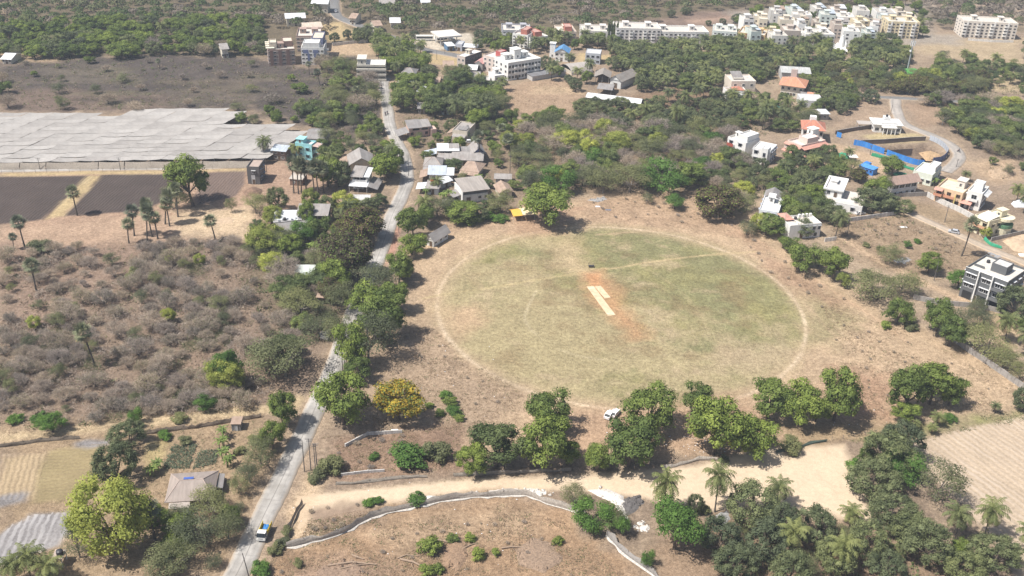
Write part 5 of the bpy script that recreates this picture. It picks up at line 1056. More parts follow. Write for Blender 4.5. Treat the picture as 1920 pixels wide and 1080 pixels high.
for lab, fl, fr, br, z, st, wc, bays, land in APTS:
    z *= .66
    h = apartment('apartment_block', lab, fl, fr, br, z, st, wc, land, bays, None, depth=15, towers=2 if bays > 5 else 1, sides='FL' , stain=.2, frame=(0.35, .33, .32))
    hs = (z - .9) / st
    for k in range(1, st):
        for b in range(0, bays - 1, 3): h.balcony(h.W * (b + .15) / bays, h.W * (b + .85) / bays, hs * k, 1.2, WHITE)
    if 'yellow' in lab or 'cream six' in lab:
        for b in range(1, bays, 3): h.box('white_pier', h.W * b / bays - .5, h.W * b / bays + .5, -.25, -.01, -.3, z - .3, paint(WHITE, .8, .15))
    if 'red' in lab: h.block(h.W * .4, h.W * .8, 3, 11, z - .9, z + 2.0, (0.42, .15, .11), (0.5, .3, .25), .3, .1, part='roof_room')
    if 'orange' in lab:
        for b in (2, 5): h.box('brown_pier', h.W * b / bays, h.W * (b + .8) / bays, -.3, -.01, -.3, z - .5, paint((0.28, .10, .07)))
# the town: closely packed flat roofed blocks
_cols = [(WHITE, 'white'), (WHITE, 'bright white'), ((0.72, .69, .64), 'off white'), (CREAM, 'cream'), ((0.66, .57, .38), 'yellow ochre'), ((0.6, .58, .55), 'pale grey'), ((0.70, .62, .50), 'buff'), ((0.74, .66, .52), 'pale cream'), ((0.60, .66, .62), 'pale green'), ((0.5, .42, .36), 'brown')]
_tr = np.random.default_rng(5); _n = 0
_nth = ['first', 'second', 'third', 'fourth', 'fifth', 'sixth', 'seventh', 'eighth', 'ninth', 'tenth', 'eleventh']
_ord = ['front', 'second', 'third', 'fourth', 'fifth', 'rear']
for row, (v, u0, u1, nb) in enumerate([(66, 1438, 1508, 2), (56, 1398, 1650, 7), (46, 1384, 1664, 8), (36, 1390, 1664, 8), (27, 1410, 1720, 8), (17, 1440, 1715, 7)]):
    for k in range(nb):
        u = u0 + (u1 - u0) * (k + .35 * _tr.random()) / nb; w = (u1 - u0) / nb * _tr.uniform(.42, .95)
        if row in (1, 2) and 1505 < u < 1560 and row == 1: continue
        vv = v + _tr.uniform(-3.5, 3.5) + (u - u0) * 0.02; z = _tr.choice([4.6, 6.4, 8.4, 9.6, 10.5])
        c, cn = _cols[_tr.integers(len(_cols))]
        lab = f'{cn} town block, {_nth[k]} from the left in the {_ord[row]} row of the town'
        h = House('town_block', lab, 'building', (u, vv), (u + w, vv + w * .05 + _tr.uniform(-1, 1)), None, z, _tr.uniform(8, 13), None, 'flat roofed blocks of the town')
        h.block(wall=tuple(c), roof=tuple(np.array(ROOFT) * _tr.uniform(.7, 1.15)), par=.7, stain=.4)
        st = int(z // 2.1); nbw = max(2, int(h.W / _tr.uniform(2.6, 4.2)))
        h.win('F', nbw, [.6 + 2.1 * s for s in range(max(0, st - 3), st)], _tr.choice([1.0, 1.4, 1.9]), 1.0, (0.3, .28, .27))
        h.stair(h.W * .3, h.W * .3 + 3.2, h.D * .4, h.D * .4 + 4, z - .7, 2.0, tuple(np.clip(np.array(c) * _tr.uniform(.8, 1.1), 0, .85)), False)
        if _tr.random() < .5: h.mono(h.W * .55, h.W - .3, .4, h.D - .4, z + .8, z + 1.3, [M_WSHEET, M_BSHEET, M_ASB, M_RUSTY][_tr.integers(4)], 'terrace_roof'); h.posts([(h.W * .57, .6), (h.W - .5, .6), (h.W * .57, h.D - .6), (h.W - .5, h.D - .6)], z + .8)
        if _tr.random() < .6: h.tank(h.W * .8, h.D * .8, z - .65, .8, 1.5, (0.03, .03, .035) if _tr.random() < .6 else (0.7, .7, .7))
LANDMARKS.append(('packed town blocks', *P(1540, 45)))
for lab, fl, fr, br, z, rm in [('pale roofed long hall behind the brown apartment block', (536, 34), (572, 33), (570, 28), 5, M_WSHEET), ('white roofed hall at the top edge left of the far road', (584, 6), (614, 7), (612, 1), 6, M_WSHEET), ('pale brown hall behind the white and blue block', (570, 52), (604, 50), (598, 42), 5, sheet((0.6, .5, .4), .7, .2)),
        ('small pale house left of the dark far field', (415, 92), (428, 91), (426, 86), 5, M_ASB), ('white roofed house right of the far road', (732, 42), (750, 42), (749, 38), 4, M_WSHEET), ('white walled house beside the far road bend', (702, 48), (716, 47), (714, 43), 4, M_RUSTY), ('white roofed house at the top edge among palms', (712, 6), (740, 6), (738, 1), 5, M_ASB), ('pale house at the top edge right of the palms', (790, 4), (806, 4), (805, 0), 5, M_WSHEET), ('low white hall at the left edge of the dark field', (2, 110), (20, 111), (20, 106), 2.6, M_WSHEET), ('beige roofed house beside the far asphalt bend', (655, 33), (666, 34), (667, 30), 4, M_RUSTY)]:
    h = House('far_house', lab, 'house', fl, fr, br, z, 11.0)
    h.box('wall', .3, h.W - .3, .3, h.D - .3, -.3, z - .1, paint(CREAM)); h.gable(0, h.W, 0, h.D, z, z + 1.6, rm, 'x', .5, paint(CREAM)); h.win('F', 3, [1.0], y=.3); h.door(h.W * .5, y=.3)
# temple
h = House('temple', 'small white temple with tapering spire above the palm grove', 'temple', (1562, 89), (1586, 91.5), (1590, 86), 2.4, 9.0, land='white temple')
h.block(wall=WHITE, roof=WHITE, par=.3, stain=.08); h.mono(-5, h.W + 1, -4, -.03, 1.8, 2.3, paint(WHITE, .8, .05), 'porch_roof'); h.posts([(-4.5, -3.5), (2, -3.5), (h.W, -3.5)], 1.8, .2, (0.75, .74, .7)); h.door(h.W * .5, 1.5)
def spire(x, y, z, r, ht):
    m = MB(); rings = [(0, 1), (.15, 1.0), (.35, .92), (.55, .74), (.75, .48), (.9, .25), (.93, .32), (.97, .18), (1, .02)]
    m.tube([(x, y, z + ht * a) for a, _ in rings], [r * b for _, b in rings], paint(WHITE, .7, .08), 12)
    m.build('spire', h.root)
spire(h.W * .62, h.D * .55, 2.1, 2.0, 7.0); spire(h.W * .92, h.D * .6, 2.1, 1.5, 3.6); spire(h.W * .3, h.D * .6, 2.1, 1.0, 2.2)
_m = MB(); _m.bar((h.W * .62, h.D * .55, 9.0), (h.W * .62, h.D * .55, 10.0), .06, plain((0.3, .25, .2))); _m.build('flag_pole', h.root)
# telecom mast
x, y = P(1699.5, 139); o = empty('telecom_mast', (x, y, 0)); tag(o, 'slim grey telecom mast with white antennas above the trees', 'mast'); LANDMARKS.append(('telecom mast', x, y))
MB().tube([(0, 0, -.3), (0, 0, 10), (0, 0, 19)], [.45, .35, .22], plain((0.34, .35, .37)), 10).build('pole', o)
for k in range(6):
    a = k * math.pi / 3
    MB().box(-.18, .18, -.1, .1, 15.6, 18.2, plain((0.78, .78, .78))).build('antenna', o, (math.cos(a) * 1.1, math.sin(a) * 1.1, 0), a + math.pi / 2)
    MB().bar((0, 0, 16.8), (math.cos(a) * 1.1, math.sin(a) * 1.1, 16.8), .05, plain((0.34, .35, .37))).build('bracket', o)
MB().tube([(-.5, -.4, 13), (-.9, -.6, 13)], [.05, .6], plain((0.75, .75, .75)), 12).build('dish', o)
h = House('net_dome', 'bright green shade net roof beside the telecom mast', 'net shelter', (1702, 139), (1728, 139), (1726, 131), 2.5, 12.0)
_m = MB(); _g = plain((0.08, .30, .06), .8, .3)
for k in range(8):
    a0, a1 = math.pi * k / 8, math.pi * (k + 1) / 8; yy = h.D / 2
    _m.slab((0, yy - yy * math.cos(a0), 1 + 2.4 * math.sin(a0)), (h.W, yy - yy * math.cos(a0), 1 + 2.4 * math.sin(a0)), (h.W, yy - yy * math.cos(a1), 1 + 2.4 * math.sin(a1)), (0, yy - yy * math.cos(a1), 1 + 2.4 * math.sin(a1)), .04, _g)
_m.build('net_roof', h.root); h.posts([(.1, .1), (h.W - .1, .1), (.1, h.D - .1), (h.W - .1, h.D - .1)], 1.2, .06)
# ------------------------------------------------------------------ plant prototypes (unit size: 1 wide, 1 tall)
def leaf_mat(name, c1, c2, trans=0.35, gloss=0.08, hue=0.25):
    c1 = tuple(v * 1.12 for v in c1); c2 = tuple(v * 1.30 for v in c2)
    m = bpy.data.materials.new(name); m.use_nodes = True
    nt = m.node_tree
    for n in list(nt.nodes): nt.nodes.remove(n)
    at = nt.nodes.new('ShaderNodeAttribute'); at.attribute_name = 'tone'
    oi = nt.nodes.new('ShaderNodeObjectInfo')
    c = mix_rgb(nt, at.outputs['Fac'], c1, c2)
    v = ramp(nt, oi.outputs['Random'], 0.0, 1.0, (1 - hue * 1.1, 1 - hue, 1 - hue * 0.6), (1 + hue * 0.9, 1 + hue * 0.7, 1 + hue * 0.3))
    c = mix_rgb(nt, 1.0, c, v, 'MULTIPLY')
    d = nt.nodes.new('ShaderNodeBsdfDiffuse'); t = nt.nodes.new('ShaderNodeBsdfTranslucent'); g = nt.nodes.new('ShaderNodeBsdfGlossy')
    g.inputs['Roughness'].default_value = 0.75; g.inputs['Color'].default_value = (0.7, 0.75, 0.75, 1)
    nt.links.new(c, d.inputs[0]); nt.links.new(c, t.inputs[0])
    m1 = nt.nodes.new('ShaderNodeMixShader'); m1.inputs[0].default_value = trans
    nt.links.new(d.outputs[0], m1.inputs[1]); nt.links.new(t.outputs[0], m1.inputs[2])
    m2 = nt.nodes.new('ShaderNodeMixShader'); m2.inputs[0].default_value = gloss * 0.3
    nt.links.new(m1.outputs[0], m2.inputs[1]); nt.links.new(g.outputs[0], m2.inputs[2])
    out = nt.nodes.new('ShaderNodeOutputMaterial'); nt.links.new(m2.outputs[0], out.inputs[0])
    return m

def bark_mat(name, c):
    m, nt, bs = new_mat(name)
    n = noise(nt, 14, 4, 0.7, stretch=(1, 1, 0.25))
    nt.links.new(mix_rgb(nt, 0.8, c, ramp(nt, n, 0.3, 0.7, (0.5, 0.5, 0.5), (1.4, 1.4, 1.4)), 'MULTIPLY'), bs.inputs['Base Color'])
    bs.inputs['Roughness'].default_value = 0.95
    return m
M_BARK = bark_mat('bark', (0.13, 0.10, 0.075)); M_BARKG = bark_mat('grey_bark', (0.20, 0.175, 0.15)); M_PBARK = bark_mat('palm_bark', (0.10, 0.085, 0.07))

class LeafB:
    """loose leaf faces with a tone per leaf"""
    def __init__(self): self.v = []; self.t = []
    def quads(self, c, n, size, tone, r, aspect=0.65):
        k = len(c)
        n = n / (np.linalg.norm(n, axis=1)[:, None] + 1e-9)
        a = r.normal(size=(k, 3)); a -= n * (a * n).sum(1)[:, None]; a /= np.linalg.norm(a, axis=1)[:, None] + 1e-9
        b = np.cross(n, a)
        s = (size * (0.6 + 0.8 * r.random(k)))[:, None] * 0.5
        fold = n * s * 0.35
        q = np.stack([c - a * s, c - b * s * aspect + fold, c + a * s, c + b * s * aspect + fold], 1)
        self.v.append(q.reshape(-1, 3)); self.t.append(np.repeat(tone, 4))
    def raw(self, q, tone):
        q = np.asarray(q, float); self.v.append(q.reshape(-1, 3)); self.t.append(np.repeat(np.broadcast_to(tone, (len(q),)), 4))
    def mesh(self, name, mats, extra=None, slots=None):
        V = np.concatenate(self.v); T = np.concatenate(self.t)
        me = mesh_np(name, V, quads=np.arange(len(V)).reshape(-1, 4))
        at = me.attributes.new('tone', 'FLOAT', 'POINT'); at.data.foreach_set('value', T.astype(np.float32))
        for mt in mats: me.materials.append(mt)
        if slots is not None: me.polygons.foreach_set('material_index', np.asarray(slots, np.int32))
        return me

def join_mesh(name, a, b):
    """a and b in one mesh (for plants too small in the picture to show their parts)"""
    def get(me):
        v = np.empty(len(me.vertices) * 3, np.float32); me.vertices.foreach_get('co', v)
        li = np.empty(len(me.loops), np.int32); me.loops.foreach_get('vertex_index', li)
        ls = np.empty(len(me.polygons), np.int32); me.polygons.foreach_get('loop_start', ls)
        mi = np.empty(len(me.polygons), np.int32); me.polygons.foreach_get('material_index', mi)
        t = np.full(len(me.vertices), 0.5, np.float32)
        if 'tone' in me.attributes: me.attributes['tone'].data.foreach_get('value', t)
        return v.reshape(-1, 3), li, ls, mi, t
    A, B = get(a), get(b)
    me = bpy.data.meshes.new(name)
    v = np.concatenate([A[0], B[0]]); li = np.concatenate([A[1], B[1] + len(A[0])]); ls = np.concatenate([A[2], B[2] + len(A[1])])
    mi = np.concatenate([A[3], B[3] + len(a.materials)])
    me.vertices.add(len(v)); me.vertices.foreach_set('co', v.ravel())
    me.loops.add(len(li)); me.loops.foreach_set('vertex_index', li)
    me.polygons.add(len(ls)); me.polygons.foreach_set('loop_start', ls)
    for mt in list(a.materials) + list(b.materials): me.materials.append(mt)
    me.update(calc_edges=True)
    me.polygons.foreach_set('material_index', mi)
    at = me.attributes.new('tone', 'FLOAT', 'POINT'); at.data.foreach_set('value', np.concatenate([A[4], B[4]]))
    return me

def leafy(seed, mats, nlobe, nleaf, size, lobe=(0.16, 0.28), shell=(0.45, 0.85), zc=0.60, zr=0.38, zmin=0.16, up=0.35, flat=0.8,
          bark=None, trunk_r=0.03, open_=0.0, second=0.0):
    r = np.random.default_rng(seed)
    L = []
    tries = 0
    while len(L) < nlobe and tries < 4000:
        tries += 1
        d = r.normal(size=3); d /= np.linalg.norm(d)
        if d[2] < -0.75: continue
        rad = r.uniform(*shell)
        lr = r.uniform(*lobe)
        p = np.array([d[0] * 0.5 * rad, d[1] * 0.5 * rad, zc + d[2] * zr * rad])
        if p[2] - lr * flat < zmin: p[2] = zmin + lr * flat
        if any(np.linalg.norm((p - q) * (1, 1, 1.2)) < 0.55 * min(lr, l2) for q, l2, _ in L): continue
        L.append((p, lr, r.random()))
    lb = LeafB(); slots = []
    area = np.array([l * l for _, l, _ in L]); share = (area / area.sum() * nleaf).astype(int)
    for (p, lr, tn), k in zip(L, share):
        d = r.normal(size=(k, 3)); d /= np.linalg.norm(d, axis=1)[:, None]
        d[:, 2] = np.where(d[:, 2] < -0.35, -d[:, 2] * 0.7, d[:, 2])
        rr = lr * (1 - 0.45 * r.random(k) ** 2.2) * (0.9 + 0.25 * r.random(k))
        c = p + d * rr[:, None] * np.array([1, 1, flat])
        if open_:
            keep = r.random(k) > open_; c, d = c[keep], d[keep]
        kk = len(c)
        n = d + np.array([0, 0, up]) + r.normal(size=(kk, 3)) * 0.32
        tone = np.clip(0.12 + 0.5 * tn + 0.38 * r.random(kk), 0, 1)
        lb.quads(c, n, np.full(kk, size), tone, r)
        slots.append((r.random(kk) < second).astype(int) if second else np.zeros(kk, int))
        if not open_:       # leaves further in, closing the crown
            ki = max(6, k // 9)
            d2 = r.normal(size=(ki, 3)); d2 /= np.linalg.norm(d2, axis=1)[:, None]
            lb.quads(p + d2 * lr * r.uniform(0.3, 0.66, ki)[:, None], d2 + r.normal(size=(ki, 3)) * 0.4, np.full(ki, size * 2.6), np.clip(0.18 + 0.38 * tn + 0.44 * r.random(ki), 0, 1), r, 0.9)
            slots.append(np.zeros(ki, int))
    crown = lb.mesh('crown', mats, slots=np.concatenate(slots))
    tb = MB(); bark = bark or M_BARK
    top = np.array([r.normal() * 0.02, r.normal() * 0.02, zmin + 0.14])
    tb.tube([(0, 0, -0.03), (top[0] * 0.5, top[1] * 0.5, top[2] * 0.55), tuple(top)], [trunk_r * 1.35, trunk_r, trunk_r * 0.8], bark, 7)
    for p, lr, _ in L[:12]:
        mid = top * 0.45 + p * 0.55 + np.array([0, 0, -0.04])
        tb.tube([tuple(top), tuple(mid), tuple(p)], [trunk_r * 0.6, trunk_r * 0.38, trunk_r * 0.15], bark, 5, False)
    return tb.mesh('trunk'), crown

def twiggy(seed, twig_mat, leafmat, ntwig=3600, nleaf=200, lsize=0.03, wd=0.0026):
    """leafless crown: limbs, branches and a haze of fine twigs filling a dome"""
    r = np.random.default_rng(seed)
    lb = LeafB(); slots = []; tb = MB(); S = []; E = []
    for k in range(6):
        a = 2 * math.pi * (k + r.random()) / 6; rad = r.uniform(0.10, 0.24)
        e = np.array([math.cos(a) * rad, math.sin(a) * rad, r.uniform(0.38, 0.55)])
        tb.tube([(0, 0, -0.03), tuple(e * np.array([0.35, 0.35, 0.5])), tuple(e)], [0.014, 0.010, 0.005], M_BARKG, 5, False)
        for j in range(16):
            d = r.normal(size=3); d[2] = abs(d[2]) * 0.8 + 0.1; d /= np.linalg.norm(d)
            tip = d * np.array([0.47, 0.47, 0.50]) * r.uniform(0.75, 1.05) + np.array([0, 0, 0.42])
            if np.dot(tip[:2], e[:2]) < -0.02: tip[:2] = -tip[:2]
            s = e * r.uniform(0.6, 1.0)
            S.append(s); E.append(tip)
            mid = (s + tip) / 2 + r.normal(size=3) * 0.03
            w = np.cross(tip - s, r.normal(size=3)); w = w / (np.linalg.norm(w) + 1e-9) * 0.0045
            lb.raw([[s - w, s + w, mid + w * .7, mid - w * .7], [mid - w * .7, mid + w * .7, tip + w * .3, tip - w * .3]], r.random(2)); slots.append(np.zeros(2, int))
    S = np.array(S); E = np.array(E)
    idx = r.integers(0, len(S), ntwig)
    t = (0.3 + 0.72 * r.random(ntwig) ** 0.7)[:, None]
    o = S[idx] + (E[idx] - S[idx]) * t + r.normal(size=(ntwig, 3)) * 0.035
    d = (E - S)[idx]; d /= np.linalg.norm(d, axis=1)[:, None]; d = d + r.normal(size=(ntwig, 3)) * 0.8 + np.array([0, 0, 0.2]); d /= np.linalg.norm(d, axis=1)[:, None]
    e = o + d * r.uniform(0.05, 0.15, ntwig)[:, None]
    w = np.cross(d, r.normal(size=(ntwig, 3))); w /= np.linalg.norm(w, axis=1)[:, None] + 1e-9; w *= wd
    lb.raw(np.stack([o - w, o + w, e + w * 0.4, e - w * 0.4], 1), r.random(ntwig)); slots.append(np.zeros(ntwig, int))
    if nleaf:
        j = r.integers(0, ntwig, nleaf)
        lb.quads(e[j], r.normal(size=(nleaf, 3)) + (0, 0, 0.6), np.full(nleaf, lsize), r.random(nleaf), r); slots.append(np.ones(nleaf, int))
    return tb.mesh('trunk'), lb.mesh('crown', [twig_mat, leafmat], slots=np.concatenate(slots))

def coconut(seed, m_leaf, m_dry):
    """1 tall; fronds reach about 0.36 to each side"""
    r = np.random.default_rng(seed); lb = LeafB(); slots = []
    lean = r.normal(size=2) * 0.06
    tb = MB()
    pts = [(lean[0] * t * t, lean[1] * t * t, t * 0.76 - 0.02) for t in np.linspace(0, 1, 6)]
    tb.tube(pts, [0.024, 0.016, 0.014, 0.013, 0.012, 0.014], M_PBARK, 7)
    top = np.array([lean[0], lean[1], 0.75])
    nf = 30
    for k in range(nf):
        a = k * 2.39996 + r.normal() * 0.2
        rank = k / nf
        ang = math.radians(80 - 118 * rank + r.normal() * 8)
        L = 0.40 + 0.06 * r.random()
        h = np.array([math.cos(a), math.sin(a), 0]); side = np.array([-h[1], h[0], 0])
        m = 12; P0 = [top.copy()]
        for i in range(m):
            ang -= math.radians(4 + 9 * i / m)
            P0.append(P0[-1] + (h * math.cos(ang) + np.array([0, 0, math.sin(ang)])) * (L / m))
        q = []
        for i in range(m):
            a0, a1 = P0[i], P0[i + 1]; fw = a1 - a0
            wd = 0.080 * math.sin(math.pi * min(0.97, (i + 1.6) / (m + 1.6))) + 0.006
            q.append([a0 - side * 0.003, a0 + side * 0.003, a1 + side * 0.002, a1 - side * 0.002])
            if i == 0: continue
            for sgn in (-1, 1):
                b0 = a0 + fw * r.uniform(0, .3); b1 = b0 + fw * 0.42
                tip = side * sgn * wd * r.uniform(.75, 1.1) + fw * r.uniform(.6, 1.1) + np.array([0, 0, -wd * r.uniform(.35, .95)])
                q.append([b0, b1, b1 * .5 + b0 * .5 + tip, b0 + tip * .96])
                b0 = a0 + fw * r.uniform(.45, .6); tip = tip * r.uniform(.8, 1.05)
                q.append([b0, b0 + fw * .45, b0 + fw * .25 + tip, b0 + tip * .96])
        dry = 1 if rank > 0.88 else 0
        lb.raw(q, np.clip(0.1 + 0.65 * r.random() + 0.25 * r.random(len(q)), 0, 1)); slots.append(np.full(len(q), dry))
    for k in range(7):
        a = r.random() * 6.28
        c = top + np.array([math.cos(a) * 0.03, math.sin(a) * 0.03, -0.03])
        tb.add([c + np.array(v) * 0.014 for v in ((1, 0, 0), (0, 1, 0), (-1, 0, 0), (0, -1, 0), (0, 0, 1.2), (0, 0, -1.2))],
               [(0, 1, 4), (1, 2, 4), (2, 3, 4), (3, 0, 4), (1, 0, 5), (2, 1, 5), (3, 2, 5), (0, 3, 5)], M_PBARK)
    return tb.mesh('trunk'), lb.mesh('crown', [m_leaf, m_dry], slots=np.concatenate(slots))

def fan_palm(seed, m_leaf, m_dry):
    r = np.random.default_rng(seed); lb = LeafB(); slots = []
    tb = MB(); lean = r.normal(size=2) * 0.04
    tb.tube([(lean[0] * t * t, lean[1] * t * t, t * 0.80 - 0.02) for t in np.linspace(0, 1, 5)], [0.030, 0.021, 0.019, 0.019, 0.022], M_PBARK, 7)
    top = np.array([lean[0], lean[1], 0.79])
    nf = 34
    for k in range(nf):
        rank = k / nf; a = k * 2.39996 + r.normal() * 0.2
        el = math.radians(82 - 150 * rank + r.normal() * 8)
        h = np.array([math.cos(a) * math.cos(el), math.sin(a) * math.cos(el), math.sin(el)])
        st = 0.10 + 0.05 * r.random()
        hub = top + h * st
        side = np.cross(h, (0, 0, 1.0)); side /= np.linalg.norm(side) + 1e-9
        up = np.cross(side, h)
        R = 0.125 + 0.02 * r.random()
        q = [[top, top + side * 0.004, hub + side * 0.004, hub]]
        nb = 11
        for j in range(nb):
            t = -1.9 + 3.8 * j / (nb - 1)
            d = h * math.cos(t) + side * math.sin(t) - up * 0.22 * abs(t) + r.normal(size=3) * 0.05
            w = np.cross(d, up); w /= np.linalg.norm(w) + 1e-9
            q.append([hub - w * 0.006, hub + w * 0.006, hub + d * R * 0.6 + w * 0.016, hub + d * R - w * 0.004])
        dry = 1 if rank > 0.80 else 0
        lb.raw(q, np.clip(0.2 + 0.6 * r.random() + 0.2 * r.random(len(q)), 0, 1)); slots.append(np.full(len(q), dry))
    return tb.mesh('trunk'), lb.mesh('crown', [m_leaf, m_dry], slots=np.concatenate(slots))

def banana(seed, m_leaf, m_dry):
    r = np.random.default_rng(seed); lb = LeafB(); slots = []; tb = MB()
    for s in range(4):
        b = np.array([r.normal() * 0.16, r.normal() * 0.16, 0]) if s else np.zeros(3)
        hh = r.uniform(0.4, 0.6)
        tb.tube([tuple(b + (0, 0, -0.03)), tuple(b + (0, 0, hh))], [0.035, 0.025], m_dry, 6)
        for k in range(7):
            a = k * 2.4 + r.random(); el = math.radians(r.uniform(25, 80))
            h = np.array([math.cos(a), math.sin(a), 0]); side = np.array([-h[1], h[0], 0])
            p = b + np.array([0, 0, hh]); ang = el; q = []
            for i in range(6):
                ang -= math.radians(15)
                p2 = p + (h * math.cos(ang) + np.array([0, 0, math.sin(ang)])) * 0.085
                w0 = 0.06 * math.sin(math.pi * (i + 0.3) / 6.6); w1 = 0.06 * math.sin(math.pi * (i + 1.3) / 6.6)
                q.append([p, p + side * w0 + (0, 0, 0.012), p2 + side * w1 + (0, 0, 0.012), p2])
                q.append([p - side * w0 + (0, 0, 0.012), p, p2, p2 - side * w1 + (0, 0, 0.012)])
                p = p2
            lb.raw(q, 0.2 + 0.7 * r.random(len(q))); slots.append(np.full(len(q), 0))
    return tb.mesh('trunk'), lb.mesh('crown', [m_leaf], slots=np.concatenate(slots))

ML = {
 'broad': leaf_mat('broad_leaf', (0.046, 0.082, 0.014), (0.20, 0.25, 0.052), 0.26, 0.08, 0.3),
 'shade': leaf_mat('shade_leaf', (0.052, 0.084, 0.022), (0.18, 0.215, 0.066), 0.26, 0.08, 0.38),
 'mango': leaf_mat('mango_leaf', (0.044, 0.064, 0.022), (0.165, 0.185, 0.078), 0.2, 0.12, 0.3),
 'acacia': leaf_mat('feather_leaf', (0.095, 0.115, 0.046), (0.215, 0.225, 0.108), 0.4, 0.05, 0.35),
 'feather': leaf_mat('bright_feather_leaf', (0.052, 0.122, 0.022), (0.14, 0.235, 0.05), 0.4, 0.04),
 'lime': leaf_mat('young_leaf', (0.17, 0.22, 0.035), (0.40, 0.42, 0.105), 0.45, 0.05, 0.25),
 'copper': leaf_mat('copper_leaf', (0.046, 0.037, 0.022), (0.115, 0.082, 0.050), 0.25, 0.06),
 'yellow': leaf_mat('yellow_blossom', (0.30, 0.215, 0.03), (0.43, 0.32, 0.045), 0.3, 0.03, 0.1),
 'twig': leaf_mat('dry_twig', (0.20, 0.160, 0.125), (0.37, 0.308, 0.25), 0.0, 0.03, 0.2),
 'palm': leaf_mat('palm_frond', (0.070, 0.094, 0.026), (0.185, 0.20, 0.072), 0.28, 0.1),
 'fan': leaf_mat('fan_frond', (0.066, 0.090, 0.046), (0.21, 0.22, 0.135), 0.25, 0.12),
 'dry': leaf_mat('dead_frond', (0.20, 0.145, 0.085), (0.36, 0.27, 0.17), 0.2, 0.04),
 'banana': leaf_mat('banana_leaf', (0.11, 0.17, 0.03), (0.24, 0.31, 0.08), 0.4, 0.1),
}
PROTO = {}
def proto(kind, makers):
    PROTO[kind] = []
    for mk in makers:
        t, c = mk
        PROTO[kind].append((t, c, join_mesh(kind, t, c)))
proto('broadleaf_tree', [leafy(s, [ML['broad']], 30, 5200, 0.038, (0.12, 0.22), (0.5, 0.98), 0.57, 0.40, z, 0.4, 0.75) for s, z in ((11, .12), (12, .16), (13, .10), (14, .14))])
proto('shade_tree', [leafy(s, [ML['shade']], 38, 5200, 0.035, (0.11, 0.20), (0.6, 0.98), 0.54, 0.42, 0.08, 0.4, 0.8) for s in (16, 17, 18)])
proto('mango_tree', [leafy(s, [ML['mango']], 70, 6800, 0.030, (0.085, 0.15), (0.76, 0.99), 0.52, 0.43, 0.05, 0.3, 0.9) for s in (21, 22, 23)])
proto('acacia_tree', [leafy(s, [ML['acacia']], 30, 4400, 0.031, (0.13, 0.23), (0.45, 0.97), 0.58, 0.36, 0.12, 0.5, 0.65, M_BARKG, 0.022, 0.08) for s in (31, 32, 33)])
proto('feathery_tree', [leafy(s, [ML['feather']], 30, 4600, 0.034, (0.15, 0.24), (0.5, 0.95), 0.55, 0.40, 0.10, 0.4, 0.8) for s in (36, 37)])
proto('young_leaf_tree', [leafy(s, [ML['lime']], 52, 7200, 0.031, (0.11, 0.18), (0.62, 0.98), 0.53, 0.43, 0.05, 0.4, 0.85) for s in (41, 42, 43)])
proto('copper_tree', [leafy(s, [ML['copper'], ML['broad']], 60, 9500, 0.036, (0.11, 0.18), (0.68, 0.98), 0.52, 0.43, 0.04, 0.35, 0.9, second=0.32) for s in (51, 52)])
proto('flowering_tree', [leafy(s, [ML['yellow'], ML['broad']], 40, 5200, 0.036, (0.12, 0.19), (0.6, 0.97), 0.56, 0.40, 0.12, 0.4, 0.8, second=0.45) for s in (56,)])
proto('thorn_tree', [twiggy(s, ML['twig'], ML['acacia'], 3400, n) for s, n in ((61, 150), (62, 500), (63, 60), (64, 1000))])
proto('coconut_palm', [coconut(s, ML['palm'], ML['dry']) for s in (71, 72, 73)])
proto('fan_palm', [fan_palm(s, ML['fan'], ML['dry']) for s in (76, 77)])
proto('banana_plant', [banana(81, ML['banana'], bark_mat('banana_stem', (0.17, 0.19, 0.08)))])
proto('cypress', [leafy(58, [ML['mango']], 60, 3000, 0.08, (0.2, 0.3), (0.3, 0.8), 0.52, 0.46, 0.04, 0.2, 0.25)])
proto('bush', [leafy(s, [ML[k]], 20, 1500, 0.07, (0.16, 0.26), (0.4, 0.9), 0.45, 0.45, 0.02, 0.4, 0.8) for s, k in ((91, 'broad'), (92, 'acacia'), (93, 'feather'), (94, 'mango'))])
proto('dry_bush', [twiggy(s, ML['twig'], ML['acacia'], 1300, n, 0.05, 0.005) for s, n in ((96, 60), (97, 200))])

TREES = []     # dicts, linked at the end when every landmark is known
def tree(sp, x, y, h, w, var=None, rot=None, label=None):
    TREES.append(dict(sp=sp, x=x, y=y, h=h, w=w, var=var, rot=rot, label=label))
def T(sp, u, v, wpx, hpx, var=None, label=None):
    """one plant by the photo point of its foot and its size in photo pixels"""
    x, y = P(u, v); s, dep = scale_at(x, y)
    tree(sp, x, y, hpx / (s * math.cos(dep)), wpx / s, var, None, label)
def palm_w(sp, h):
    return min(11.5, 1.15 * h) if sp == 'fan_palm' else min(8.0 + 0.22 * h, h * 1.4)
def palm(sp, u, v, hpx, label=None):
    x, y = P(u, v); s, dep = scale_at(x, y)
    h = hpx / (s * math.cos(dep)); tree(sp, x, y, h, palm_w(sp, h), None, None, label)
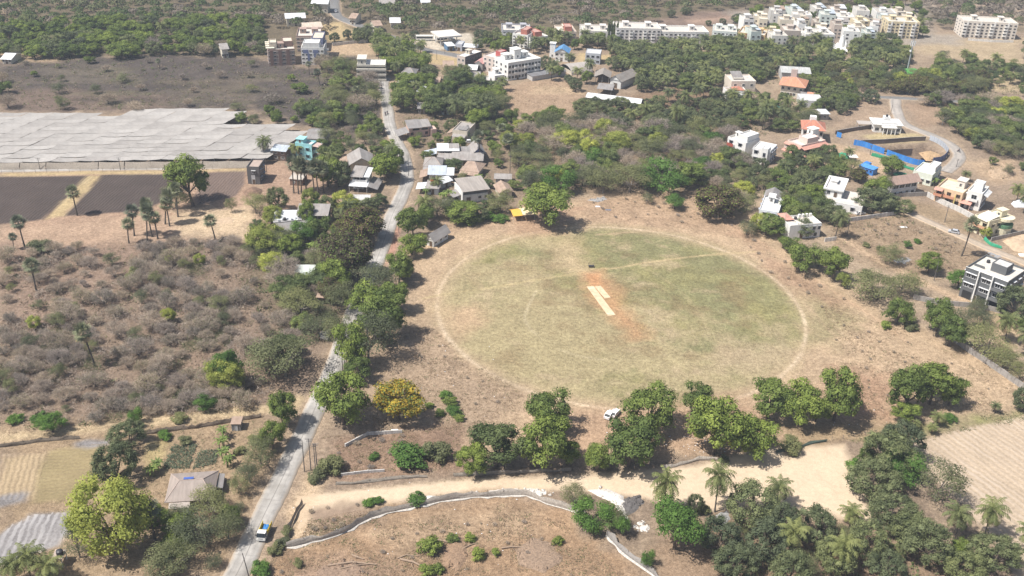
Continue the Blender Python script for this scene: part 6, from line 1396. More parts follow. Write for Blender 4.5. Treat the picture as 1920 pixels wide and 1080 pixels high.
# ------------------------------------------------------------------ plants placed one by one
B, MG, AC, FE, LI, CO, FL, TH, CP, FP, SHD = 'broadleaf_tree', 'mango_tree', 'acacia_tree', 'feathery_tree', 'young_leaf_tree', 'copper_tree', 'flowering_tree', 'thorn_tree', 'coconut_palm', 'fan_palm', 'shade_tree'
LANDMARKS += [('cricket pitch', *P(1125, 565)), ('small box store hut', *P(440, 800)), ('roadside pole pair', *P(580, 880)), ('sandy track bend', *P(1590, 850)), ('shade net fence', *P(800, 960)), ('lower right stubble field', *P(1740, 880)),
              ('upper end of the field', *P(1120, 425)), ('shade net house', *P(250, 260)), ('dark ploughed plots', *P(180, 370)), ('yellow truck', *P(490, 1010)), ('blue hoarding', *P(1680, 290)), ('felled logs', *P(720, 1060)), ('left edge scrub', *P(40, 640)), ('tall field tree', *P(367, 384)),
              ('white rubble heap', *P(1165, 950)), ('left scrub clearing', *P(330, 720)), ('thin pipe stack', *P(612, 632)), ('concrete pipes', *P(612, 632)), ('right boundary wall', *P(1850, 680)), ('far dark field', *P(350, 150)), ('far asphalt road', *P(690, 54)), ('dry plot by the villas', *P(1680, 450))]
LANDMARKS = [l for l in LANDMARKS if l[0] != 'thin pipe stack']
for a in [
 (B, 645, 793, 104, 84, 0), (B, 672, 716, 52, 42, 1), (FL, 748, 788, 88, 68), (B, 1030, 802, 92, 74, 2), (B, 1015, 872, 112, 98, 3), (SHD, 932, 874, 104, 86, 0), (B, 888, 888, 62, 54, 1), (B, 1062, 872, 52, 46, 0),
 (B, 1215, 808, 108, 80, 1), (B, 1302, 775, 62, 62, 2), (B, 1178, 874, 118, 84, 0), (B, 1120, 884, 62, 48, 3), (B, 1335, 852, 122, 108, 1), (B, 1412, 850, 92, 72, 2), (B, 1438, 783, 88, 74, 3), (B, 1492, 792, 92, 78, 0), (B, 1562, 788, 98, 98, 1), (B, 1528, 790, 60, 60, 2),
 (B, 1700, 776, 84, 92, 3), (B, 1742, 757, 84, 82, 0), (B, 1778, 760, 62, 58, 2), (B, 1695, 790, 52, 36, 1),
 (B, 1682, 607, 52, 46, 2), (B, 1755, 622, 58, 60, 0), (B, 1778, 648, 62, 52, 1), (AC, 1806, 614, 48, 40, 1), (AC, 1842, 668, 88, 56, 2), (AC, 1880, 690, 60, 40, 0), (MG, 1900, 598, 74, 58, 0), (MG, 1918, 770, 50, 44, 1), (AC, 1908, 720, 36, 44, 1),
 (MG, 1655, 886, 110, 74, 0), (MG, 1690, 862, 86, 74, 1), (MG, 1632, 928, 104, 66, 2), (FE, 1690, 905, 90, 60, 0), (AC, 1752, 940, 92, 88, 0), (MG, 1668, 990, 94, 66, 1), (MG, 1405, 980, 98, 62, 2), (MG, 1345, 1036, 78, 58, 0), (MG, 1455, 1004, 74, 54, 1), (MG, 1430, 1046, 84, 60, 2), (MG, 1520, 1016, 80, 58, 0),
 (MG, 1622, 1044, 84, 66, 1), (MG, 1732, 1052, 96, 76, 2), (MG, 1702, 1016, 82, 58, 0), (MG, 1862, 1066, 96, 64, 1), (MG, 1560, 1066, 74, 50, 2), (MG, 1378, 1076, 74, 46, 0), (MG, 1655, 1084, 84, 48, 1), (MG, 1480, 1092, 80, 50, 0), (MG, 1800, 1086, 80, 54, 2), (AC, 1500, 1085, 60, 44, 1), (B, 1620, 870, 36, 34, 2),
 (FE, 1265, 1030, 92, 84, 1), (MG, 1302, 962, 30, 34, 1), (FE, 1110, 985, 74, 46, 0), (AC, 1078, 950, 50, 38, 1), (FE, 1166, 1004, 34, 34, 1), (AC, 1150, 990, 50, 36, 2), (FE, 1215, 1062, 28, 28, 0),
 (LI, 212, 1022, 142, 118, 0), (MG, 224, 905, 74, 68, 0), (MG, 246, 838, 64, 46, 1), (AC, 150, 1045, 60, 56, 2), (AC, 400, 968, 78, 44, 1), (AC, 372, 1020, 92, 56, 0), (B, 340, 1010, 60, 40, 1), (AC, 428, 1010, 70, 50, 2), (AC, 452, 928, 40, 36, 0), (AC, 330, 1072, 90, 50, 1), (B, 430, 985, 40, 34, 2), (AC, 300, 1085, 60, 40, 2),
 (B, 530, 802, 56, 62, 0), (B, 512, 842, 52, 46, 1), (AC, 490, 872, 66, 54, 0), (AC, 470, 905, 50, 40, 2), (AC, 535, 706, 126, 72, 1), (LI, 425, 728, 66, 56, 1), (FE, 425, 722, 50, 66, 1), (AC, 500, 700, 70, 50, 0), (FE, 385, 770, 36, 28, 0), (FE, 100, 810, 50, 32, 1), (FE, 258, 796, 30, 30, 0),
 (AC, 690, 682, 96, 92, 2), (B, 660, 690, 62, 86, 2), (AC, 640, 660, 60, 70, 1), (B, 720, 632, 88, 82, 3), (B, 690, 600, 80, 64, 2), (B, 742, 585, 52, 56, 0), (AC, 706, 545, 78, 54, 2), (B, 748, 530, 52, 54, 1), (CO, 760, 520, 34, 34, 0), (B, 772, 478, 52, 38, 2), (B, 775, 448, 50, 58, 0), (B, 800, 425, 40, 40, 3), (AC, 820, 408, 60, 40, 1), (B, 868, 415, 66, 34, 1), (MG, 895, 412, 44, 28, 0), (AC, 848, 400, 40, 30, 2),
 (CO, 674, 452, 80, 60, 0), (CO, 646, 512, 92, 74, 1), (B, 630, 545, 60, 54, 1), (AC, 625, 500, 70, 56, 2), (CO, 1346, 408, 82, 58, 1), (CO, 620, 560, 50, 40, 0), (AC, 640, 580, 60, 50, 0),
 (B, 1026, 420, 98, 70, 3), (FE, 1045, 360, 70, 46, 0), (AC, 938, 398, 54, 40, 0), (AC, 1000, 370, 60, 50, 2), (FE, 1265, 391, 38, 26, 1), (AC, 1212, 381, 26, 20, 0), (FE, 1240, 356, 90, 52, 0), (AC, 1180, 360, 80, 50, 1), (AC, 1130, 362, 60, 44, 2), (B, 1290, 350, 60, 44, 1),
 (B, 1505, 508, 64, 48, 2), (B, 1562, 524, 56, 56, 3), (AC, 1535, 500, 60, 40, 0), (LI, 1580, 538, 26, 26, 2), (AC, 1640, 560, 100, 46, 1), (AC, 1690, 550, 70, 40, 2), (B, 1740, 512, 48, 38, 0), (AC, 1668, 492, 56, 34, 0), (FE, 1795, 540, 40, 34, 1), (LI, 1420, 430, 36, 30, 0), (B, 1445, 440, 50, 34, 1), (B, 1478, 470, 40, 26, 2), (AC, 1400, 440, 40, 26, 1), (LI, 1845, 444, 24, 22, 1), (FE, 1700, 465, 16, 14, 0), (MG, 1635, 395, 66, 42, 0), (MG, 1688, 399, 44, 24, 1), (MG, 1658, 392, 46, 28, 2), (AC, 1646, 370, 46, 46, 2), (B, 1640, 380, 46, 46, 1), (CO, 1610, 340, 30, 24, 0), (B, 1672, 330, 46, 36, 3), (MG, 1560, 420, 40, 36, 1), (MG, 1500, 440, 44, 30, 2), (B, 1480, 410, 40, 40, 0),
 (B, 362, 386, 84, 88, 3), (AC, 330, 392, 50, 40, 0), (MG, 520, 394, 38, 42, 0), (AC, 435, 398, 22, 28, 0), (B, 575, 420, 34, 40, 1), (LI, 580, 390, 30, 36, 2), (FE, 572, 455, 50, 44, 0), (AC, 530, 470, 60, 40, 2), (B, 545, 480, 50, 38, 0), (LI, 500, 470, 70, 48, 0), (B, 600, 450, 46, 44, 2), (MG, 635, 350, 50, 50, 0), (B, 615, 350, 56, 56, 2), (B, 725, 340, 56, 50, 0), (LI, 510, 420, 40, 34, 1), (AC, 480, 400, 50, 36, 1), (B, 745, 318, 30, 40, 1), (FE, 600, 390, 30, 26, 0), (FP, 0, 0, 0, 0)]:
    k_ = .9 if (840 < a[1] < 1820 and 700 < a[2] < 900) else (.88 if a[1] > 1580 and a[2] > 840 else 1.0)
    if a[3]: T(a[0], a[1], a[2], a[3] * k_, a[4] * k_, a[5] if len(a) > 5 else None)
for u, v, hp in [(1240, 964, 78), (1340, 960, 82), (1455, 948, 46), (1490, 1042, 64), (1572, 1066, 66), (1592, 992, 40), (1790, 1012, 62), (1846, 1004, 68), (1930, 1040, 60), (60, 1092, 62), (28, 1100, 52), (100, 1100, 50), (1885, 640, 56), (1922, 668, 60), (1566, 446, 52), (650, 425, 50), (790, 410, 46), (735, 310, 40), (495, 296, 42), (560, 296, 30), (820, 360, 28), (1470, 340, 40), (1430, 440, 34), (1525, 325, 34),
                 (1712, 806, 18), (1755, 800, 26), (1865, 775, 20), (1745, 812, 20), (1635, 836, 26), (1918, 400, 46), (1905, 380, 36), (1590, 300, 24), (1810, 340, 20)]:
    palm(CP, u, v, hp)
for u, v, hp in [(145, 404, 56), (46, 461, 58), (26, 467, 30), (68, 545, 60), (178, 688, 80), (404, 451, 48), (252, 442, 58), (276, 460, 78), (285, 444, 70), (334, 407, 62), (310, 420, 66), (318, 424, 48), (242, 456, 46), (296, 448, 50), (551, 362, 66), (560, 364, 68), (565, 362, 66), (590, 366, 62), (597, 366, 66), (607, 362, 62), (575, 360, 58), (290, 1012, 66), (1803, 480, 76), (900, 302, 58), (957, 295, 44), (300, 130, 20), (730 - 130, 160, 30), (670, 185, 24), (580, 140, 24), (940, 268, 36)]:
    palm(FP, u, v, hp)
for u in (1139, 1143.5, 1148, 1153): T('cypress', u, 82, 5.5, 40)
for u, v in [(418, 838), (424, 858), (428, 876), (420, 822), (290, 892), (296, 880), (580, 470), (590, 468), (600, 472), (570, 476), (830, 374), (842, 370), (800, 366), (1770, 350), (1750, 346), (875, 262), (895, 340), (850, 372)]:
    T('banana_plant', u, v, 26 if v > 600 else 18, 26 if v > 600 else 18)
for u, v, w, k in [(845, 758, 24, 0), (852, 776, 26, 2), (806, 764, 16, 0), (824, 778, 18, 0), (862, 788, 18, 0), (836, 745, 20, 2), (780, 942, 30, 2), (690, 946, 20, 2), (706, 942, 20, 2), (620, 885, 44, 1), (595, 900, 30, 1), (770, 868, 58, 2), (815, 860, 50, 1), (700, 860, 18, 2), (1485, 845, 40, 1), (805, 1035, 40, 0), (895, 1045, 26, 0), (705, 1035, 16, 2), (760, 1020, 14, 2), (850, 1015, 22, 0), (880, 1012, 20, 0), (540, 1000, 20, 1), (600, 1045, 16, 1), (640, 1030, 14, 1), (720, 1000, 16, 1), (680, 1015, 16, 1), (740, 995, 14, 1),
                   (930, 1040, 16, 0), (800, 1075, 26, 0), (820, 1072, 22, 0), (560, 1060, 18, 1), (490, 1075, 34, 2), (515, 1035, 26, 1), (530, 1022, 22, 1), (1045, 1020, 20, 0), (1702, 614, 20, 1), (1710, 620, 22, 1), (1625, 520, 24, 1), (1720, 455, 14, 2), (1625, 462, 14, 1), (1650, 470, 16, 1), (1830, 540, 30, 2), (1815, 548, 26, 2), (350, 830, 22, 1), (310, 820, 24, 2), (480, 830, 24, 1), (450, 850, 20, 1), (340, 790, 26, 1), (80, 470, 38, 1), (250, 520, 30, 1), (75, 790, 30, 2), (30, 790, 26, 2), (1660, 615, 20, 0), (925, 400, 26, 1), (940, 415, 24, 2), (885, 420, 30, 0), (910, 412, 26, 2), (1355, 865, 20, 1), (1780, 790, 24, 2), (1600, 880, 30, 2), (1320, 960, 20, 1)]:
    if 540 < u < 770 and v > 990 and w <= 16: continue
    T('bush', u, v, w * 1.1, w * 0.58, k)

# ------------------------------------------------------------------ plants filling groves, belts and scrub
BX0, BY0 = -460, 130
BXg, BYg = np.meshgrid(np.arange(BX0, 461), np.arange(BY0, 860)); CLR = np.full(BXg.shape, 30.0)
for pts, r in FOOT:          # clearance map: metres to the nearest house, road or fence
    e = 14 + (r or 0); a0, a1 = int(max(0, pts[:, 1].min() - e - BY0)), int(min(CLR.shape[0], pts[:, 1].max() + e - BY0)); b0, b1 = int(max(0, pts[:, 0].min() - e - BX0)), int(min(CLR.shape[1], pts[:, 0].max() + e - BX0))
    if a1 <= a0 or b1 <= b0: continue
    xx, yy = BXg[a0:a1, b0:b1].astype(float), BYg[a0:a1, b0:b1].astype(float)
    d = sd_poly(xx, yy, pts) if r is None else d_line(xx, yy, pts[::3] if len(pts) > 12 else pts) - r
    CLR[a0:a1, b0:b1] = np.minimum(CLR[a0:a1, b0:b1], d)
def blocked(x, y, rad):
    i, j = int(round(y - BY0)), int(round(x - BX0))
    return 0 <= i < CLR.shape[0] and 0 <= j < CLR.shape[1] and CLR[i, j] < rad * 0.5
CLEAR = [PP(p) for p in ([(552, 285), (604, 285), (604, 312), (552, 312)], [(642, 300), (706, 300), (706, 372), (642, 372)], [(505, 405), (632, 405), (632, 458), (505, 458)], [(1553, 86), (1600, 86), (1602, 106), (1553, 104)], [(1345, 270), (1410, 272), (1410, 312), (1345, 292)], [(1405, 290), (1480, 290), (1480, 318), (1405, 318)], [(1140, 150), (1200, 158), (1200, 200), (1140, 196)], [(560, 82), (700, 78), (700, 104), (560, 108)], [(795, 96), (870, 96), (900, 114), (850, 126), (780, 118)], [(940, 172), (1005, 150), (1060, 160), (1060, 205), (960, 215), (935, 195)], [(1720, 78), (1920, 74), (1920, 118), (1800, 108), (1720, 100)],
         [(770, 62), (890, 60), (905, 92), (800, 96)], [(1210, 46), (1300, 24), (1420, 16), (1400, 38), (1250, 58)], [(320, 395), (500, 388), (480, 430), (330, 440)], [(660, 142), (715, 142), (715, 158), (665, 158)], [(1600, 195), (1670, 195), (1650, 222), (1565, 240)], [(1700, 200), (1790, 195), (1800, 225), (1740, 235)], [(930, 320), (985, 320), (985, 345), (930, 345)], [(1090, 108), (1150, 112), (1150, 122), (1080, 120)])]
_zr = np.random.default_rng(11)
CELL = {}
def near(x, y, d):
    i, j = int(x // 12), int(y // 12)
    for a in (-1, 0, 1):
        for b in (-1, 0, 1):
            for (px, py, pr) in CELL.get((i + a, j + b), ()):
                if (px - x) ** 2 + (py - y) ** 2 < max(d, pr) ** 2: return True
    return False
def put(x, y, d): CELL.setdefault((int(x // 12), int(y // 12)), []).append((x, y, d))
for t in TREES: put(t['x'], t['y'], t['w'] * 0.33)
NUM = {}
for t in TREES: NUM[t['sp']] = NUM.get(t['sp'], 0) + 1
WOOD = []     # far trees beyond the individual ones
def zone(px, spacing, mix, hr, ratio=(0.85, 1.25), maxn=999, vary=0.35, wood=False, clear=True):
    poly = PP(px); lo, hi = poly.min(0), poly.max(0); area = (hi - lo).prod()
    tries = int(area / spacing ** 2 * 5) + 20
    X = _zr.uniform(lo[0], hi[0], tries); Y = _zr.uniform(lo[1], hi[1], tries)
    ok = sd_poly(X, Y, poly) < 0
    if clear:
        for c in CLEAR: ok &= sd_poly(X, Y, c) > 0
    names = list(mix); pr = np.array([mix[k] for k in names]); pr = pr / pr.sum(); n = 0
    for x, y in zip(X[ok], Y[ok]):
        if n >= maxn: break
        d = spacing * _zr.uniform(0.75, 1.2) * (1 + vary * (float(fbm(np.array([x]), np.array([y]), 22, 41, 2)[0]) - .5) * 2.2)
        if y > 470 and not wood: d *= .84
        if near(x, y, d): continue
        sp = names[_zr.choice(len(names), p=pr)]
        h = _zr.uniform(*hr) * _zr.choice([.75, 1, 1, 1.15])
        if sp in (CP, FP): h = _zr.uniform(8.5, 12.5)
        if y > 470: h *= .8
        if blocked(x, y, d * 0.6 if sp not in (CP, FP) else 1.5): continue
        put(x, y, d); n += 1
        w = palm_w(sp, h) if sp in (CP, FP) else (h * _zr.uniform(*ratio) if sp not in (TH,) else h * _zr.uniform(1.2, 1.7))
        if not wood:        # no more than about 300 of a kind as single plants
            if NUM.get(sp, 0) >= 292: sp = B if NUM.get(B, 0) < 292 else MG
            NUM[sp] = NUM.get(sp, 0) + 1
        if wood: WOOD.append((x, y, h, w, sp))
        else: tree(sp, float(x), float(y), float(h), float(w))
SH = 'shade_tree'
zone([(0, 485), (120, 470), (260, 462), (440, 452), (490, 540), (560, 640), (480, 765), (300, 782), (0, 815)], 4.3, {TH: .84, AC: .13, LI: .03}, (2.6, 5.2), maxn=215, vary=1.3)
zone([(470, 470), (520, 440), (620, 480), (640, 560), (600, 640), (540, 680), (480, 600), (440, 520)], 4.8, {AC: .42, TH: .16, SH: .22, LI: .2}, (4.5, 7.5), (1.1, 1.5), maxn=70)
zone([(480, 430), (640, 390), (715, 380), (690, 470), (600, 500), (500, 480)], 5.0, {B: .2, SH: .3, AC: .25, LI: .15, MG: .1}, (4.5, 7.0), (1.0, 1.3), maxn=50)
zone([(590, 250), (740, 260), (745, 300), (700, 370), (640, 372), (600, 320)], 5.5, {SH: .4, B: .2, AC: .15, MG: .15, CP: .1}, (5, 8), (.9, 1.2), maxn=50)
zone([(560, 215), (735, 225), (735, 262), (610, 262), (570, 240)], 5.5, {SH: .5, B: .2, AC: .3}, (6, 9), (.9, 1.2), maxn=50)
zone([(600, 118), (700, 125), (715, 160), (715, 215), (640, 225), (610, 170)], 7, {AC: .4, SH: .3, TH: .3}, (6, 9), (1.1, 1.4), maxn=50)
zone([(742, 150), (900, 150), (945, 170), (930, 225), (880, 250), (830, 220), (750, 215)], 6.0, {SH: .5, B: .25, MG: .1, AC: .07, CP: .08}, (7, 11), (1.0, 1.3), maxn=110)
zone([(745, 235), (960, 240), (965, 305), (900, 330), (780, 330), (768, 300)], 7.6, {SH: .4, B: .2, AC: .2, MG: .15, CP: .05}, (3.5, 5.5), (1.0, 1.3), maxn=50)
zone([(785, 330), (970, 335), (965, 395), (860, 412), (800, 405), (782, 370)], 6.6, {SH: .4, AC: .3, MG: .15, LI: .15}, (2.8, 4.6), (1.1, 1.4), maxn=40)
zone([(950, 235), (1080, 232), (1180, 250), (1370, 255), (1400, 300), (1330, 335), (1250, 342), (1100, 352), (1060, 345), (990, 350), (960, 320)], 5.4, {AC: .36, TH: .36, LI: .11, SH: .13, FE: .04}, (5.5, 8.5), (1.1, 1.4), maxn=190)
zone([(1085, 195), (1210, 200), (1330, 180), (1400, 190), (1370, 232), (1290, 248), (1180, 250), (1090, 225)], 5.0, {MG: .87, CP: .13}, (5, 7), (1.1, 1.4), maxn=150)
zone([(1170, 100), (1330, 88), (1560, 88), (1660, 84), (1710, 105), (1700, 135), (1600, 145), (1540, 132), (1440, 150), (1330, 175), (1200, 172), (1150, 130)], 5.4, {CP: .42, SH: .26, MG: .25, AC: .07}, (7, 10), (1.0, 1.3), maxn=260)
zone([(1330, 180), (1420, 185), (1500, 210), (1540, 235), (1480, 250), (1400, 240), (1340, 255)], 5.2, {AC: .36, SH: .3, TH: .22, CP: .12}, (5, 8), (1.0, 1.3), maxn=80)
zone([(1380, 290), (1450, 300), (1560, 300), (1600, 330), (1545, 360), (1545, 420), (1500, 425), (1475, 400), (1440, 370), (1380, 345)], 5.0, {SH: .32, B: .14, MG: .4, AC: .14}, (5, 7.5), (1.0, 1.3), maxn=80)
zone([(1290, 300), (1390, 300), (1420, 360), (1400, 420), (1350, 370), (1290, 345)], 5.2, {AC: .4, TH: .25, SH: .25, LI: .1}, (4.5, 7), (1.0, 1.4), maxn=60)
zone([(1560, 135), (1720, 145), (1850, 158), (1840, 182), (1740, 178), (1690, 176), (1600, 172), (1560, 160)], 5.6, {SH: .4, AC: .3, CO: .2, LI: .1}, (7, 10), (1.0, 1.4), maxn=100)
zone([(1540, 165), (1650, 188), (1620, 212), (1570, 215), (1545, 195)], 5.5, {MG: .7, SH: .3}, (7, 9), (1.0, 1.3), maxn=34)
zone([(1720, 195), (1830, 190), (1920, 205), (1920, 300), (1850, 290), (1815, 262), (1760, 235)], 4.8, {SH: .40, AC: .36, LI: .12, TH: .12}, (6, 9), (1.0, 1.4), maxn=150, vary=.15)
zone([(1760, 112), (1900, 128), (1920, 140), (1920, 175), (1850, 160), (1730, 145)], 6.5, {SH: .5, AC: .35, CP: .15}, (6, 9), (1.0, 1.3), maxn=60)
zone([(1145, 95), (1340, 95), (1440, 86), (1575, 88), (1575, 100), (1340, 110), (1145, 114)], 5.2, {CP: .45, SH: .4, MG: .15}, (6, 9), (.9, 1.2), maxn=80)
zone([(940, 76), (1140, 80), (1140, 88), (950, 86)], 5.5, {CP: .6, SH: .4}, (8, 11), maxn=40)
zone([(1500, 138), (1560, 138), (1575, 205), (1545, 212), (1500, 205)], 5.4, {SH: .5, MG: .3, AC: .2}, (6, 8.5), (1.0, 1.3), maxn=40, vary=.1)
zone([(1395, 185), (1480, 190), (1500, 222), (1400, 225)], 5.2, {SH: .45, AC: .3, CP: .25}, (5.5, 8), (1.0, 1.3), maxn=40, vary=.1)
zone([(1600, 140), (1700, 145), (1680, 176), (1610, 178)], 5.2, {SH: .4, CO: .2, AC: .25, MG: .15}, (7, 10), (1.0, 1.3), maxn=40, vary=.1)
zone([(1850, 300), (1930, 300), (1930, 330), (1870, 325)], 7, {SH: .5, AC: .5}, (4, 6), maxn=14)
zone([(1380, 14), (1730, 6), (1735, 70), (1380, 86)], 9, {SH: .6, CP: .2, AC: .2}, (6, 9), (.9, 1.2), maxn=60)
zone([(700, 88), (770, 84), (800, 100), (800, 140), (740, 148), (715, 130)], 5.6, {SH: .5, CP: .5}, (9, 12), maxn=50)
zone([(860, 88), (950, 80), (960, 100), (880, 100)], 6, {SH: .6, CP: .4}, (6, 9), maxn=20)
zone([(945, 72), (1100, 78), (1180, 82), (1170, 100), (1090, 92), (1000, 104), (960, 92)], 5.6, {CP: .5, SH: .35, AC: .15}, (6, 9), maxn=80)
zone([(1010, 128), (1100, 118), (1110, 150), (1090, 172), (1060, 170), (1010, 150)], 7, {CP: .6, SH: .25, MG: .15}, (6, 9), maxn=34)
zone([(900, 225), (960, 228), (960, 300), (910, 290)], 6, {SH: .5, AC: .3, TH: .2}, (6, 9), maxn=30)
zone([(0, 122), (480, 112), (700, 150), (715, 225), (560, 225), (0, 203)], 17, {AC: .45, SH: .25, TH: .3}, (3.5, 6.5), (1.1, 1.7), maxn=70)
zone([(0, 190), (140, 186), (250, 198), (250, 204), (0, 206)], 6, {AC: .4, SH: .4, TH: .2}, (4, 6), maxn=24)
zone([(440, 210), (470, 205), (560, 228), (520, 234), (440, 236)], 5, {AC: .5, SH: .5}, (4, 6), maxn=20)
zone([(1340, 1000), (1860, 1010), (1900, 1090), (1340, 1090)], 6, {MG: .5, AC: .25, SH: .25}, (3.5, 5.5), maxn=50)
zone([(1800, 560), (1920, 600), (1920, 700), (1860, 660)], 6.5, {AC: .6, SH: .4}, (3.5, 5.5), maxn=14)
zone([(280, 945), (470, 945), (440, 1060), (300, 1075)], 4.5, {AC: .7, SH: .3}, (2.5, 4.5), (1.2, 1.5), maxn=26)
zone([(-60, 760), (250, 770), (480, 745), (480, 762), (250, 786), (-60, 806)], 5, {AC: .4, TH: .45, FE: .15}, (2.2, 3.6), maxn=40)
# the nearer edge of the far forest: single trees
zone([(0, 56), (480, 46), (500, 100), (430, 108), (300, 104), (100, 122), (0, 126)], 6.2, {B: .2, SH: .26, AC: .27, MG: .1, TH: .13, CP: .04}, (6, 10), (1.0, 1.4), maxn=200)
zone([(620, 78), (700, 60), (760, 72), (800, 62), (800, 85), (700, 92), (620, 100)], 6.5, {SH: .5, AC: .4, CP: .1}, (7, 10), maxn=50)
zone([(880, 62), (940, 70), (940, 84), (890, 84)], 6.5, {AC: .6, SH: .4}, (5, 8), maxn=20)
zone([(1240, 30), (1380, 20), (1390, 45), (1330, 52)], 12, {AC: .6, TH: .4}, (4, 7), maxn=24)
# far woodland, one mass
for pz, mx in [([(-120, -70), (520, -70), (600, 10), (620, 60), (500, 52), (0, 64), (-120, 70)], {B: .5, AC: .38, TH: .12}),
               ([(520, -70), (1000, -70), (1480, -60), (1440, 10), (1250, 35), (1200, 52), (950, 52), (880, 62), (760, 66), (700, 44), (640, 20)], {AC: .5, B: .32, TH: .18}),
               ([(1440, -60), (2000, -60), (2000, 60), (1920, 50), (1830, 30), (1800, 60), (1730, 52), (1720, 10), (1480, 12)], {TH: .5, AC: .35, B: .15}),
               ([(1920, 90), (2050, 90), (2050, 330), (1920, 300)], {B: .5, AC: .5})]:
    zone(pz, 7.0, mx, (6, 9.5), (1.0, 1.3), wood=True)
# dry bushes and weeds in rough ground
def scatter(sp, px, spacing, hr, maxn):
    poly = PP(px); lo, hi = poly.min(0), poly.max(0); n = 0
    for _ in range(maxn * 12):
        x, y = _zr.uniform(lo, hi)
        if n >= maxn: break
        if sd_poly(np.array([x]), np.array([y]), poly)[0] > 0 or near(x, y, spacing) or blocked(x, y, .5): continue
        put(x, y, spacing * .6); n += 1
        h = _zr.uniform(*hr); tree(sp, float(x), float(y), float(h), float(h * _zr.uniform(1.2, 1.8)))
scatter('dry_bush', [(1100, 365), (1300, 360), (1400, 430), (1320, 425), (1130, 410)], 3.2, (.6, 1.2), 22)
scatter('dry_bush', [(1570, 410), (1680, 400), (1790, 450), (1800, 490), (1700, 500), (1600, 465)], 3.0, (.6, 1.3), 22)
scatter('dry_bush', [(540, 1040), (930, 960), (1100, 1010), (1180, 1080), (520, 1090)], 3.0, (.4, .9), 22)
scatter('dry_bush', [(1560, 600), (1700, 640), (1880, 720), (1860, 770), (1640, 760), (1560, 680)], 3.6, (.5, 1.1), 22)
scatter('dry_bush', [(690, 640), (790, 620), (960, 740), (880, 800), (700, 790)], 3.6, (.4, .9), 16)
scatter('dry_bush', [(610, 830), (860, 810), (870, 875), (640, 890)], 2.6, (.6, 1.4), 13)
scatter('dry_bush', [(570, 955), (690, 945), (700, 975), (570, 1005)], 2.4, (.6, 1.3), 8)
scatter('dry_bush', [(1380, 430), (1500, 510), (1620, 580), (1560, 590), (1440, 520)], 3.2, (.6, 1.2), 13)

# the far woodland as one mass of simple crowns
def woodland():
    r = np.random.default_rng(77); lb = LeafB(); slots = []
    mt = {B: 0, SH: 0, MG: 0, AC: 1, TH: 2, CP: 0, FP: 0}
    for x, y, h, w, sp in WOOD:
        k = 190
        d = r.normal(size=(k, 3)); d /= np.linalg.norm(d, axis=1)[:, None]; d[:, 2] = np.abs(d[:, 2]) * .9 - .15
        lob = 1 + .25 * np.sin(d[:, 0] * 5 + x) * np.sin(d[:, 1] * 5 + y)
        c = np.array([x, y, h * .58]) + d * np.array([w * .5, w * .5, h * .42]) * (lob * (0.75 + .3 * r.random(k)))[:, None]
        lb.quads(c, d + (0, 0, .35) + r.normal(size=(k, 3)) * .5, np.full(k, w * .13), np.clip(.15 + .35 * r.random() + .5 * r.random(k), 0, 1), r, .75)
        slots.append(np.full(k, mt[sp]))
    me = lb.mesh('woodland', [leaf_mat('far_leaf', (0.042, .075, .024), (0.115, .15, .052)), leaf_mat('far_olive_leaf', (0.075, .095, .042), (0.165, .175, .085)), leaf_mat('far_bare_crown', (0.14, .115, .092), (0.24, .205, .165))], slots=np.concatenate(slots))
    o = link('far_woodland', me); tag(o, 'hazy mixed woodland along the top of the view', 'woodland', None, 'stuff')
    print('WOOD', len(WOOD))
woodland()

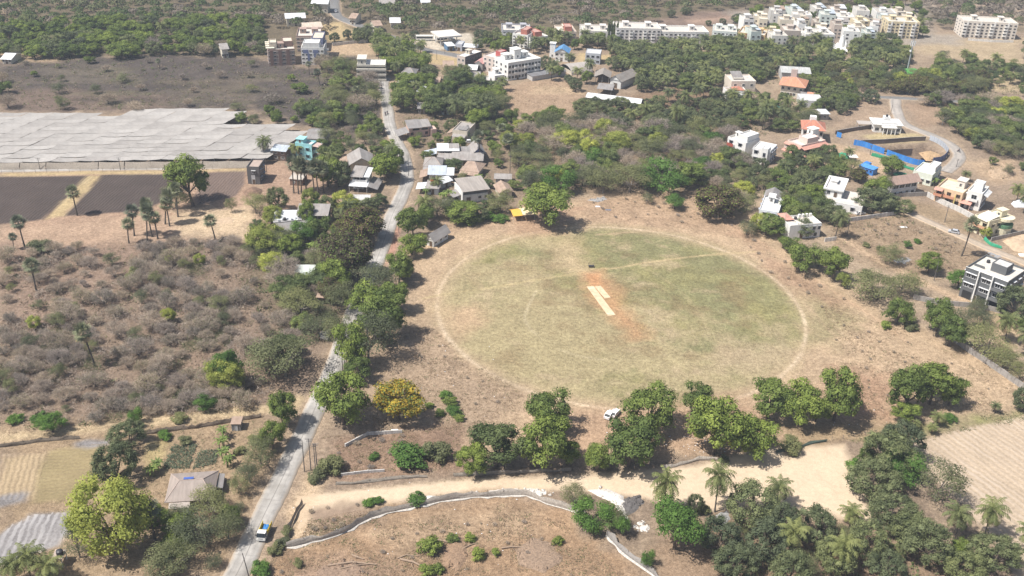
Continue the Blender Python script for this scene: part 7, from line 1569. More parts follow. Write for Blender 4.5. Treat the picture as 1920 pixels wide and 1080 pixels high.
# undergrowth in the groves and belts: low growth nobody could count
def undergrowth():
    r = np.random.default_rng(21); lb = LeafB(); slots = []
    for px, sp_, mixw in [([(950, 235), (1080, 232), (1370, 255), (1420, 340), (1330, 345), (1100, 358), (960, 345)], 2.0, (.2, .4, .4)), ([(1085, 195), (1400, 180), (1380, 240), (1100, 235)], 2.6, (.2, .3, .5)), ([(1160, 100), (1560, 88), (1700, 90), (1700, 140), (1500, 150), (1330, 178), (1190, 172)], 2.6, (.4, .4, .2)),
                          ([(745, 150), (960, 170), (970, 300), (760, 300)], 2.4, (.4, .3, .3)), ([(780, 320), (970, 330), (960, 400), (800, 410)], 2.2, (.4, .35, .25)), ([(590, 120), (715, 130), (735, 290), (690, 372), (610, 330), (600, 230)], 2.6, (.3, .4, .3)), ([(470, 440), (700, 390), (680, 540), (600, 640), (540, 680), (450, 540)], 2.0, (.35, .45, .2)),
                          ([(1380, 290), (1560, 300), (1560, 425), (1480, 430), (1390, 345)], 2.0, (.4, .4, .2)), ([(1330, 180), (1560, 200), (1500, 255), (1340, 260)], 2.4, (.3, .4, .3)), ([(1720, 195), (1920, 200), (1920, 300), (1820, 270)], 2.4, (.35, .4, .25)), ([(1540, 140), (1920, 150), (1920, 180), (1560, 175)], 2.8, (.35, .4, .25)), ([(1330, 990), (1870, 1000), (1900, 1095), (1330, 1095)], 1.8, (.4, .35, .25)), ([(0, 60), (500, 48), (500, 105), (0, 124)], 3.4, (.35, .4, .25)), ([(0, 485), (440, 450), (560, 640), (480, 770), (0, 815)], 2.6, (.03, .25, .72)), ([(0, 122), (480, 112), (700, 150), (718, 225), (560, 225), (0, 203)], 3.0, (.22, .48, .3)), ([(600, 118), (705, 125), (718, 220), (620, 228)], 2.0, (.3, .45, .25)), ([(1560, 405), (1690, 398), (1800, 455), (1800, 500), (1700, 515), (1560, 460)], 3.2, (.12, .3, .58)), ([(1840, 285), (1920, 290), (1920, 340), (1850, 330)], 3.5, (.2, .3, .5))]:
        p = PP(px); lo, hi = p.min(0), p.max(0); n = int((hi - lo).prod() / sp_ ** 2); x = r.uniform(lo[0], hi[0], n); y = r.uniform(lo[1], hi[1], n)
        ok = sd_poly(x, y, p) < 0
        for c in CLEAR: ok &= sd_poly(x, y, c) > 0
        ok &= fbm(x, y, 9, 66) > .36
        ii = np.clip(np.round(y - BY0).astype(int), 0, CLR.shape[0] - 1); jj = np.clip(np.round(x - BX0).astype(int), 0, CLR.shape[1] - 1); ok &= CLR[ii, jj] > 1.0
        x, y = x[ok], y[ok]; k = 11; s = r.uniform(.5, 1.5, len(x)); S = np.repeat(s, k)
        c = np.repeat(np.stack([x, y, s * .35], 1), k, 0) + r.normal(size=(len(S), 3)) * S[:, None] * (.5, .5, .28)
        lb.quads(c, r.normal(size=c.shape) * .6 + (0, 0, .8), S * .42, np.clip(np.repeat(r.random(len(x)), k) * .6 + .4 * r.random(len(S)), 0, 1), r, .7)
        slots.append(np.repeat(r.choice(3, len(x), p=np.array(mixw) / sum(mixw)), k))
    me = lb.mesh('undergrowth', [leaf_mat('low_leaf', (0.06, .09, .03), (0.14, .17, .06)), leaf_mat('low_olive_leaf', (0.10, .105, .05), (0.20, .195, .10)), leaf_mat('low_dry_leaf', (0.17, .13, .095), (0.30, .24, .18))], slots=np.concatenate(slots))
    tag(link('undergrowth', me), 'low undergrowth of weeds and saplings beneath the trees', 'undergrowth', None, 'stuff')
undergrowth()

# tangled dry thicket filling the left scrub
def thicket():
    r = np.random.default_rng(23); lb = LeafB(); slots = []
    p = PP([(-60, 490), (120, 470), (260, 462), (440, 448), (500, 540), (570, 640), (490, 765), (300, 782), (-60, 815)]); lo, hi = p.min(0), p.max(0); n = 17000
    x = r.uniform(lo[0], hi[0], n); y = r.uniform(lo[1], hi[1], n); ok = (sd_poly(x, y, p) < 0) & (fbm(x, y, 22, 41, 2) * .55 + fbm(x, y, 6, 42, 2) * .45 < .495); x, y = x[ok], y[ok]
    k = 15; s = r.uniform(.6, 1.7, len(x)); S = np.repeat(s, k)
    c = np.repeat(np.stack([x, y, s * .55], 1), k, 0) + r.normal(size=(len(S), 3)) * S[:, None] * (.55, .55, .3)
    lb.quads(c, r.normal(size=c.shape) + (0, 0, .2), S * .85, np.clip(np.repeat(r.random(len(x)), k) * .5 + .5 * r.random(len(S)), 0, 1), r, .07)
    slots.append(np.repeat((fbm(x, y, 8, 48, 2) > .60).astype(int), k))
    me = lb.mesh('dry_thicket', [ML['twig'], ML['acacia']], slots=np.concatenate(slots)); tag(link('dry_thicket', me), 'tangled grey brown thicket of leafless scrub left of the road', 'scrub', None, 'stuff')
thicket()
# ------------------------------------------------------------------ shade net house: skewed rows of sagging net panels
def shade_house():
    z = 2.7
    root = empty('shade_net_house', (*P(240, 300, z), 0)); tag(root, 'huge flat shade net house of pale grey panels left of the road', 'shade house')
    ox, oy = P(-10, 303, z)
    a = np.array(P(470, 298, z)) - (ox, oy); a /= np.hypot(*a)
    b = np.array(P(470, 206, z)) - np.array(P(300, 300, z)); b /= np.hypot(*b)
    out = PP([(-90, 210), (0, 208), (220, 207), (330, 202), (457, 199), (430, 236), (548, 232), (566, 260), (540, 268), (500, 288), (478, 301), (-90, 308)], z)
    pa, pb = 10.5, 5.0
    m, nt, bs = new_mat('shade_net')
    oi = nt.nodes.new('ShaderNodeObjectInfo')
    n1 = noise(nt, 0.5, 4, .6)
    c = mix_rgb(nt, 1.0, (0.36, .342, .325), ramp(nt, oi.outputs['Random'], 0, 1, (0.86, .84, .82), (1.1, 1.09, 1.07)), 'MULTIPLY')
    c = mix_rgb(nt, .5, c, ramp(nt, n1, .3, .7, (0.75, .73, .7), (1.15, 1.14, 1.12)), 'MULTIPLY')
    nt.links.new(c, bs.inputs['Base Color']); bs.inputs['Roughness'].default_value = .8
    meshes = []
    for var in range(3):
        vs = []; qs = []; nu, nv = 7, 4
        for j in range(nv + 1):
            for i in range(nu + 1):
                s, t = i / nu, j / nv
                p = a * (pa - .24) * s + b * (pb - .06) * t
                sag = -.28 * math.sin(math.pi * s) - .05 * math.sin(math.pi * t) + (.12 * math.sin(3 * s * 3 + var) * t * (1 - t) * 4)
                vs.append((p[0], p[1], sag + .1))
        for j in range(nv):
            for i in range(nu): qs.append((j * (nu + 1) + i, j * (nu + 1) + i + 1, (j + 1) * (nu + 1) + i + 1, (j + 1) * (nu + 1) + i))
        me = mesh_np('net_panel', vs, quads=qs, smooth=True); me.materials.append(m); meshes.append(me)
    rr = np.random.default_rng(4); rx, ry = root.location.x, root.location.y
    n = 0; corners = set()
    for i in range(-8, 22):
        for j in range(-1, 24):
            p = np.array([ox, oy]) + a * pa * i + b * pb * j
            c = p + a * pa / 2 + b * pb / 2
            if sd_poly(c[:1], c[1:], out)[0] > -1.0 or c[0] < -250: continue
            if rr.random() < .004: continue
            dz = .25 * math.sin(c[0] * .04) + .2 * math.sin(c[1] * .05)
            o = link('net_panel', meshes[int(rr.integers(3))], root, (p[0] - rx + rr.normal() * .07, p[1] - ry + rr.normal() * .05, z + dz + rr.normal() * .02), 0)
            o.rotation_euler = (rr.normal() * .006, rr.normal() * .006, rr.normal() * .004)
            n += 1
            if j % 3 == 0: corners.add((i, j))
    pm = plain((0.3, .28, .26)); post = MB().tube([(0, 0, -.3), (0, 0, z + .1)], .06, pm, 5).mesh('post')
    for i, j in sorted(corners):
        p = np.array([ox, oy]) + a * pa * i + b * pb * j
        link('post', post, root, (p[0] - rx, p[1] - ry, 0))
    # loose side netting hanging along the front
    sm = plain((0.36, .31, .255), .9, .5)
    for k in range(11):
        u0, u1 = -60 + 49 * k, -60 + 49 * (k + 1) - (1.5 if k % 3 else .5)
        p, q = np.array(P(u0, 304.5 - .008 * u0, z)), np.array(P(u1, 304.5 - .008 * u1, z)); vs = []; qs = []
        for i in range(7):
            s = i / 6; e = p + (q - p) * s; bul = .5 + .5 * rr.random()
            for t, zz in ((0, z - .1 - .25 * math.sin(math.pi * s)), (bul, z * .5), (1.0 + .6 * rr.random(), .05)):
                vs.append((e[0] - rx, e[1] - ry - t, zz))
        for i in range(6):
            for t in range(2): qs.append((i * 3 + t, i * 3 + t + 1, (i + 1) * 3 + t + 1, (i + 1) * 3 + t))
        me = mesh_np('side_net', vs, quads=qs, smooth=True); me.materials.append(sm); link('side_net', me, root)
    FOOT.append((out, None))
shade_house()

# ------------------------------------------------------------------ cricket pitch, roller
def quad_sheet(name, px, z, mat, label=None, kind='structure'):
    p = PP(px); m = MB(); m.prism([tuple(q) for q in p], -.2, z, mat); o = m.build(name); o['kind'] = kind
    if label: o['label'] = label
    return o
pm, nt, bs = new_mat('pitch_matting')
_x = mix_rgb(nt, .6, (0.62, .49, .33), ramp(nt, noise(nt, .8, 5, .75), .3, .7, (0.62, .55, .48), (1.25, 1.25, 1.24)), 'MULTIPLY'); nt.links.new(_x, bs.inputs['Base Color']); bs.inputs['Roughness'].default_value = .9
quad_sheet('cricket_pitch', [(1140, 592.5), (1154, 591), (1113, 536.5), (1100, 537.5)], .10, pm, 'long pale matting cricket pitch strip')
for _k, (_a, _b) in enumerate((((1137.5, 588.5), (1151.5, 587.2)), ((1102.5, 541), (1115.5, 540)))):
    _p, _q = np.array(P(*_a)), np.array(P(*_b)); _n = (_q - _p) / np.hypot(*(_q - _p)); _m = np.array([-_n[1], _n[0]]) * .07
    _o = MB().prism([tuple(_p - _m), tuple(_q - _m), tuple(_q + _m), tuple(_p + _m)], .09, .106, plain((0.8, .8, .78))).build('crease_line'); _o['kind'] = 'structure'; _o['label'] = ('near', 'far')[_k] + ' white crease line across the cricket pitch'
quad_sheet('practice_strip', [(1134, 560), (1145, 558), (1126, 536), (1115, 537.5)], .09, pm, 'shorter pale strip beside the cricket pitch')
x, y = P(1108.5, 501); o = empty('pitch_roller', (x, y, 0), .05); tag(o, 'dark iron pitch roller standing near the middle of the field', 'roller')
MB().tube([(-.85, 0, .45), (.85, 0, .45)], .45, plain((0.05, .045, .045), .5), 14).build('drum', o)
_m = MB(); _m.bar((-.95, 0, .45), (-.95, 1.2, .9), .05, plain((0.07, .06, .06))); _m.bar((.95, 0, .45), (.95, 1.2, .9), .05, plain((0.07, .06, .06))); _m.bar((-.95, 1.2, .9), (.95, 1.2, .9), .05, plain((0.07, .06, .06))); _m.build('handle', o)

# ------------------------------------------------------------------ walls, fences, hoarding
def wall_line(name, label, px, hgt, mat, cat='wall', th=.2, cope=None, post=None, z0=-.3, segs=False, land=None):
    """masonry wall along photo points on the ground, cut into bays between piers"""
    p = PP(px); o = empty(name, (p[0][0], p[0][1], 0)); tag(o, label, cat)
    if land: LANDMARKS.append((land, *p.mean(0)))
    for i in range(len(p) - 1):
        d = p[i + 1] - p[i]; L = float(np.hypot(*d)); ang = math.atan2(d[1], d[0])
        nb = max(1, int(round(L / (post or 4.0)))); bl = L / nb
        for k in range(nb):
            q = p[i] + d * k / nb - p[0]
            MB().box(.12, bl - .12, -th / 2, th / 2, z0, hgt, mat).build('bay', o, (q[0], q[1], 0), ang)
            MB().box(-.12, .12, -th / 2 - .04, th / 2 + .04, z0, hgt + .08, mat).build('pier', o, (q[0], q[1], 0), ang)
            if cope: MB().box(.121, bl - .121, -th / 2 - .05, th / 2 + .05, hgt + .003, hgt + .1, cope).build('coping', o, (q[0], q[1], 0), ang)
        FOOT.append((p[i:i + 2], .4))
    return o
GW = paint((0.36, .34, .32), .9, .6); WW = paint((0.62, .60, .57), .9, .5); DW = paint((0.17, .13, .11), .95, .5, (0.08, .06, .05)); PW = paint((0.74, .72, .68), .8, .3)
wall_line('boundary_wall', 'long weathered grey wall along the right side of the field', [(1712, 561), (1766, 572), (1830, 577), (1880, 588)], 1.7, GW)
wall_line('boundary_wall', 'weathered grey wall running down to the right edge behind trees', [(1782, 636), (1820, 664), (1860, 690), (1900, 718), (1960, 760)], 1.9, GW, land='grey wall at the right edge')
wall_line('boundary_wall', 'stained white compound wall in front of the peach villa', [(1738, 369), (1765, 383), (1795, 396), (1824, 412)], 2.0, WW, cope=PW)
wall_line('boundary_wall', 'low grey compound wall below the long brown roofed building', [(1655, 376), (1690, 369), (1738, 367)], 1.7, GW)
wall_line('boundary_wall', 'pale compound wall below the white terrace villa', [(1590, 416), (1625, 411), (1680, 403)], 1.6, WW)
wall_line('boundary_wall', 'grey stone wall below the cream yellow villa', [(1858, 452), (1890, 445), (1925, 437)], 1.5, GW)
wall_line('boundary_wall', 'dark brown retaining wall behind the bungalow lawn', [(1566, 252), (1600, 246), (1634, 241)], 1.8, DW, cope=GW)
wall_line('boundary_wall', 'dark brown wall between the bungalow lawn and the pit', [(1614, 271), (1660, 269), (1708, 265), (1735, 264)], 2.0, DW, cope=GW)
wall_line('pit_wall', 'dark soil retaining wall along the back of the pit', [(1650, 283), (1690, 280), (1712, 279)], .1, DW, z0=-3.4)
wall_line('boundary_wall', 'low pink wall beside the pale pink villa', [(1497, 291), (1525, 292), (1556, 289)], 1.4, paint((0.62, .48, .43)))
wall_line('boundary_wall', 'grey wall along the farmyard below the farmhouse', [(580, 452), (605, 449), (625, 447)], 1.2, GW)
wall_line('boundary_wall', 'broken low wall behind the yellow flowering tree', [(648, 838), (690, 816), (755, 812)], 1.0, WW)
wall_line('boundary_wall', 'old low wall stub along the scrub plot by the track', [(640, 892), (690, 886), (722, 884)], .7, WW)
wall_line('boundary_wall', 'pale roadside wall below the far asphalt road', [(624, 86), (660, 82), (690, 79)], 1.6, WW)
wall_line('boundary_wall', 'white wall along the apartment plot at the far right', [(1815, 76), (1860, 79), (1900, 80)], 1.4, PW)
wall_line('garden_gate', 'white double gate below the house with the coconut palm', [(1546, 454), (1568, 451)], 1.6, PW, 'gate', .12, None, 1.6)
x0, y0 = P(1546, 454)
def panel_fence(name, label, px, hgt, mats, width=1.25, gaps=(), frame=True, z0=0.0):
    p = smooth_line(PP(px), .5); d = np.concatenate([[0], np.cumsum(np.hypot(*np.diff(p, axis=0).T))])
    o = empty(name, (p[0][0], p[0][1], 0)); tag(o, label, 'fence'); n = int(d[-1] / width)
    me = {}
    for k in range(n):
        if k in gaps: continue
        a = np.array([np.interp(k * width, d, p[:, c]) for c in (0, 1)]); b = np.array([np.interp((k + 1) * width, d, p[:, c]) for c in (0, 1)])
        ang = math.atan2(*(b - a)[::-1]); mt = mats[k % len(mats)]
        if mt not in me:
            m = MB(); nr = 5; w = (width - .06) / nr
            for r in range(nr):
                yo = .04 if r % 2 else 0
                m.box(.03 + r * w, .03 + (r + 1) * w, -.02 - yo, .02 - yo, z0 + .05, hgt, mt)
            me[mt] = m.mesh('hoarding_panel')
        link('hoarding_panel', me[mt], o, (a[0] - p[0][0], a[1] - p[0][1], 0), ang)
        if k % 2 == 0: MB().box(-.03, .03, .05, .11, z0 - .3, hgt + .1, plain((0.3, .3, .32))).build('post', o, (a[0] - p[0][0], a[1] - p[0][1], 0), ang)
    FOOT.append((p, .6))
    return o
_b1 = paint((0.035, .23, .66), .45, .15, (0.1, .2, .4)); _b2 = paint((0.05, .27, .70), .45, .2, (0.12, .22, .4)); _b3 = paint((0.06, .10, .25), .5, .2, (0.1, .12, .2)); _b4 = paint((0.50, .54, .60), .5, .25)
panel_fence('blue_hoarding', 'long bright blue sheet hoarding along the pit', [(1600, 272), (1617, 275), (1640, 283), (1665, 292), (1690, 301), (1715, 309), (1733, 311)], 2.6, [_b1, _b2, _b1], gaps=(12,))
panel_fence('blue_hoarding', 'short detached piece of blue hoarding near the lawn corner', [(1568, 256), (1580, 260)], 2.4, [_b2])
panel_fence('blue_hoarding', 'dark blue shaded hoarding at the road end of the pit', [(1748, 306), (1762, 304), (1772, 297), (1777, 289)], 2.6, [_b3])  # darker copy of the hoarding blue; this piece's shade is in its colour
panel_fence('grey_hoarding', 'pale grey sheet hoarding along the road side of the pit', [(1777, 288), (1768, 277), (1755, 268), (1741, 262)], 2.4, [_b4])
_g1 = plain((0.02, .23, .12), .8, .3); _g2 = plain((0.03, .28, .15), .8, .3)
def net_fence(name, label, px, hgt, mat, step=1.6, sag=.2, lean=.25, post=True, hem=None, parts='net', seed=1):
    """cloth net hung between posts; the cloth bellies and its top edge droops"""
    r = np.random.default_rng(seed); p = smooth_line(PP(px), .8)
    d = np.concatenate([[0], np.cumsum(np.hypot(*np.diff(p, axis=0).T))]); n = max(2, int(d[-1] / step))
    o = empty(name, (p[0][0], p[0][1], 0)); tag(o, label, 'fence')
    Q = np.array([[np.interp(d[-1] * k / n, d, p[:, c]) for c in (0, 1)] for k in range(n + 1)]) - p[0]
    T_ = np.gradient(Q, axis=0); T_ /= np.hypot(T_[:, 0], T_[:, 1])[:, None]; Nn = np.stack([T_[:, 1], -T_[:, 0]], 1)
    vs = []; qs = []
    rows = 6; off = r.normal(size=(n + 1)) * .25
    for k in range(n + 1):
        hh = hgt * (1 - .35 * r.random())
        for j in range(rows):
            t = j / (rows - 1); bel = math.sin(math.pi * t) * r.random() * .22
            e = Q[k] + Nn[k] * (bel + lean * (1 - t) * 1.2 + off[k] * t * .8) + T_[k] * r.normal() * .1
            vs.append((e[0], e[1], max(.03, hh * t + (r.normal() * .05 if 0 < j else 0))))
    for k in range(n):
        for j in range(rows - 1): qs.append((k * rows + j, (k + 1) * rows + j, (k + 1) * rows + j + 1, k * rows + j + 1))
    me = mesh_np(parts, vs, quads=qs, smooth=True); me.materials.append(mat); link(parts, me, o)
    if hem is not None:
        vs = []; qs = []
        for k in range(n + 1):
            w = .15 + .75 * r.random() * (r.random() < .75)
            for t, zz in ((.15, .16), (.5, .20 + .1 * r.random()), (1, .05)):
                e = Q[k] + Nn[k] * (lean * 1.2 + w * t); vs.append((e[0], e[1], zz + .05))
        for k in range(n):
            for j in range(2): qs.append((k * 3 + j, (k + 1) * 3 + j, (k + 1) * 3 + j + 1, k * 3 + j + 1))
        me = mesh_np('hem', vs, quads=qs, smooth=True); me.materials.append(hem); link('hem', me, o)
    if post:
        pm_ = MB().tube([(0, 0, -.3), (0, 0, hgt + .15)], .05, plain((0.2, .16, .13)), 5).mesh('post')
        for k in range(0, n + 1, 2): link('post', pm_, o, (Q[k][0], Q[k][1], 0))
    FOOT.append((p, .8))
    return o
NET = plain((0.40, .355, .305), .95, .6); NETD = plain((0.26, .225, .185), .95, .6); HEM = plain((0.52, .48, .43), .9, .6)
net_fence('net_fence', 'sagging grey brown shade net fence curving round the clearing', [(537, 1026), (575, 1018), (640, 1000), (690, 972), (740, 958), (800, 945), (860, 934), (930, 930), (985, 928), (1030, 945), (1075, 958), (1105, 975)], 1.9, NET, 1.8, hem=HEM, seed=2)
net_fence('net_fence', 'shade net fence running down to the bottom edge past the rubble', [(1140, 1003), (1165, 1030), (1190, 1050), (1225, 1075), (1260, 1105)], 1.7, plain((0.26, .24, .22), .95, .5), 1.8, hem=HEM, seed=3)
net_fence('net_fence', 'dark collapsed net fence at the left below the scrub plot', [(630, 908), (680, 905), (740, 898), (800, 894)], .9, NETD, 1.8, seed=4)
net_fence('net_fence', 'dark collapsed net fence below the dense olive tree', [(850, 892), (930, 888), (1000, 885), (1070, 882)], 1.0, NETD, 1.8, seed=14)
net_fence('net_fence', 'grey collapsed net fence by the cinder dump under the trees', [(1240, 880), (1275, 872), (1310, 862), (1350, 862)], 1.0, NET, 1.6, seed=15)
net_fence('net_fence', 'torn dark net fence scrap beside the track bend', [(1455, 848), (1490, 842), (1520, 832), (1548, 827)], .9, plain((0.07, .10, .08), .95, .5), 1.5, seed=5)
net_fence('net_fence', 'short upright net beside the road at the track mouth', [(540, 1010), (545, 985), (555, 960), (566, 945)], 1.5, NETD, 1.4, seed=6)
net_fence('green_net_fence', 'dark green net fence in front of the blue hoarding', [(1634, 292), (1660, 299), (1690, 312), (1713, 320)], 1.6, _g1, 1.6, seed=7)
net_fence('green_net_fence', 'emerald net fence by the sand heap at the right edge', [(1845, 449), (1858, 460), (1878, 466)], 1.3, _g2, 1.2, seed=8)
net_fence('thorn_fence', 'brown dead brush fence along the lower left lane', [(265, 815), (320, 808), (380, 800), (440, 790), (490, 782)], 1.4, plain((0.20, .155, .115), .95, .6), 1.0, post=True, seed=9)
net_fence('thorn_fence', 'dark brush hedge at the left edge of the lower lane', [(-40, 842), (20, 836), (80, 828), (150, 822)], 1.2, plain((0.15, .12, .09), .95, .6), 1.0, seed=10)
def stick_fence(label, px, step, hgt):
    p = smooth_line(PP(px), 1.0); o = empty('stick_fence', (p[0][0], p[0][1], 0)); tag(o, label, 'fence')
    d = np.concatenate([[0], np.cumsum(np.hypot(*np.diff(p, axis=0).T))]); r = np.random.default_rng(8)
    me = MB().tube([(0, 0, -.3), (0, 0, hgt)], .06, plain((0.2, .17, .15)), 5).mesh('post'); prev = None
    for s in np.arange(0, d[-1], step):
        q = np.array([np.interp(s, d, p[:, c]) for c in (0, 1)]) - p[0]
        k = link('post', me, o, (q[0], q[1], 0)); k.rotation_euler = (r.normal() * .06, r.normal() * .06, 0)
        if prev is not None:
            for zz in (.5, .95): MB().bar((*prev, zz), (*q, zz), .012, plain((0.25, .22, .2)), 4).build('wire', o)
        prev = q
stick_fence('post and wire fence along the pale lane above the ploughed plots', [(-40, 326), (0, 325), (170, 322), (325, 319), (400, 317)], 4.2, 1.5)
stick_fence('row of thin stakes beside the grassy strip near the stubble field', [(1560, 826), (1610, 818), (1680, 806), (1730, 796)], 3.2, 1.2)

# ------------------------------------------------------------------ poles
def pole(label, u, v, hpx, arm=True, lean=(0, 0), steel=False):
    x, y = P(u, v); s, dep = scale_at(x, y); hh = hpx / (s * math.cos(dep))
    o = empty('utility_pole', (x, y, ground_z(x, y)), random.random() * .5); tag(o, label, 'pole', 'utility poles')
    c = plain((0.13, .12, .115) if not steel else (0.3, .3, .31), .7)
    MB().tube([(0, 0, -.4), (lean[0] * .5, lean[1] * .5, hh * .5), (lean[0], lean[1], hh)], [.14, .11, .08], c, 7).build('shaft', o)
    if arm:
        for k, dz in enumerate((.25, .8)):
            MB().box(-.8 + .2 * k, .8 - .2 * k, -.05, .05, 0, .1, c).build('cross_arm', o, (lean[0], lean[1], hh - dz))
        for k in (-.7, 0, .7): MB().tube([(0, 0, 0), (0, 0, .22)], [.06, .04], plain((0.45, .42, .38)), 6).build('insulator', o, (lean[0] + k, lean[1], hh - .15))
for a in [('thin steel pole at the road edge beside the pole pair', 571, 884, 58, False), ('left pole of the pole pair at the track mouth', 583, 882, 58), ('right pole of the pole pair at the track mouth', 592, 888, 54), ('pole behind the pole pair', 594, 872, 40), ('leaning pole beside the road at the bottom edge', 468, 1085, 48, False, (-.8, 0)), ('slim pole beside the eucalyptus at the road', 643, 702, 40, False), ('second slim pole beside the eucalyptus at the road', 647, 700, 34, False),
          ('pole beside the brick verge of the road', 748, 438, 36, False), ('tall pole on the dry plot beside the lane', 1771, 417, 32), ('lamp pole at the lower dry plot', 1751, 526, 36, False), ('steel pole at the hoarding corner', 1631, 290, 18), ('lattice pole beside the curving road', 1793, 313, 16), ('pole beside the white bungalow', 1670, 214, 18, False), ('pole left of the lane in front of the shade net house', 75, 318, 22), ('right pole before the shade net house', 226, 319, 24), ('pole in front of the school building', 708, 158, 20), ('second pole in front of the school building', 704, 158, 18, False),
          ('pole by the coconut palm white house', 1588, 441, 28, False), ('pole above the left bend of the road', 766, 330, 40, False), ('white lamp pole in the village scrub', 956, 330, 44, False), ('pole on the straw plot by the petrol station', 819, 112, 16, False), ('pole beside the petrol forecourt', 834, 101, 12, False), ('pole among palms west of the road', 501, 332, 36, False), ('pole in the scrub behind the white villas', 1366, 322, 24, False)]:
    pole(*a)

# ------------------------------------------------------------------ vehicles
def wheel(o, x, y, r, w=.22):
    t = MB().tube([(x, y - w / 2, r), (x, y + w / 2, r)], r, plain((0.02, .02, .02), .8), 14).build('wheel', o)
    MB().tube([(x, y - w / 2 - .01, r), (x, y + w / 2 + .01, r)], r * .55, plain((0.4, .4, .4), .4), 10).build('rim', t)
def truck():
    x, y = P(489, 1008); a = np.array(P(487, 983)) - np.array(P(455, 1055)); ang = math.atan2(a[1], a[0])
    o = empty('tipper_truck', (x + .6, y + .8, .08), ang + math.pi); tag(o, 'small yellow open truck with blue tarpaulin in its bed on the road', 'truck')
    ye = plain((0.62, .46, .05), .45, .2); wh = plain((0.78, .77, .74), .35, .1); dk = plain((0.03, .03, .03), .6)
    m = MB(); m.box(-2.6, 2.1, -.42, .42, .45, .62, dk); m.build('chassis', o)
    c = MB(); c.add([(.75, -.95, .6), (2.35, -.95, .6), (2.35, .95, .6), (.75, .95, .6), (.75, -.9, 2.15), (1.9, -.9, 2.15), (1.9, .9, 2.15), (.75, .9, 2.15), (2.35, -.95, 1.3), (2.35, .95, 1.3)], [(0, 3, 2, 1), (4, 5, 6, 7), (0, 1, 8, 5, 4), (3, 7, 6, 9, 2), (1, 2, 9, 8), (0, 4, 7, 3)], wh)
    c.add([(2.352, -.93, 1.31), (2.352, .93, 1.31), (1.91, .88, 2.12), (1.91, -.88, 2.12)], [(0, 1, 2, 3)], glass_dark()); cab = c.build('cab', o)
    for s in (-1, 1):
        MB().box(1.2, 1.95, -.02, .02, 1.35, 1.95, glass_dark()).build('side_window', cab, (0, s * .95, 0)); MB().box(2.34, 2.38, -.13, .13, .78, .98, plain((0.8, .78, .7), .2)).build('headlight', cab, (0, s * .68, 0)); MB().box(1.95, 2.1, -.12, .12, 1.4, 1.75, dk).build('mirror', cab, (0, s * 1.1, 0))
    MB().box(2.3, 2.46, -.9, .9, .48, .7, plain((0.45, .45, .44), .5)).build('bumper', o); MB().box(2.36, 2.385, -.5, .5, .85, 1.05, plain((0.3, .3, .3))).build('grille', o)
    MB().box(-2.6, .65, -.98, .98, .72, .84, ye).build('bed_floor', o)
    for s in (-1, 1):
        b = MB().box(-2.6, .65, -.04, .04, .84, 1.75, ye).build('side_board', o, (0, s * .98, 0))
        for k in range(5): MB().box(-.05, .05, -.03, .03, .8, 1.78, plain((0.5, .36, .04), .5)).build('stake', b, (-2.5 + .77 * k, s * .06, 0))
    MB().box(.65, .71, -.98, .98, .84, 2.2, ye).build('head_board', o)
    m = MB(); bl = plain((0.04, .20, .50), .6, .3); vs = []; fs = []
    for i in range(7):
        for j in range(5): vs.append((-2.3 + .3 * i, -.7 + .3 * j, .98 + .12 * math.sin(i * 1.3) * math.cos(j * 1.7) + .12 * (j % 2)))
    for i in range(6):
        for j in range(4): fs.append((i * 5 + j, (i + 1) * 5 + j, (i + 1) * 5 + j + 1, i * 5 + j + 1))
    m.add(vs, fs, bl).build('tarpaulin', o)
    for wx in (-1.6, 1.5):
        for s in (-1, 1): wheel(o, wx, s * .82, .38)
truck()
def car(label, u, v, ang, col, L=3.9, z=0.0):
    x, y = P(u, v); o = empty('parked_car', (x, y, z), ang); tag(o, label, 'car')
    p = plain(col, .25, .08); k = L / 3.9
    prof = [(-1.95, .35), (1.95, .35), (1.95, .75), (1.1, .92), (.55, 1.42), (-1.1, 1.48), (-1.8, 1.0), (-1.95, .85)]
    m = MB(); n = len(prof); vs = [(a * k, -.78, b) for a, b in prof] + [(a * k, .78, b) for a, b in prof]
    m.add(vs, [tuple(range(n)), tuple(range(2 * n - 1, n - 1, -1))] + [(i, n + i, n + (i + 1) % n, (i + 1) % n) for i in range(n)], p); m.build('body', o)
    MB().add([(1.06 * k, -.70, .95), (1.06 * k, .70, .95), (.60 * k, .66, 1.40), (.60 * k, -.66, 1.40)], [(0, 1, 2, 3)], glass_dark()).build('windscreen', o, (.02, 0, .012))
    MB().add([(-1.76 * k, .70, 1.05), (-1.76 * k, -.70, 1.05), (-1.16 * k, -.66, 1.46), (-1.16 * k, .66, 1.46)], [(0, 1, 2, 3)], glass_dark()).build('rear_window', o, (-.02, 0, .012))
    for s in (-1, 1):
        MB().add([(-1.3 * k, s * .79, 1.0), (.85 * k, s * .79, .98), (.48 * k, s * .79, 1.36), (-1.05 * k, s * .79, 1.4)], [(0, 1, 2, 3) if s < 0 else (3, 2, 1, 0)], glass_dark()).build('side_window', o)
        MB().box(1.9 * k, 1.97 * k, -.15, .15, .62, .78, plain((0.8, .8, .78), .2)).build('headlight', o, (0, s * .55, 0)); MB().box(-1.97 * k, -1.93 * k, -.12, .12, .7, .9, plain((0.4, .02, .02), .3)).build('tail_light', o, (0, s * .6, 0))
        for wx in (-1.2, 1.25): wheel(o, wx * k, s * .72, .31, .2)
car('white car parked under the trees at the near edge of the field', 1142, 781, 1.1, (0.78, .78, .78))
car('second white car parked right beside the first at the field edge', 1153, 778, 1.0, (0.76, .77, .78))
car('small white car parked beside the village house with the yard', 880, 268, .2, (0.74, .74, .74))
car('silver car standing on the far asphalt road', 630, 23, 1.7, (0.5, .52, .55), z=.1)
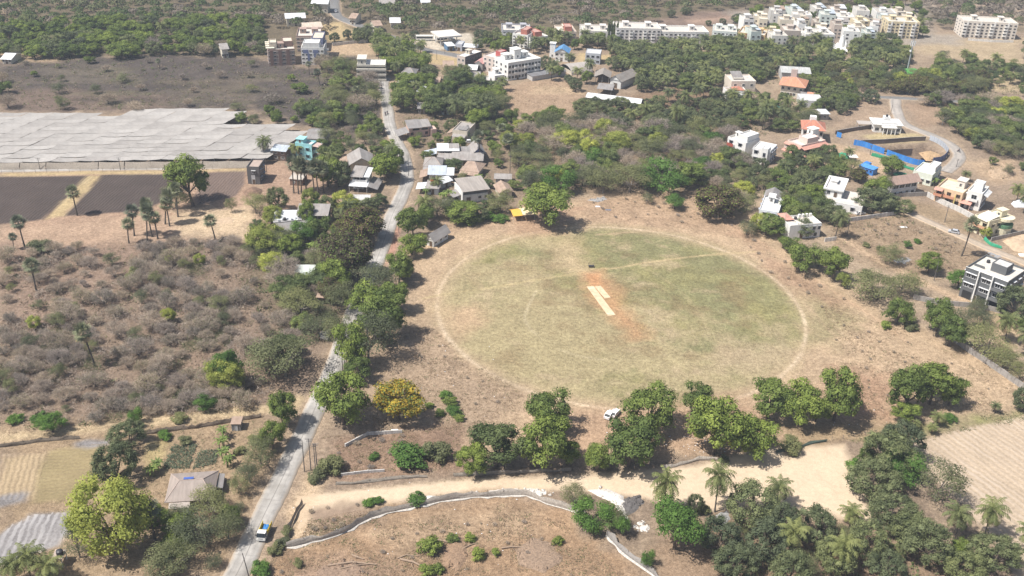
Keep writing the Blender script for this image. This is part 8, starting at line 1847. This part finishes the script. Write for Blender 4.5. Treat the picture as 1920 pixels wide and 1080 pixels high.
car('white car parked on the petrol station forecourt', 846, 74, .2, (0.72, .72, .72))
car('silver car parked on the lane above the dry plot', 1788, 437, 2.7, (0.45, .46, .48))
car('small red car beside the peach villa wall', 1836, 425, 2.6, (0.35, .04, .04))
car('white car in the yard of the white terrace villa', 1612, 402, .3, (0.75, .75, .74))
car('white car in the school yard', 690, 152, .1, (0.7, .7, .7))
def bus():
    x, y = P(796, 76); o = empty('bus', (x, y, .0), .12); tag(o, 'white bus parked left of the petrol station', 'bus')
    MB().box(-5, 5, -1.2, 1.2, .45, 3.0, plain((0.76, .76, .72), .4, .1)).build('body', o); MB().box(-4.6, 4.6, -1.23, -1.205, 1.6, 2.5, glass_dark()).build('window_band', o); MB().box(5.003, 5.03, -1.0, 1.0, 1.4, 2.7, glass_dark()).build('windscreen', o); MB().box(-4.8, 4.8, -1.0, 1.0, 3.003, 3.1, plain((0.7, .69, .64), .5)).build('roof', o)
    for wx in (-3.2, 3.2):
        for s in (-1, 1): wheel(o, wx, s * 1.05, .48, .3)
bus()
# riders on motorcycles, far and small: one machine with one rider each
def motorcycle(label_m, label_p, u, v, ang, shirt, z=.08):
    x, y = P(u, v); o = empty('motorcycle', (x, y, z), ang); tag(o, label_m, 'motorcycle', 'motorcycles on the roads')
    dk = plain((0.03, .03, .035), .5)
    for wx in (-.62, .65): wheel(o, wx, 0, .3, .1)
    _m = MB(); _m.box(-.3, .35, -.13, .13, .4, .72, dk); _m.box(.1, .5, -.14, .14, .72, .9, plain((0.3, .03, .03), .3)); _m.build('body', o); MB().box(-.75, .1, -.13, .13, .75, .85, dk).build('seat', o)
    _m = MB(); _m.bar((.65, 0, .3), (.45, 0, 1.05), .04, dk); _m.bar((.45, -.33, 1.05), (.45, .33, 1.05), .025, dk); _m.build('fork', o)
    # rider: one skinned body
    me = bpy.data.meshes.new('body'); V = [(-.2, 0, .92), (-.15, 0, 1.2), (-.05, 0, 1.45), (0, 0, 1.6), (.02, 0, 1.74), (-.05, .2, 1.42), (.15, .27, 1.2), (.40, .28, 1.08), (-.05, -.2, 1.42), (.15, -.27, 1.2), (.40, -.28, 1.08), (-.15, .12, .88), (.25, .2, .82), (.1, .2, .40), (-.15, -.12, .88), (.25, -.2, .82), (.1, -.2, .40)]
    E_ = [(0, 1), (1, 2), (2, 3), (3, 4), (2, 5), (5, 6), (6, 7), (2, 8), (8, 9), (9, 10), (0, 11), (11, 12), (12, 13), (0, 14), (14, 15), (15, 16)]
    me.from_pydata(V, E_, []); b = link('person', me, None, (x, y, z), ang); tag(b, label_p, 'person', 'motorcycle riders')
    sk = b.modifiers.new('skin', 'SKIN'); R = [.15, .15, .16, .06, .11, .08, .055, .045, .08, .055, .045, .1, .085, .06, .1, .085, .06]
    for sv, r in zip(me.skin_vertices[0].data, R): sv.radius = (r, r)
    me.skin_vertices[0].data[0].use_root = True
    sb = b.modifiers.new('sub', 'SUBSURF'); sb.levels = sb.render_levels = 1
    me.materials.append(plain(shirt, .8))
motorcycle('motorcycle in the left track of the far part of the village road', 'rider in dark shirt on the left motorcycle of the village road', 722.5, 216, -1.4, (0.05, .05, .07))
motorcycle('motorcycle beside another on the far part of the village road', 'rider in grey shirt on the right motorcycle of the village road', 726, 214, -1.45, (0.12, .12, .14))
motorcycle('motorcycle on the curving road beside the pit', 'rider in black on the curving road beside the pit', 1797, 285.5, 2.2, (0.04, .04, .05))
motorcycle('motorcycle at the head of the village road', 'rider in brown shirt at the head of the village road', 716, 166, -1.5, (0.1, .07, .05))

# ------------------------------------------------------------------ heaps, pipes, logs, pallets
def heap(name, label, px, hgt, mat, seed=0, rock=True, cat='heap', rocks=24):
    p = PP(px); r = np.random.default_rng(seed); lo, hi = p.min(0) - 1, p.max(0) + 1
    st = .45; X, Y = np.meshgrid(np.arange(lo[0], hi[0], st), np.arange(lo[1], hi[1], st)); sh = X.shape; x, y = X.ravel(), Y.ravel()
    d = sd_poly(x, y, p); e = np.clip(-d / 2.2 + .1, 0, 1); zz = hgt * e ** .7 * (.35 + 1.1 * fbm(x, y, 2.2, seed + 3)) - .25 + .3 * (fbm(x, y, .8, seed + 8, 2) - .3) * (e > 0)
    idx = np.arange(len(x)).reshape(sh); q = np.stack([idx[:-1, :-1].ravel(), idx[:-1, 1:].ravel(), idx[1:, 1:].ravel(), idx[1:, :-1].ravel()], 1); q = q[(d[q] < 1.0).all(1)]
    used, inv = np.unique(q.ravel(), return_inverse=True); c = p.mean(0)
    o = empty(name, (c[0], c[1], 0)); tag(o, label, cat)
    me = mesh_np('mound', np.stack([x[used] - c[0], y[used] - c[1], zz[used]], 1), quads=inv.reshape(-1, 4), smooth=not rock); me.materials.append(mat); link('mound', me, o)
    if rock:
        for k in range(rocks):
            for _ in range(20):
                q2 = r.uniform(lo, hi)
                if sd_poly(q2[:1], q2[1:], p)[0] < -.3: break
            s = r.uniform(.25, .6); vs = [tuple(np.array(v) * s * r.uniform(.7, 1.2)) for v in ((1, 0, 0), (0, 1, 0), (-1, 0, 0), (0, -1, 0), (0, 0, .8), (0, 0, -.8))]
            MB().add(vs, [(0, 1, 4), (1, 2, 4), (2, 3, 4), (3, 0, 4), (1, 0, 5), (2, 1, 5), (3, 2, 5), (0, 3, 5)], mat).build('lump', o, (q2[0] - c[0], q2[1] - c[1], hgt * .35), r.random() * 6)
def earth(c, sc=1.5, amp=.5):
    m, nt, bs = new_mat('heap_earth'); x = mix_rgb(nt, .8, c, ramp(nt, noise(nt, sc, 5, .7), .3, .7, (1 - amp, 1 - amp, 1 - amp), (1 + amp, 1 + amp, 1 + amp)), 'MULTIPLY'); nt.links.new(x, bs.inputs['Base Color']); bs.inputs['Roughness'].default_value = .95; return m
CHALK = earth((0.60, .56, .51), 1.2, .35); COAL = earth((0.11, .10, .095), 2.0, .6); SOIL = earth((0.19, .12, .08), 1.2, .5); SANDM = earth((0.46, .34, .23), .8, .25); GRAV = earth((0.30, .29, .28), 1.6, .35); ASH = earth((0.42, .40, .41), .7, .45)
heap('rubble_heap', 'chalk white rubble heap beside the dark cinder heap', [(1100, 918), (1140, 916), (1170, 930), (1172, 960), (1185, 985), (1168, 975), (1150, 945), (1120, 930)], .8, CHALK, 1)
heap('rubble_heap', 'second chalk white rubble patch below the dark cinder heap', [(1182, 985), (1205, 975), (1222, 985), (1215, 1000), (1192, 998)], .5, CHALK, 2)
heap('rubble_heap', 'long white rubble bank above the shade net fence', [(880, 922), (940, 915), (1000, 914), (1040, 922), (1040, 932), (960, 930), (900, 932)], .5, CHALK, 3)
heap('cinder_heap', 'black cinder heap beside the white rubble', [(1168, 935), (1200, 928), (1210, 942), (1192, 958), (1176, 966), (1166, 950)], .8, COAL, 4)
heap('gravel_heap', 'small grey gravel heap near the coconut palms by the track', [(1340, 965), (1365, 955), (1372, 975), (1360, 990), (1340, 982)], .7, GRAV, 5, False)
heap('soil_heap', 'dark red soil heap near the concrete block house', [(455, 360), (475, 350), (492, 356), (488, 366), (462, 368)], 1.4, SOIL, 6, False)
heap('gravel_heap', 'flat grey gravel patch on the dry plot by the villas', [(1670, 486), (1700, 478), (1716, 488), (1700, 496), (1680, 494)], .3, GRAV, 7, False)
heap('gravel_heap', 'dark gravel patch on the lane above the grey apartment house', [(1838, 470), (1870, 468), (1890, 480), (1870, 488), (1845, 484)], .2, GRAV, 8, False)
heap('sand_heap', 'sand heap with hollow at the right edge', [(1880, 452), (1915, 440), (1940, 445), (1940, 478), (1900, 470)], 1.6, SANDM, 9, False)
heap('soil_heap', 'grey rubble heap at the far end of the field', [(1100, 375), (1130, 368), (1142, 374), (1120, 380)], .6, GRAV, 10)
heap('soil_heap', 'dug brown soil heap on the slope right of the villas', [(1850, 322), (1880, 315), (1905, 325), (1890, 336), (1860, 335)], 1.5, earth((0.36, .26, .17)), 11)
heap('soil_heap', 'churned brown soil and roots in the middle of the clearing', [(830, 1030), (850, 1000), (875, 1010), (880, 1040), (860, 1075), (830, 1060)], .7, earth((0.25, .165, .105), 2.5, .6), 12)
heap('soil_heap', 'uprooted brush heap on the right of the clearing', [(965, 1030), (1000, 1005), (1040, 1020), (1060, 1050), (1020, 1075), (970, 1060)], .7, earth((0.25, .175, .12), 2.5, .6), 13)
heap('soil_heap', 'brushwood heap at the bottom of the clearing', [(600, 1060), (660, 1045), (700, 1075), (640, 1095), (580, 1090)], .5, earth((0.24, .165, .115), 2.5, .6), 14)
heap('soil_heap', 'rocky orange soil slope inside the pit', [(1726, 286), (1745, 283), (1766, 291), (1760, 299), (1738, 300)], 1.0, earth((0.40, .27, .15)), 15)
heap('sand_heap', 'low sandy mound on the left sandy yard', [(395, 412), (430, 404), (448, 412), (430, 420), (400, 420)], .4, SANDM, 19, False)
# leafy crop beds in the garden
def crop_bed(label, px):
    p = PP(px); r = np.random.default_rng(31); lo, hi = p.min(0), p.max(0); X, Y = np.meshgrid(np.arange(lo[0], hi[0], .55), np.arange(lo[1], hi[1], .55)); x = X.ravel() + r.normal(size=X.size) * .1; y = Y.ravel() + r.normal(size=X.size) * .1
    m = sd_poly(x, y, p) < 0; x, y = x[m], y[m]; lb = LeafB(); k = 9
    c = np.repeat(np.stack([x, y, np.full(len(x), .32)], 1), k, 0) + r.normal(size=(len(x) * k, 3)) * (.2, .2, .1)
    lb.quads(c, r.normal(size=c.shape) * .6 + (0, 0, 1), np.full(len(c), .34), r.random(len(c)), r)
    me = lb.mesh('crop_bed', [leaf_mat('crop_leaf', (0.06, .085, .05), (0.13, .16, .10))]); o = link('crop_bed', me); tag(o, label, 'crop', None, 'stuff')
crop_bed('larger bed of grey green crop behind the garden cottage', [(303, 880), (325, 836), (370, 833), (355, 880)])
crop_bed('smaller bed of grey green crop nearer the road', [(360, 880), (373, 848), (412, 843), (405, 872)])
# concrete pipes stacked by the road
for k, (u, v) in enumerate([(611, 629), (609, 637), (618, 624)]):
    x, y = P(u, v); ang = -.35 + .1 * k; m = MB(); cm = paint((0.52, .50, .47), .9, .4); n = 14; L = 2.4
    for s in range(n):
        a0, a1 = 2 * math.pi * s / n, 2 * math.pi * (s + 1) / n
        R_, r_ = .62, .5
        def c3(rad, a, xx): return (xx, rad * math.cos(a), .6 + rad * math.sin(a))
        m.add([c3(R_, a0, -L / 2), c3(R_, a1, -L / 2), c3(R_, a1, L / 2), c3(R_, a0, L / 2), c3(r_, a0, -L / 2), c3(r_, a1, -L / 2), c3(r_, a1, L / 2), c3(r_, a0, L / 2)], [(0, 3, 2, 1), (4, 5, 6, 7), (0, 1, 5, 4), (3, 7, 6, 2)], cm)
    tag(m.build('concrete_pipe', None, (x, y, 0), ang), ['upper hollow concrete pipe of the pair lying by the road', 'lower hollow concrete pipe of the pair lying by the road', 'rear concrete pipe behind the pair by the road'][k], 'pipe', 'concrete pipes by the road')
# felled trunks in the clearing
BARKD = bark_mat('dead_wood', (0.33, .24, .17))
for k, (pts, r0, lab) in enumerate([([(615, 1062), (660, 1056), (706, 1060)], .22, 'longest pale felled log at the bottom of the clearing'), ([(750, 1050), (775, 1056), (796, 1066)], .25, 'felled log right of the bottom brushwood heap'), ([(660, 1042), (672, 1047), (682, 1050)], .2, 'short felled log above the long pale log'), ([(635, 1068), (665, 1062), (700, 1058)], .14, 'thin felled trunk beside the long pale log'), ([(820, 1014), (840, 1018), (856, 1024)], .22, 'felled log lying in the churned soil'), ([(868, 1030), (880, 1024), (892, 1020)], .16, 'small felled log right of the churned soil'), ([(940, 1029), (960, 1027), (985, 1028)], .18, 'pale felled log left of the uprooted brush heap'), ([(1000, 1010), (1003, 1025), (996, 1040)], .15, 'broken branch on the uprooted brush heap'), ([(745, 1048), (762, 1042), (790, 1044)], .12, 'thin broken branch above the right felled log')]):
    p = PP(pts); c = p.mean(0); m = MB(); m.tube([(p[i][0] - c[0], p[i][1] - c[1], r0 + .1 * (i == 1)) for i in range(3)], [r0, r0 * .85, r0 * .55], BARKD, 8)
    for j in range(3):
        a = random.random() * 6; q = p[1] - c; m.tube([(q[0] * (j - 1), q[1] * (j - 1), r0), (q[0] * (j - 1) + math.cos(a) * 1.1, q[1] * (j - 1) + math.sin(a) * 1.1, r0 + .4)], [r0 * .4, r0 * .12], BARKD, 5)
    tag(m.build('felled_log', None, (c[0], c[1], .05)), lab, 'log', 'felled logs in the clearing')
# small site things
def tarp(name, label, u, v, w, d, hgt, mat, cat='tarpaulin', rz=0):
    x, y = P(u, v); r = np.random.default_rng(int(u)); vs = []; qs = []; n = 7
    for j in range(n):
        for i in range(n):
            s, t = i / (n - 1) * 2 - 1, j / (n - 1) * 2 - 1
            vs.append((s * w / 2, t * d / 2, .03 + hgt * max(0, 1 - max(abs(s), abs(t)) ** 2) * (.7 + .5 * r.random())))
    for j in range(n - 1):
        for i in range(n - 1): qs.append((j * n + i, j * n + i + 1, (j + 1) * n + i + 1, (j + 1) * n + i))
    me = mesh_np(name, vs, quads=qs, smooth=True); me.materials.append(mat); tag(link(name, me, None, (x, y, ground_z(x, y)), rz), label, cat)
tarp('covered_stack', 'emerald green tarpaulin covered stack left of the blue site shed', 1581, 294, 5.0, 5.0, 2.0, _g2, 'covered stack')
tarp('covered_stack', 'white sheet covered pile beside the green covered stack', 1600, 293, 4.0, 3.0, .9, plain((0.75, .74, .72), .7), 'covered stack')
tarp('covered_stack', 'dark green net heap under the trees below the blue shed', 1690, 330, 6.0, 5.0, 1.6, _g1, 'covered stack')
tarp('plastic_sheet', 'white plastic sheet scrap lying on the dry plot', 1694, 426, 2.6, 1.2, .15, plain((0.8, .8, .8), .6), 'litter')
tarp('plastic_sheet', 'pale grey sheet lying in the dry grass above the field', 1121, 387, 2.0, 1.2, .2, plain((0.62, .64, .68), .6), 'litter')
tarp('plastic_sheet', 'dark sheet scrap in the dry grass above the field', 1140, 393, 2.2, 1.4, .15, plain((0.16, .16, .19), .6), 'litter')
tarp('plastic_sheet', 'red cloth spread under the near field trees', 1222, 790, 2.5, 1.5, .3, plain((0.5, .06, .08), .8), 'cloth')
tarp('plastic_sheet', 'white plaster sack pile beside the net fence', 808, 934, 2.2, 1.6, .5, plain((0.72, .68, .62), .9), 'litter')
tarp('plastic_sheet', 'white boulder shaped sack beside the road pipes', 604, 626, 1.6, 1.2, .6, plain((0.7, .68, .64), .9), 'litter')
tarp('plastic_sheet', 'white sheet at the right edge beside the sand heap', 1918, 478, 3.0, 2.2, .5, plain((0.78, .78, .76), .7), 'litter')
tarp('covered_stack', 'pale blue canopy roof beside the tall white villa at the right edge', 1910, 385, 5.0, 4.0, 2.2, plain((0.72, .74, .78), .6), 'canopy')
_b = MB(); _b.box(-.9, .9, -.3, .3, .62, .7, PW); _b.box(-.8, -.65, -.25, .25, -.1, .62, PW); _b.box(.65, .8, -.25, .25, -.1, .62, PW); x, y = P(740, 810)
tag(_b.build('stone_bench', None, (x, y, 0), .1), 'white slab bench below the yellow flowering tree', 'bench')
# scattered white litter and fallen leaves under the trees: too small to count
def litter():
    r = np.random.default_rng(9); m = MB(); ms = [plain((0.8, .8, .8), .6), plain((0.65, .6, .55), .7)]
    for px, n in [([(1100, 790), (1400, 790), (1420, 850), (1120, 860)], 60), ([(1540, 740), (1660, 740), (1650, 800), (1500, 800)], 22), ([(560, 900), (1000, 900), (1000, 1060), (560, 1060)], 40), ([(780, 620), (960, 700), (900, 790), (740, 740)], 22), ([(1280, 820), (1360, 820), (1360, 850), (1280, 850)], 40)]:
        p = PP(px); lo, hi = p.min(0), p.max(0)
        for _ in range(n):
            q = r.uniform(lo, hi); s = r.uniform(.06, .2); z = ground_z(*q) + .1; a = r.random() * 3
            m.add([(q[0] + s * math.cos(a + k * 1.57), q[1] + s * math.sin(a + k * 1.57), z + .05 * (k % 2)) for k in range(4)], [(0, 1, 2, 3)], ms[int(r.random() < .4)])
    tag(m.build('litter'), 'scraps of white litter under the trees and along the fence', 'litter', None, 'stuff')
litter()
# dry grass tufts in rough ground: one mass
def tufts():
    r = np.random.default_rng(15); lb = LeafB(); slots = []
    for px, n, green in [([(1095, 365), (1300, 358), (1400, 420), (1480, 500), (1600, 580), (1560, 600), (1420, 470), (1330, 430), (1090, 415)], 2600, .05), ([(1540, 560), (1700, 620), (1900, 720), (1900, 780), (1640, 790), (1560, 690)], 3000, .12), ([(690, 640), (800, 610), (980, 740), (960, 830), (700, 800)], 2400, .1), ([(500, 1035), (930, 945), (1060, 980), (1180, 1090), (470, 1100)], 3600, .15), ([(600, 820), (860, 800), (870, 880), (640, 895)], 1500, .1), ([(0, 470), (440, 440), (560, 600), (480, 780), (0, 820)], 5200, .06), ([(1560, 400), (1690, 396), (1800, 450), (1860, 500), (1700, 520), (1560, 460)], 1800, .15), ([(1580, 830), (1700, 800), (1920, 770), (1920, 790), (1800, 810), (1690, 835)], 1500, .8), ([(240, 800), (480, 780), (470, 940), (280, 1000)], 1200, .25), ([(580, 975), (690, 962), (720, 985), (560, 1012)], 700, .2), ([(930, 190), (1000, 155), (1090, 160), (1080, 220), (950, 215)], 900, .15), ([(0, 125), (480, 112), (700, 150), (715, 225), (0, 203)], 2600, .2)]:
        p = PP(px); lo, hi = p.min(0), p.max(0); x = r.uniform(lo[0], hi[0], n * 2); y = r.uniform(lo[1], hi[1], n * 2); m = (sd_poly(x, y, p) < 0) & (fbm(x, y, 5, 44) > .42); x, y = x[m][:n], y[m][:n]
        z = np.array([ground_z(a, b) for a, b in zip(x, y)]); k = 5; s = r.uniform(.25, .7, len(x))
        c = np.repeat(np.stack([x, y, z + s * .12], 1), k, 0) + r.normal(size=(len(x) * k, 3)) * np.repeat(s, k)[:, None] * (.5, .5, .06)
        lb.quads(c, r.normal(size=c.shape) * .45 + (0, 0, 1), np.repeat(s, k) * .6, r.random(len(c)), r, .35); slots.append((np.repeat(r.random(len(x)), k) < green).astype(int))
    me = lb.mesh('dry_grass', [leaf_mat('straw', (0.22, .155, .10), (0.36, .27, .17), .2, .02), leaf_mat('weed', (0.09, .12, .04), (0.2, .22, .09))], slots=np.concatenate(slots)); tag(link('dry_grass', me), 'dry grass tufts and weeds on the rough ground', 'grass', None, 'stuff')
tufts()
# ------------------------------------------------------------------ link plants with labels that single each one out
DESC = {'shade_tree': ('rounded mid green tree', 'tree'), 'broadleaf_tree': ('leafy green tree', 'tree'), 'mango_tree': ('dark dense mango tree', 'tree'), 'acacia_tree': ('olive feathery acacia tree', 'tree'), 'feathery_tree': ('bright green feathery tree', 'tree'),
        'young_leaf_tree': ('yellow green tree', 'tree'), 'copper_tree': ('dark coppery tree', 'tree'), 'flowering_tree': ('yellow flowering tree', 'tree'), 'thorn_tree': ('bare grey thorn tree', 'tree'),
        'coconut_palm': ('coconut palm', 'palm'), 'fan_palm': ('fan palm', 'palm'), 'banana_plant': ('banana plant', 'plant'), 'bush': ('green bush', 'bush'), 'dry_bush': ('dry leafless bush', 'bush'), 'cypress': ('slim dark cypress', 'tree')}
GROUPS = {'shade_tree': 'rounded mid green trees', 'broadleaf_tree': 'leafy green trees', 'mango_tree': 'dark mango trees', 'acacia_tree': 'olive acacias', 'feathery_tree': 'bright feathery trees', 'young_leaf_tree': 'yellow green trees', 'copper_tree': 'coppery trees', 'flowering_tree': 'flowering trees',
          'thorn_tree': 'bare thorn trees', 'coconut_palm': 'coconut palms', 'fan_palm': 'fan palms', 'banana_plant': 'banana plants', 'bush': 'green bushes', 'dry_bush': 'dry bushes', 'cypress': 'cypress row'}
LM = [(n, x, y) for n, x, y in LANDMARKS]
LXY = np.array([(x, y) for _, x, y in LM])
def ordinal(k):
    return {1: 'nearest', 2: 'second nearest', 3: 'third nearest', 4: 'fourth nearest', 5: 'fifth nearest'}.get(k, f'{k}{"th" if 10 < k % 100 < 14 else {1: "st", 2: "nd", 3: "rd"}.get(k % 10, "th")} nearest')
bykey = {}
for t in TREES:
    if t['label']: continue
    d = LXY - (t['x'], t['y']); dd = np.hypot(d[:, 0], d[:, 1]); j = int(dd.argmin())
    dx, dy = -d[j]
    rel = ('behind' if dy > 0 else 'in front of') if abs(dy) > abs(dx) else ('right of' if dx > 0 else 'left of')
    bykey.setdefault((t['sp'], j, rel), []).append((dd[j], t))
for (sp, j, rel), L in bykey.items():
    L.sort(key=lambda a: a[0])
    for k, (_, t) in enumerate(L, 1):
        t['label'] = f'{DESC[sp][0]} {rel} the {LM[j][0]}' + (f', {ordinal(k)}' if len(L) > 1 else '')
_pr = np.random.default_rng(3)
for t in TREES:
    sp = t['sp']; ps = PROTO[sp]
    v = t['var'] if t['var'] is not None else int(_pr.integers(len(ps)))
    rot = t['rot'] if t['rot'] is not None else float(_pr.random() * 6.283)
    tr, cr, full = ps[v % len(ps)]
    s, dep = scale_at(t['x'], t['y'])
    z = ground_z(t['x'], t['y']) - 0.03
    px = t['h'] * s * math.cos(dep)
    if sp in ('bush', 'dry_bush') or px < 30:
        o = link(sp, full, None, (t['x'], t['y'], z), rot)
    else:
        o = empty(sp, (t['x'], t['y'], z), rot)
        link('trunk', tr, o); link('crown', cr, o)
    a = _pr.uniform(.84, 1.18) if 'palm' not in sp else 1.0
    o.scale = (t['w'] * a, t['w'] / a, t['h'])
    o.rotation_euler = (_pr.normal() * .05, _pr.normal() * .05, rot)
    tag(o, t['label'], DESC[sp][1], GROUPS[sp])
print('PLANTS', {k: sum(t['sp'] == k for t in TREES) for k in DESC})
# ------------------------------------------------------------------ haze
def haze():
    m = bpy.data.materials.new('haze'); m.use_nodes = True; nt = m.node_tree
    for n in list(nt.nodes): nt.nodes.remove(n)
    v = nt.nodes.new('ShaderNodeVolumePrincipled'); v.inputs['Color'].default_value = (0.76, .85, .98, 1); v.inputs['Density'].default_value = 0.00019; v.inputs['Anisotropy'].default_value = 0.0
    o_ = nt.nodes.new('ShaderNodeOutputMaterial'); nt.links.new(v.outputs[0], o_.inputs['Volume'])
    b = MB().box(-3600, 3600, -1800, 7000, -5.0, 165.0, m); o = b.build('haze'); o['kind'] = 'stuff'; o['label'] = 'thin pale air haze over the whole view'
haze()
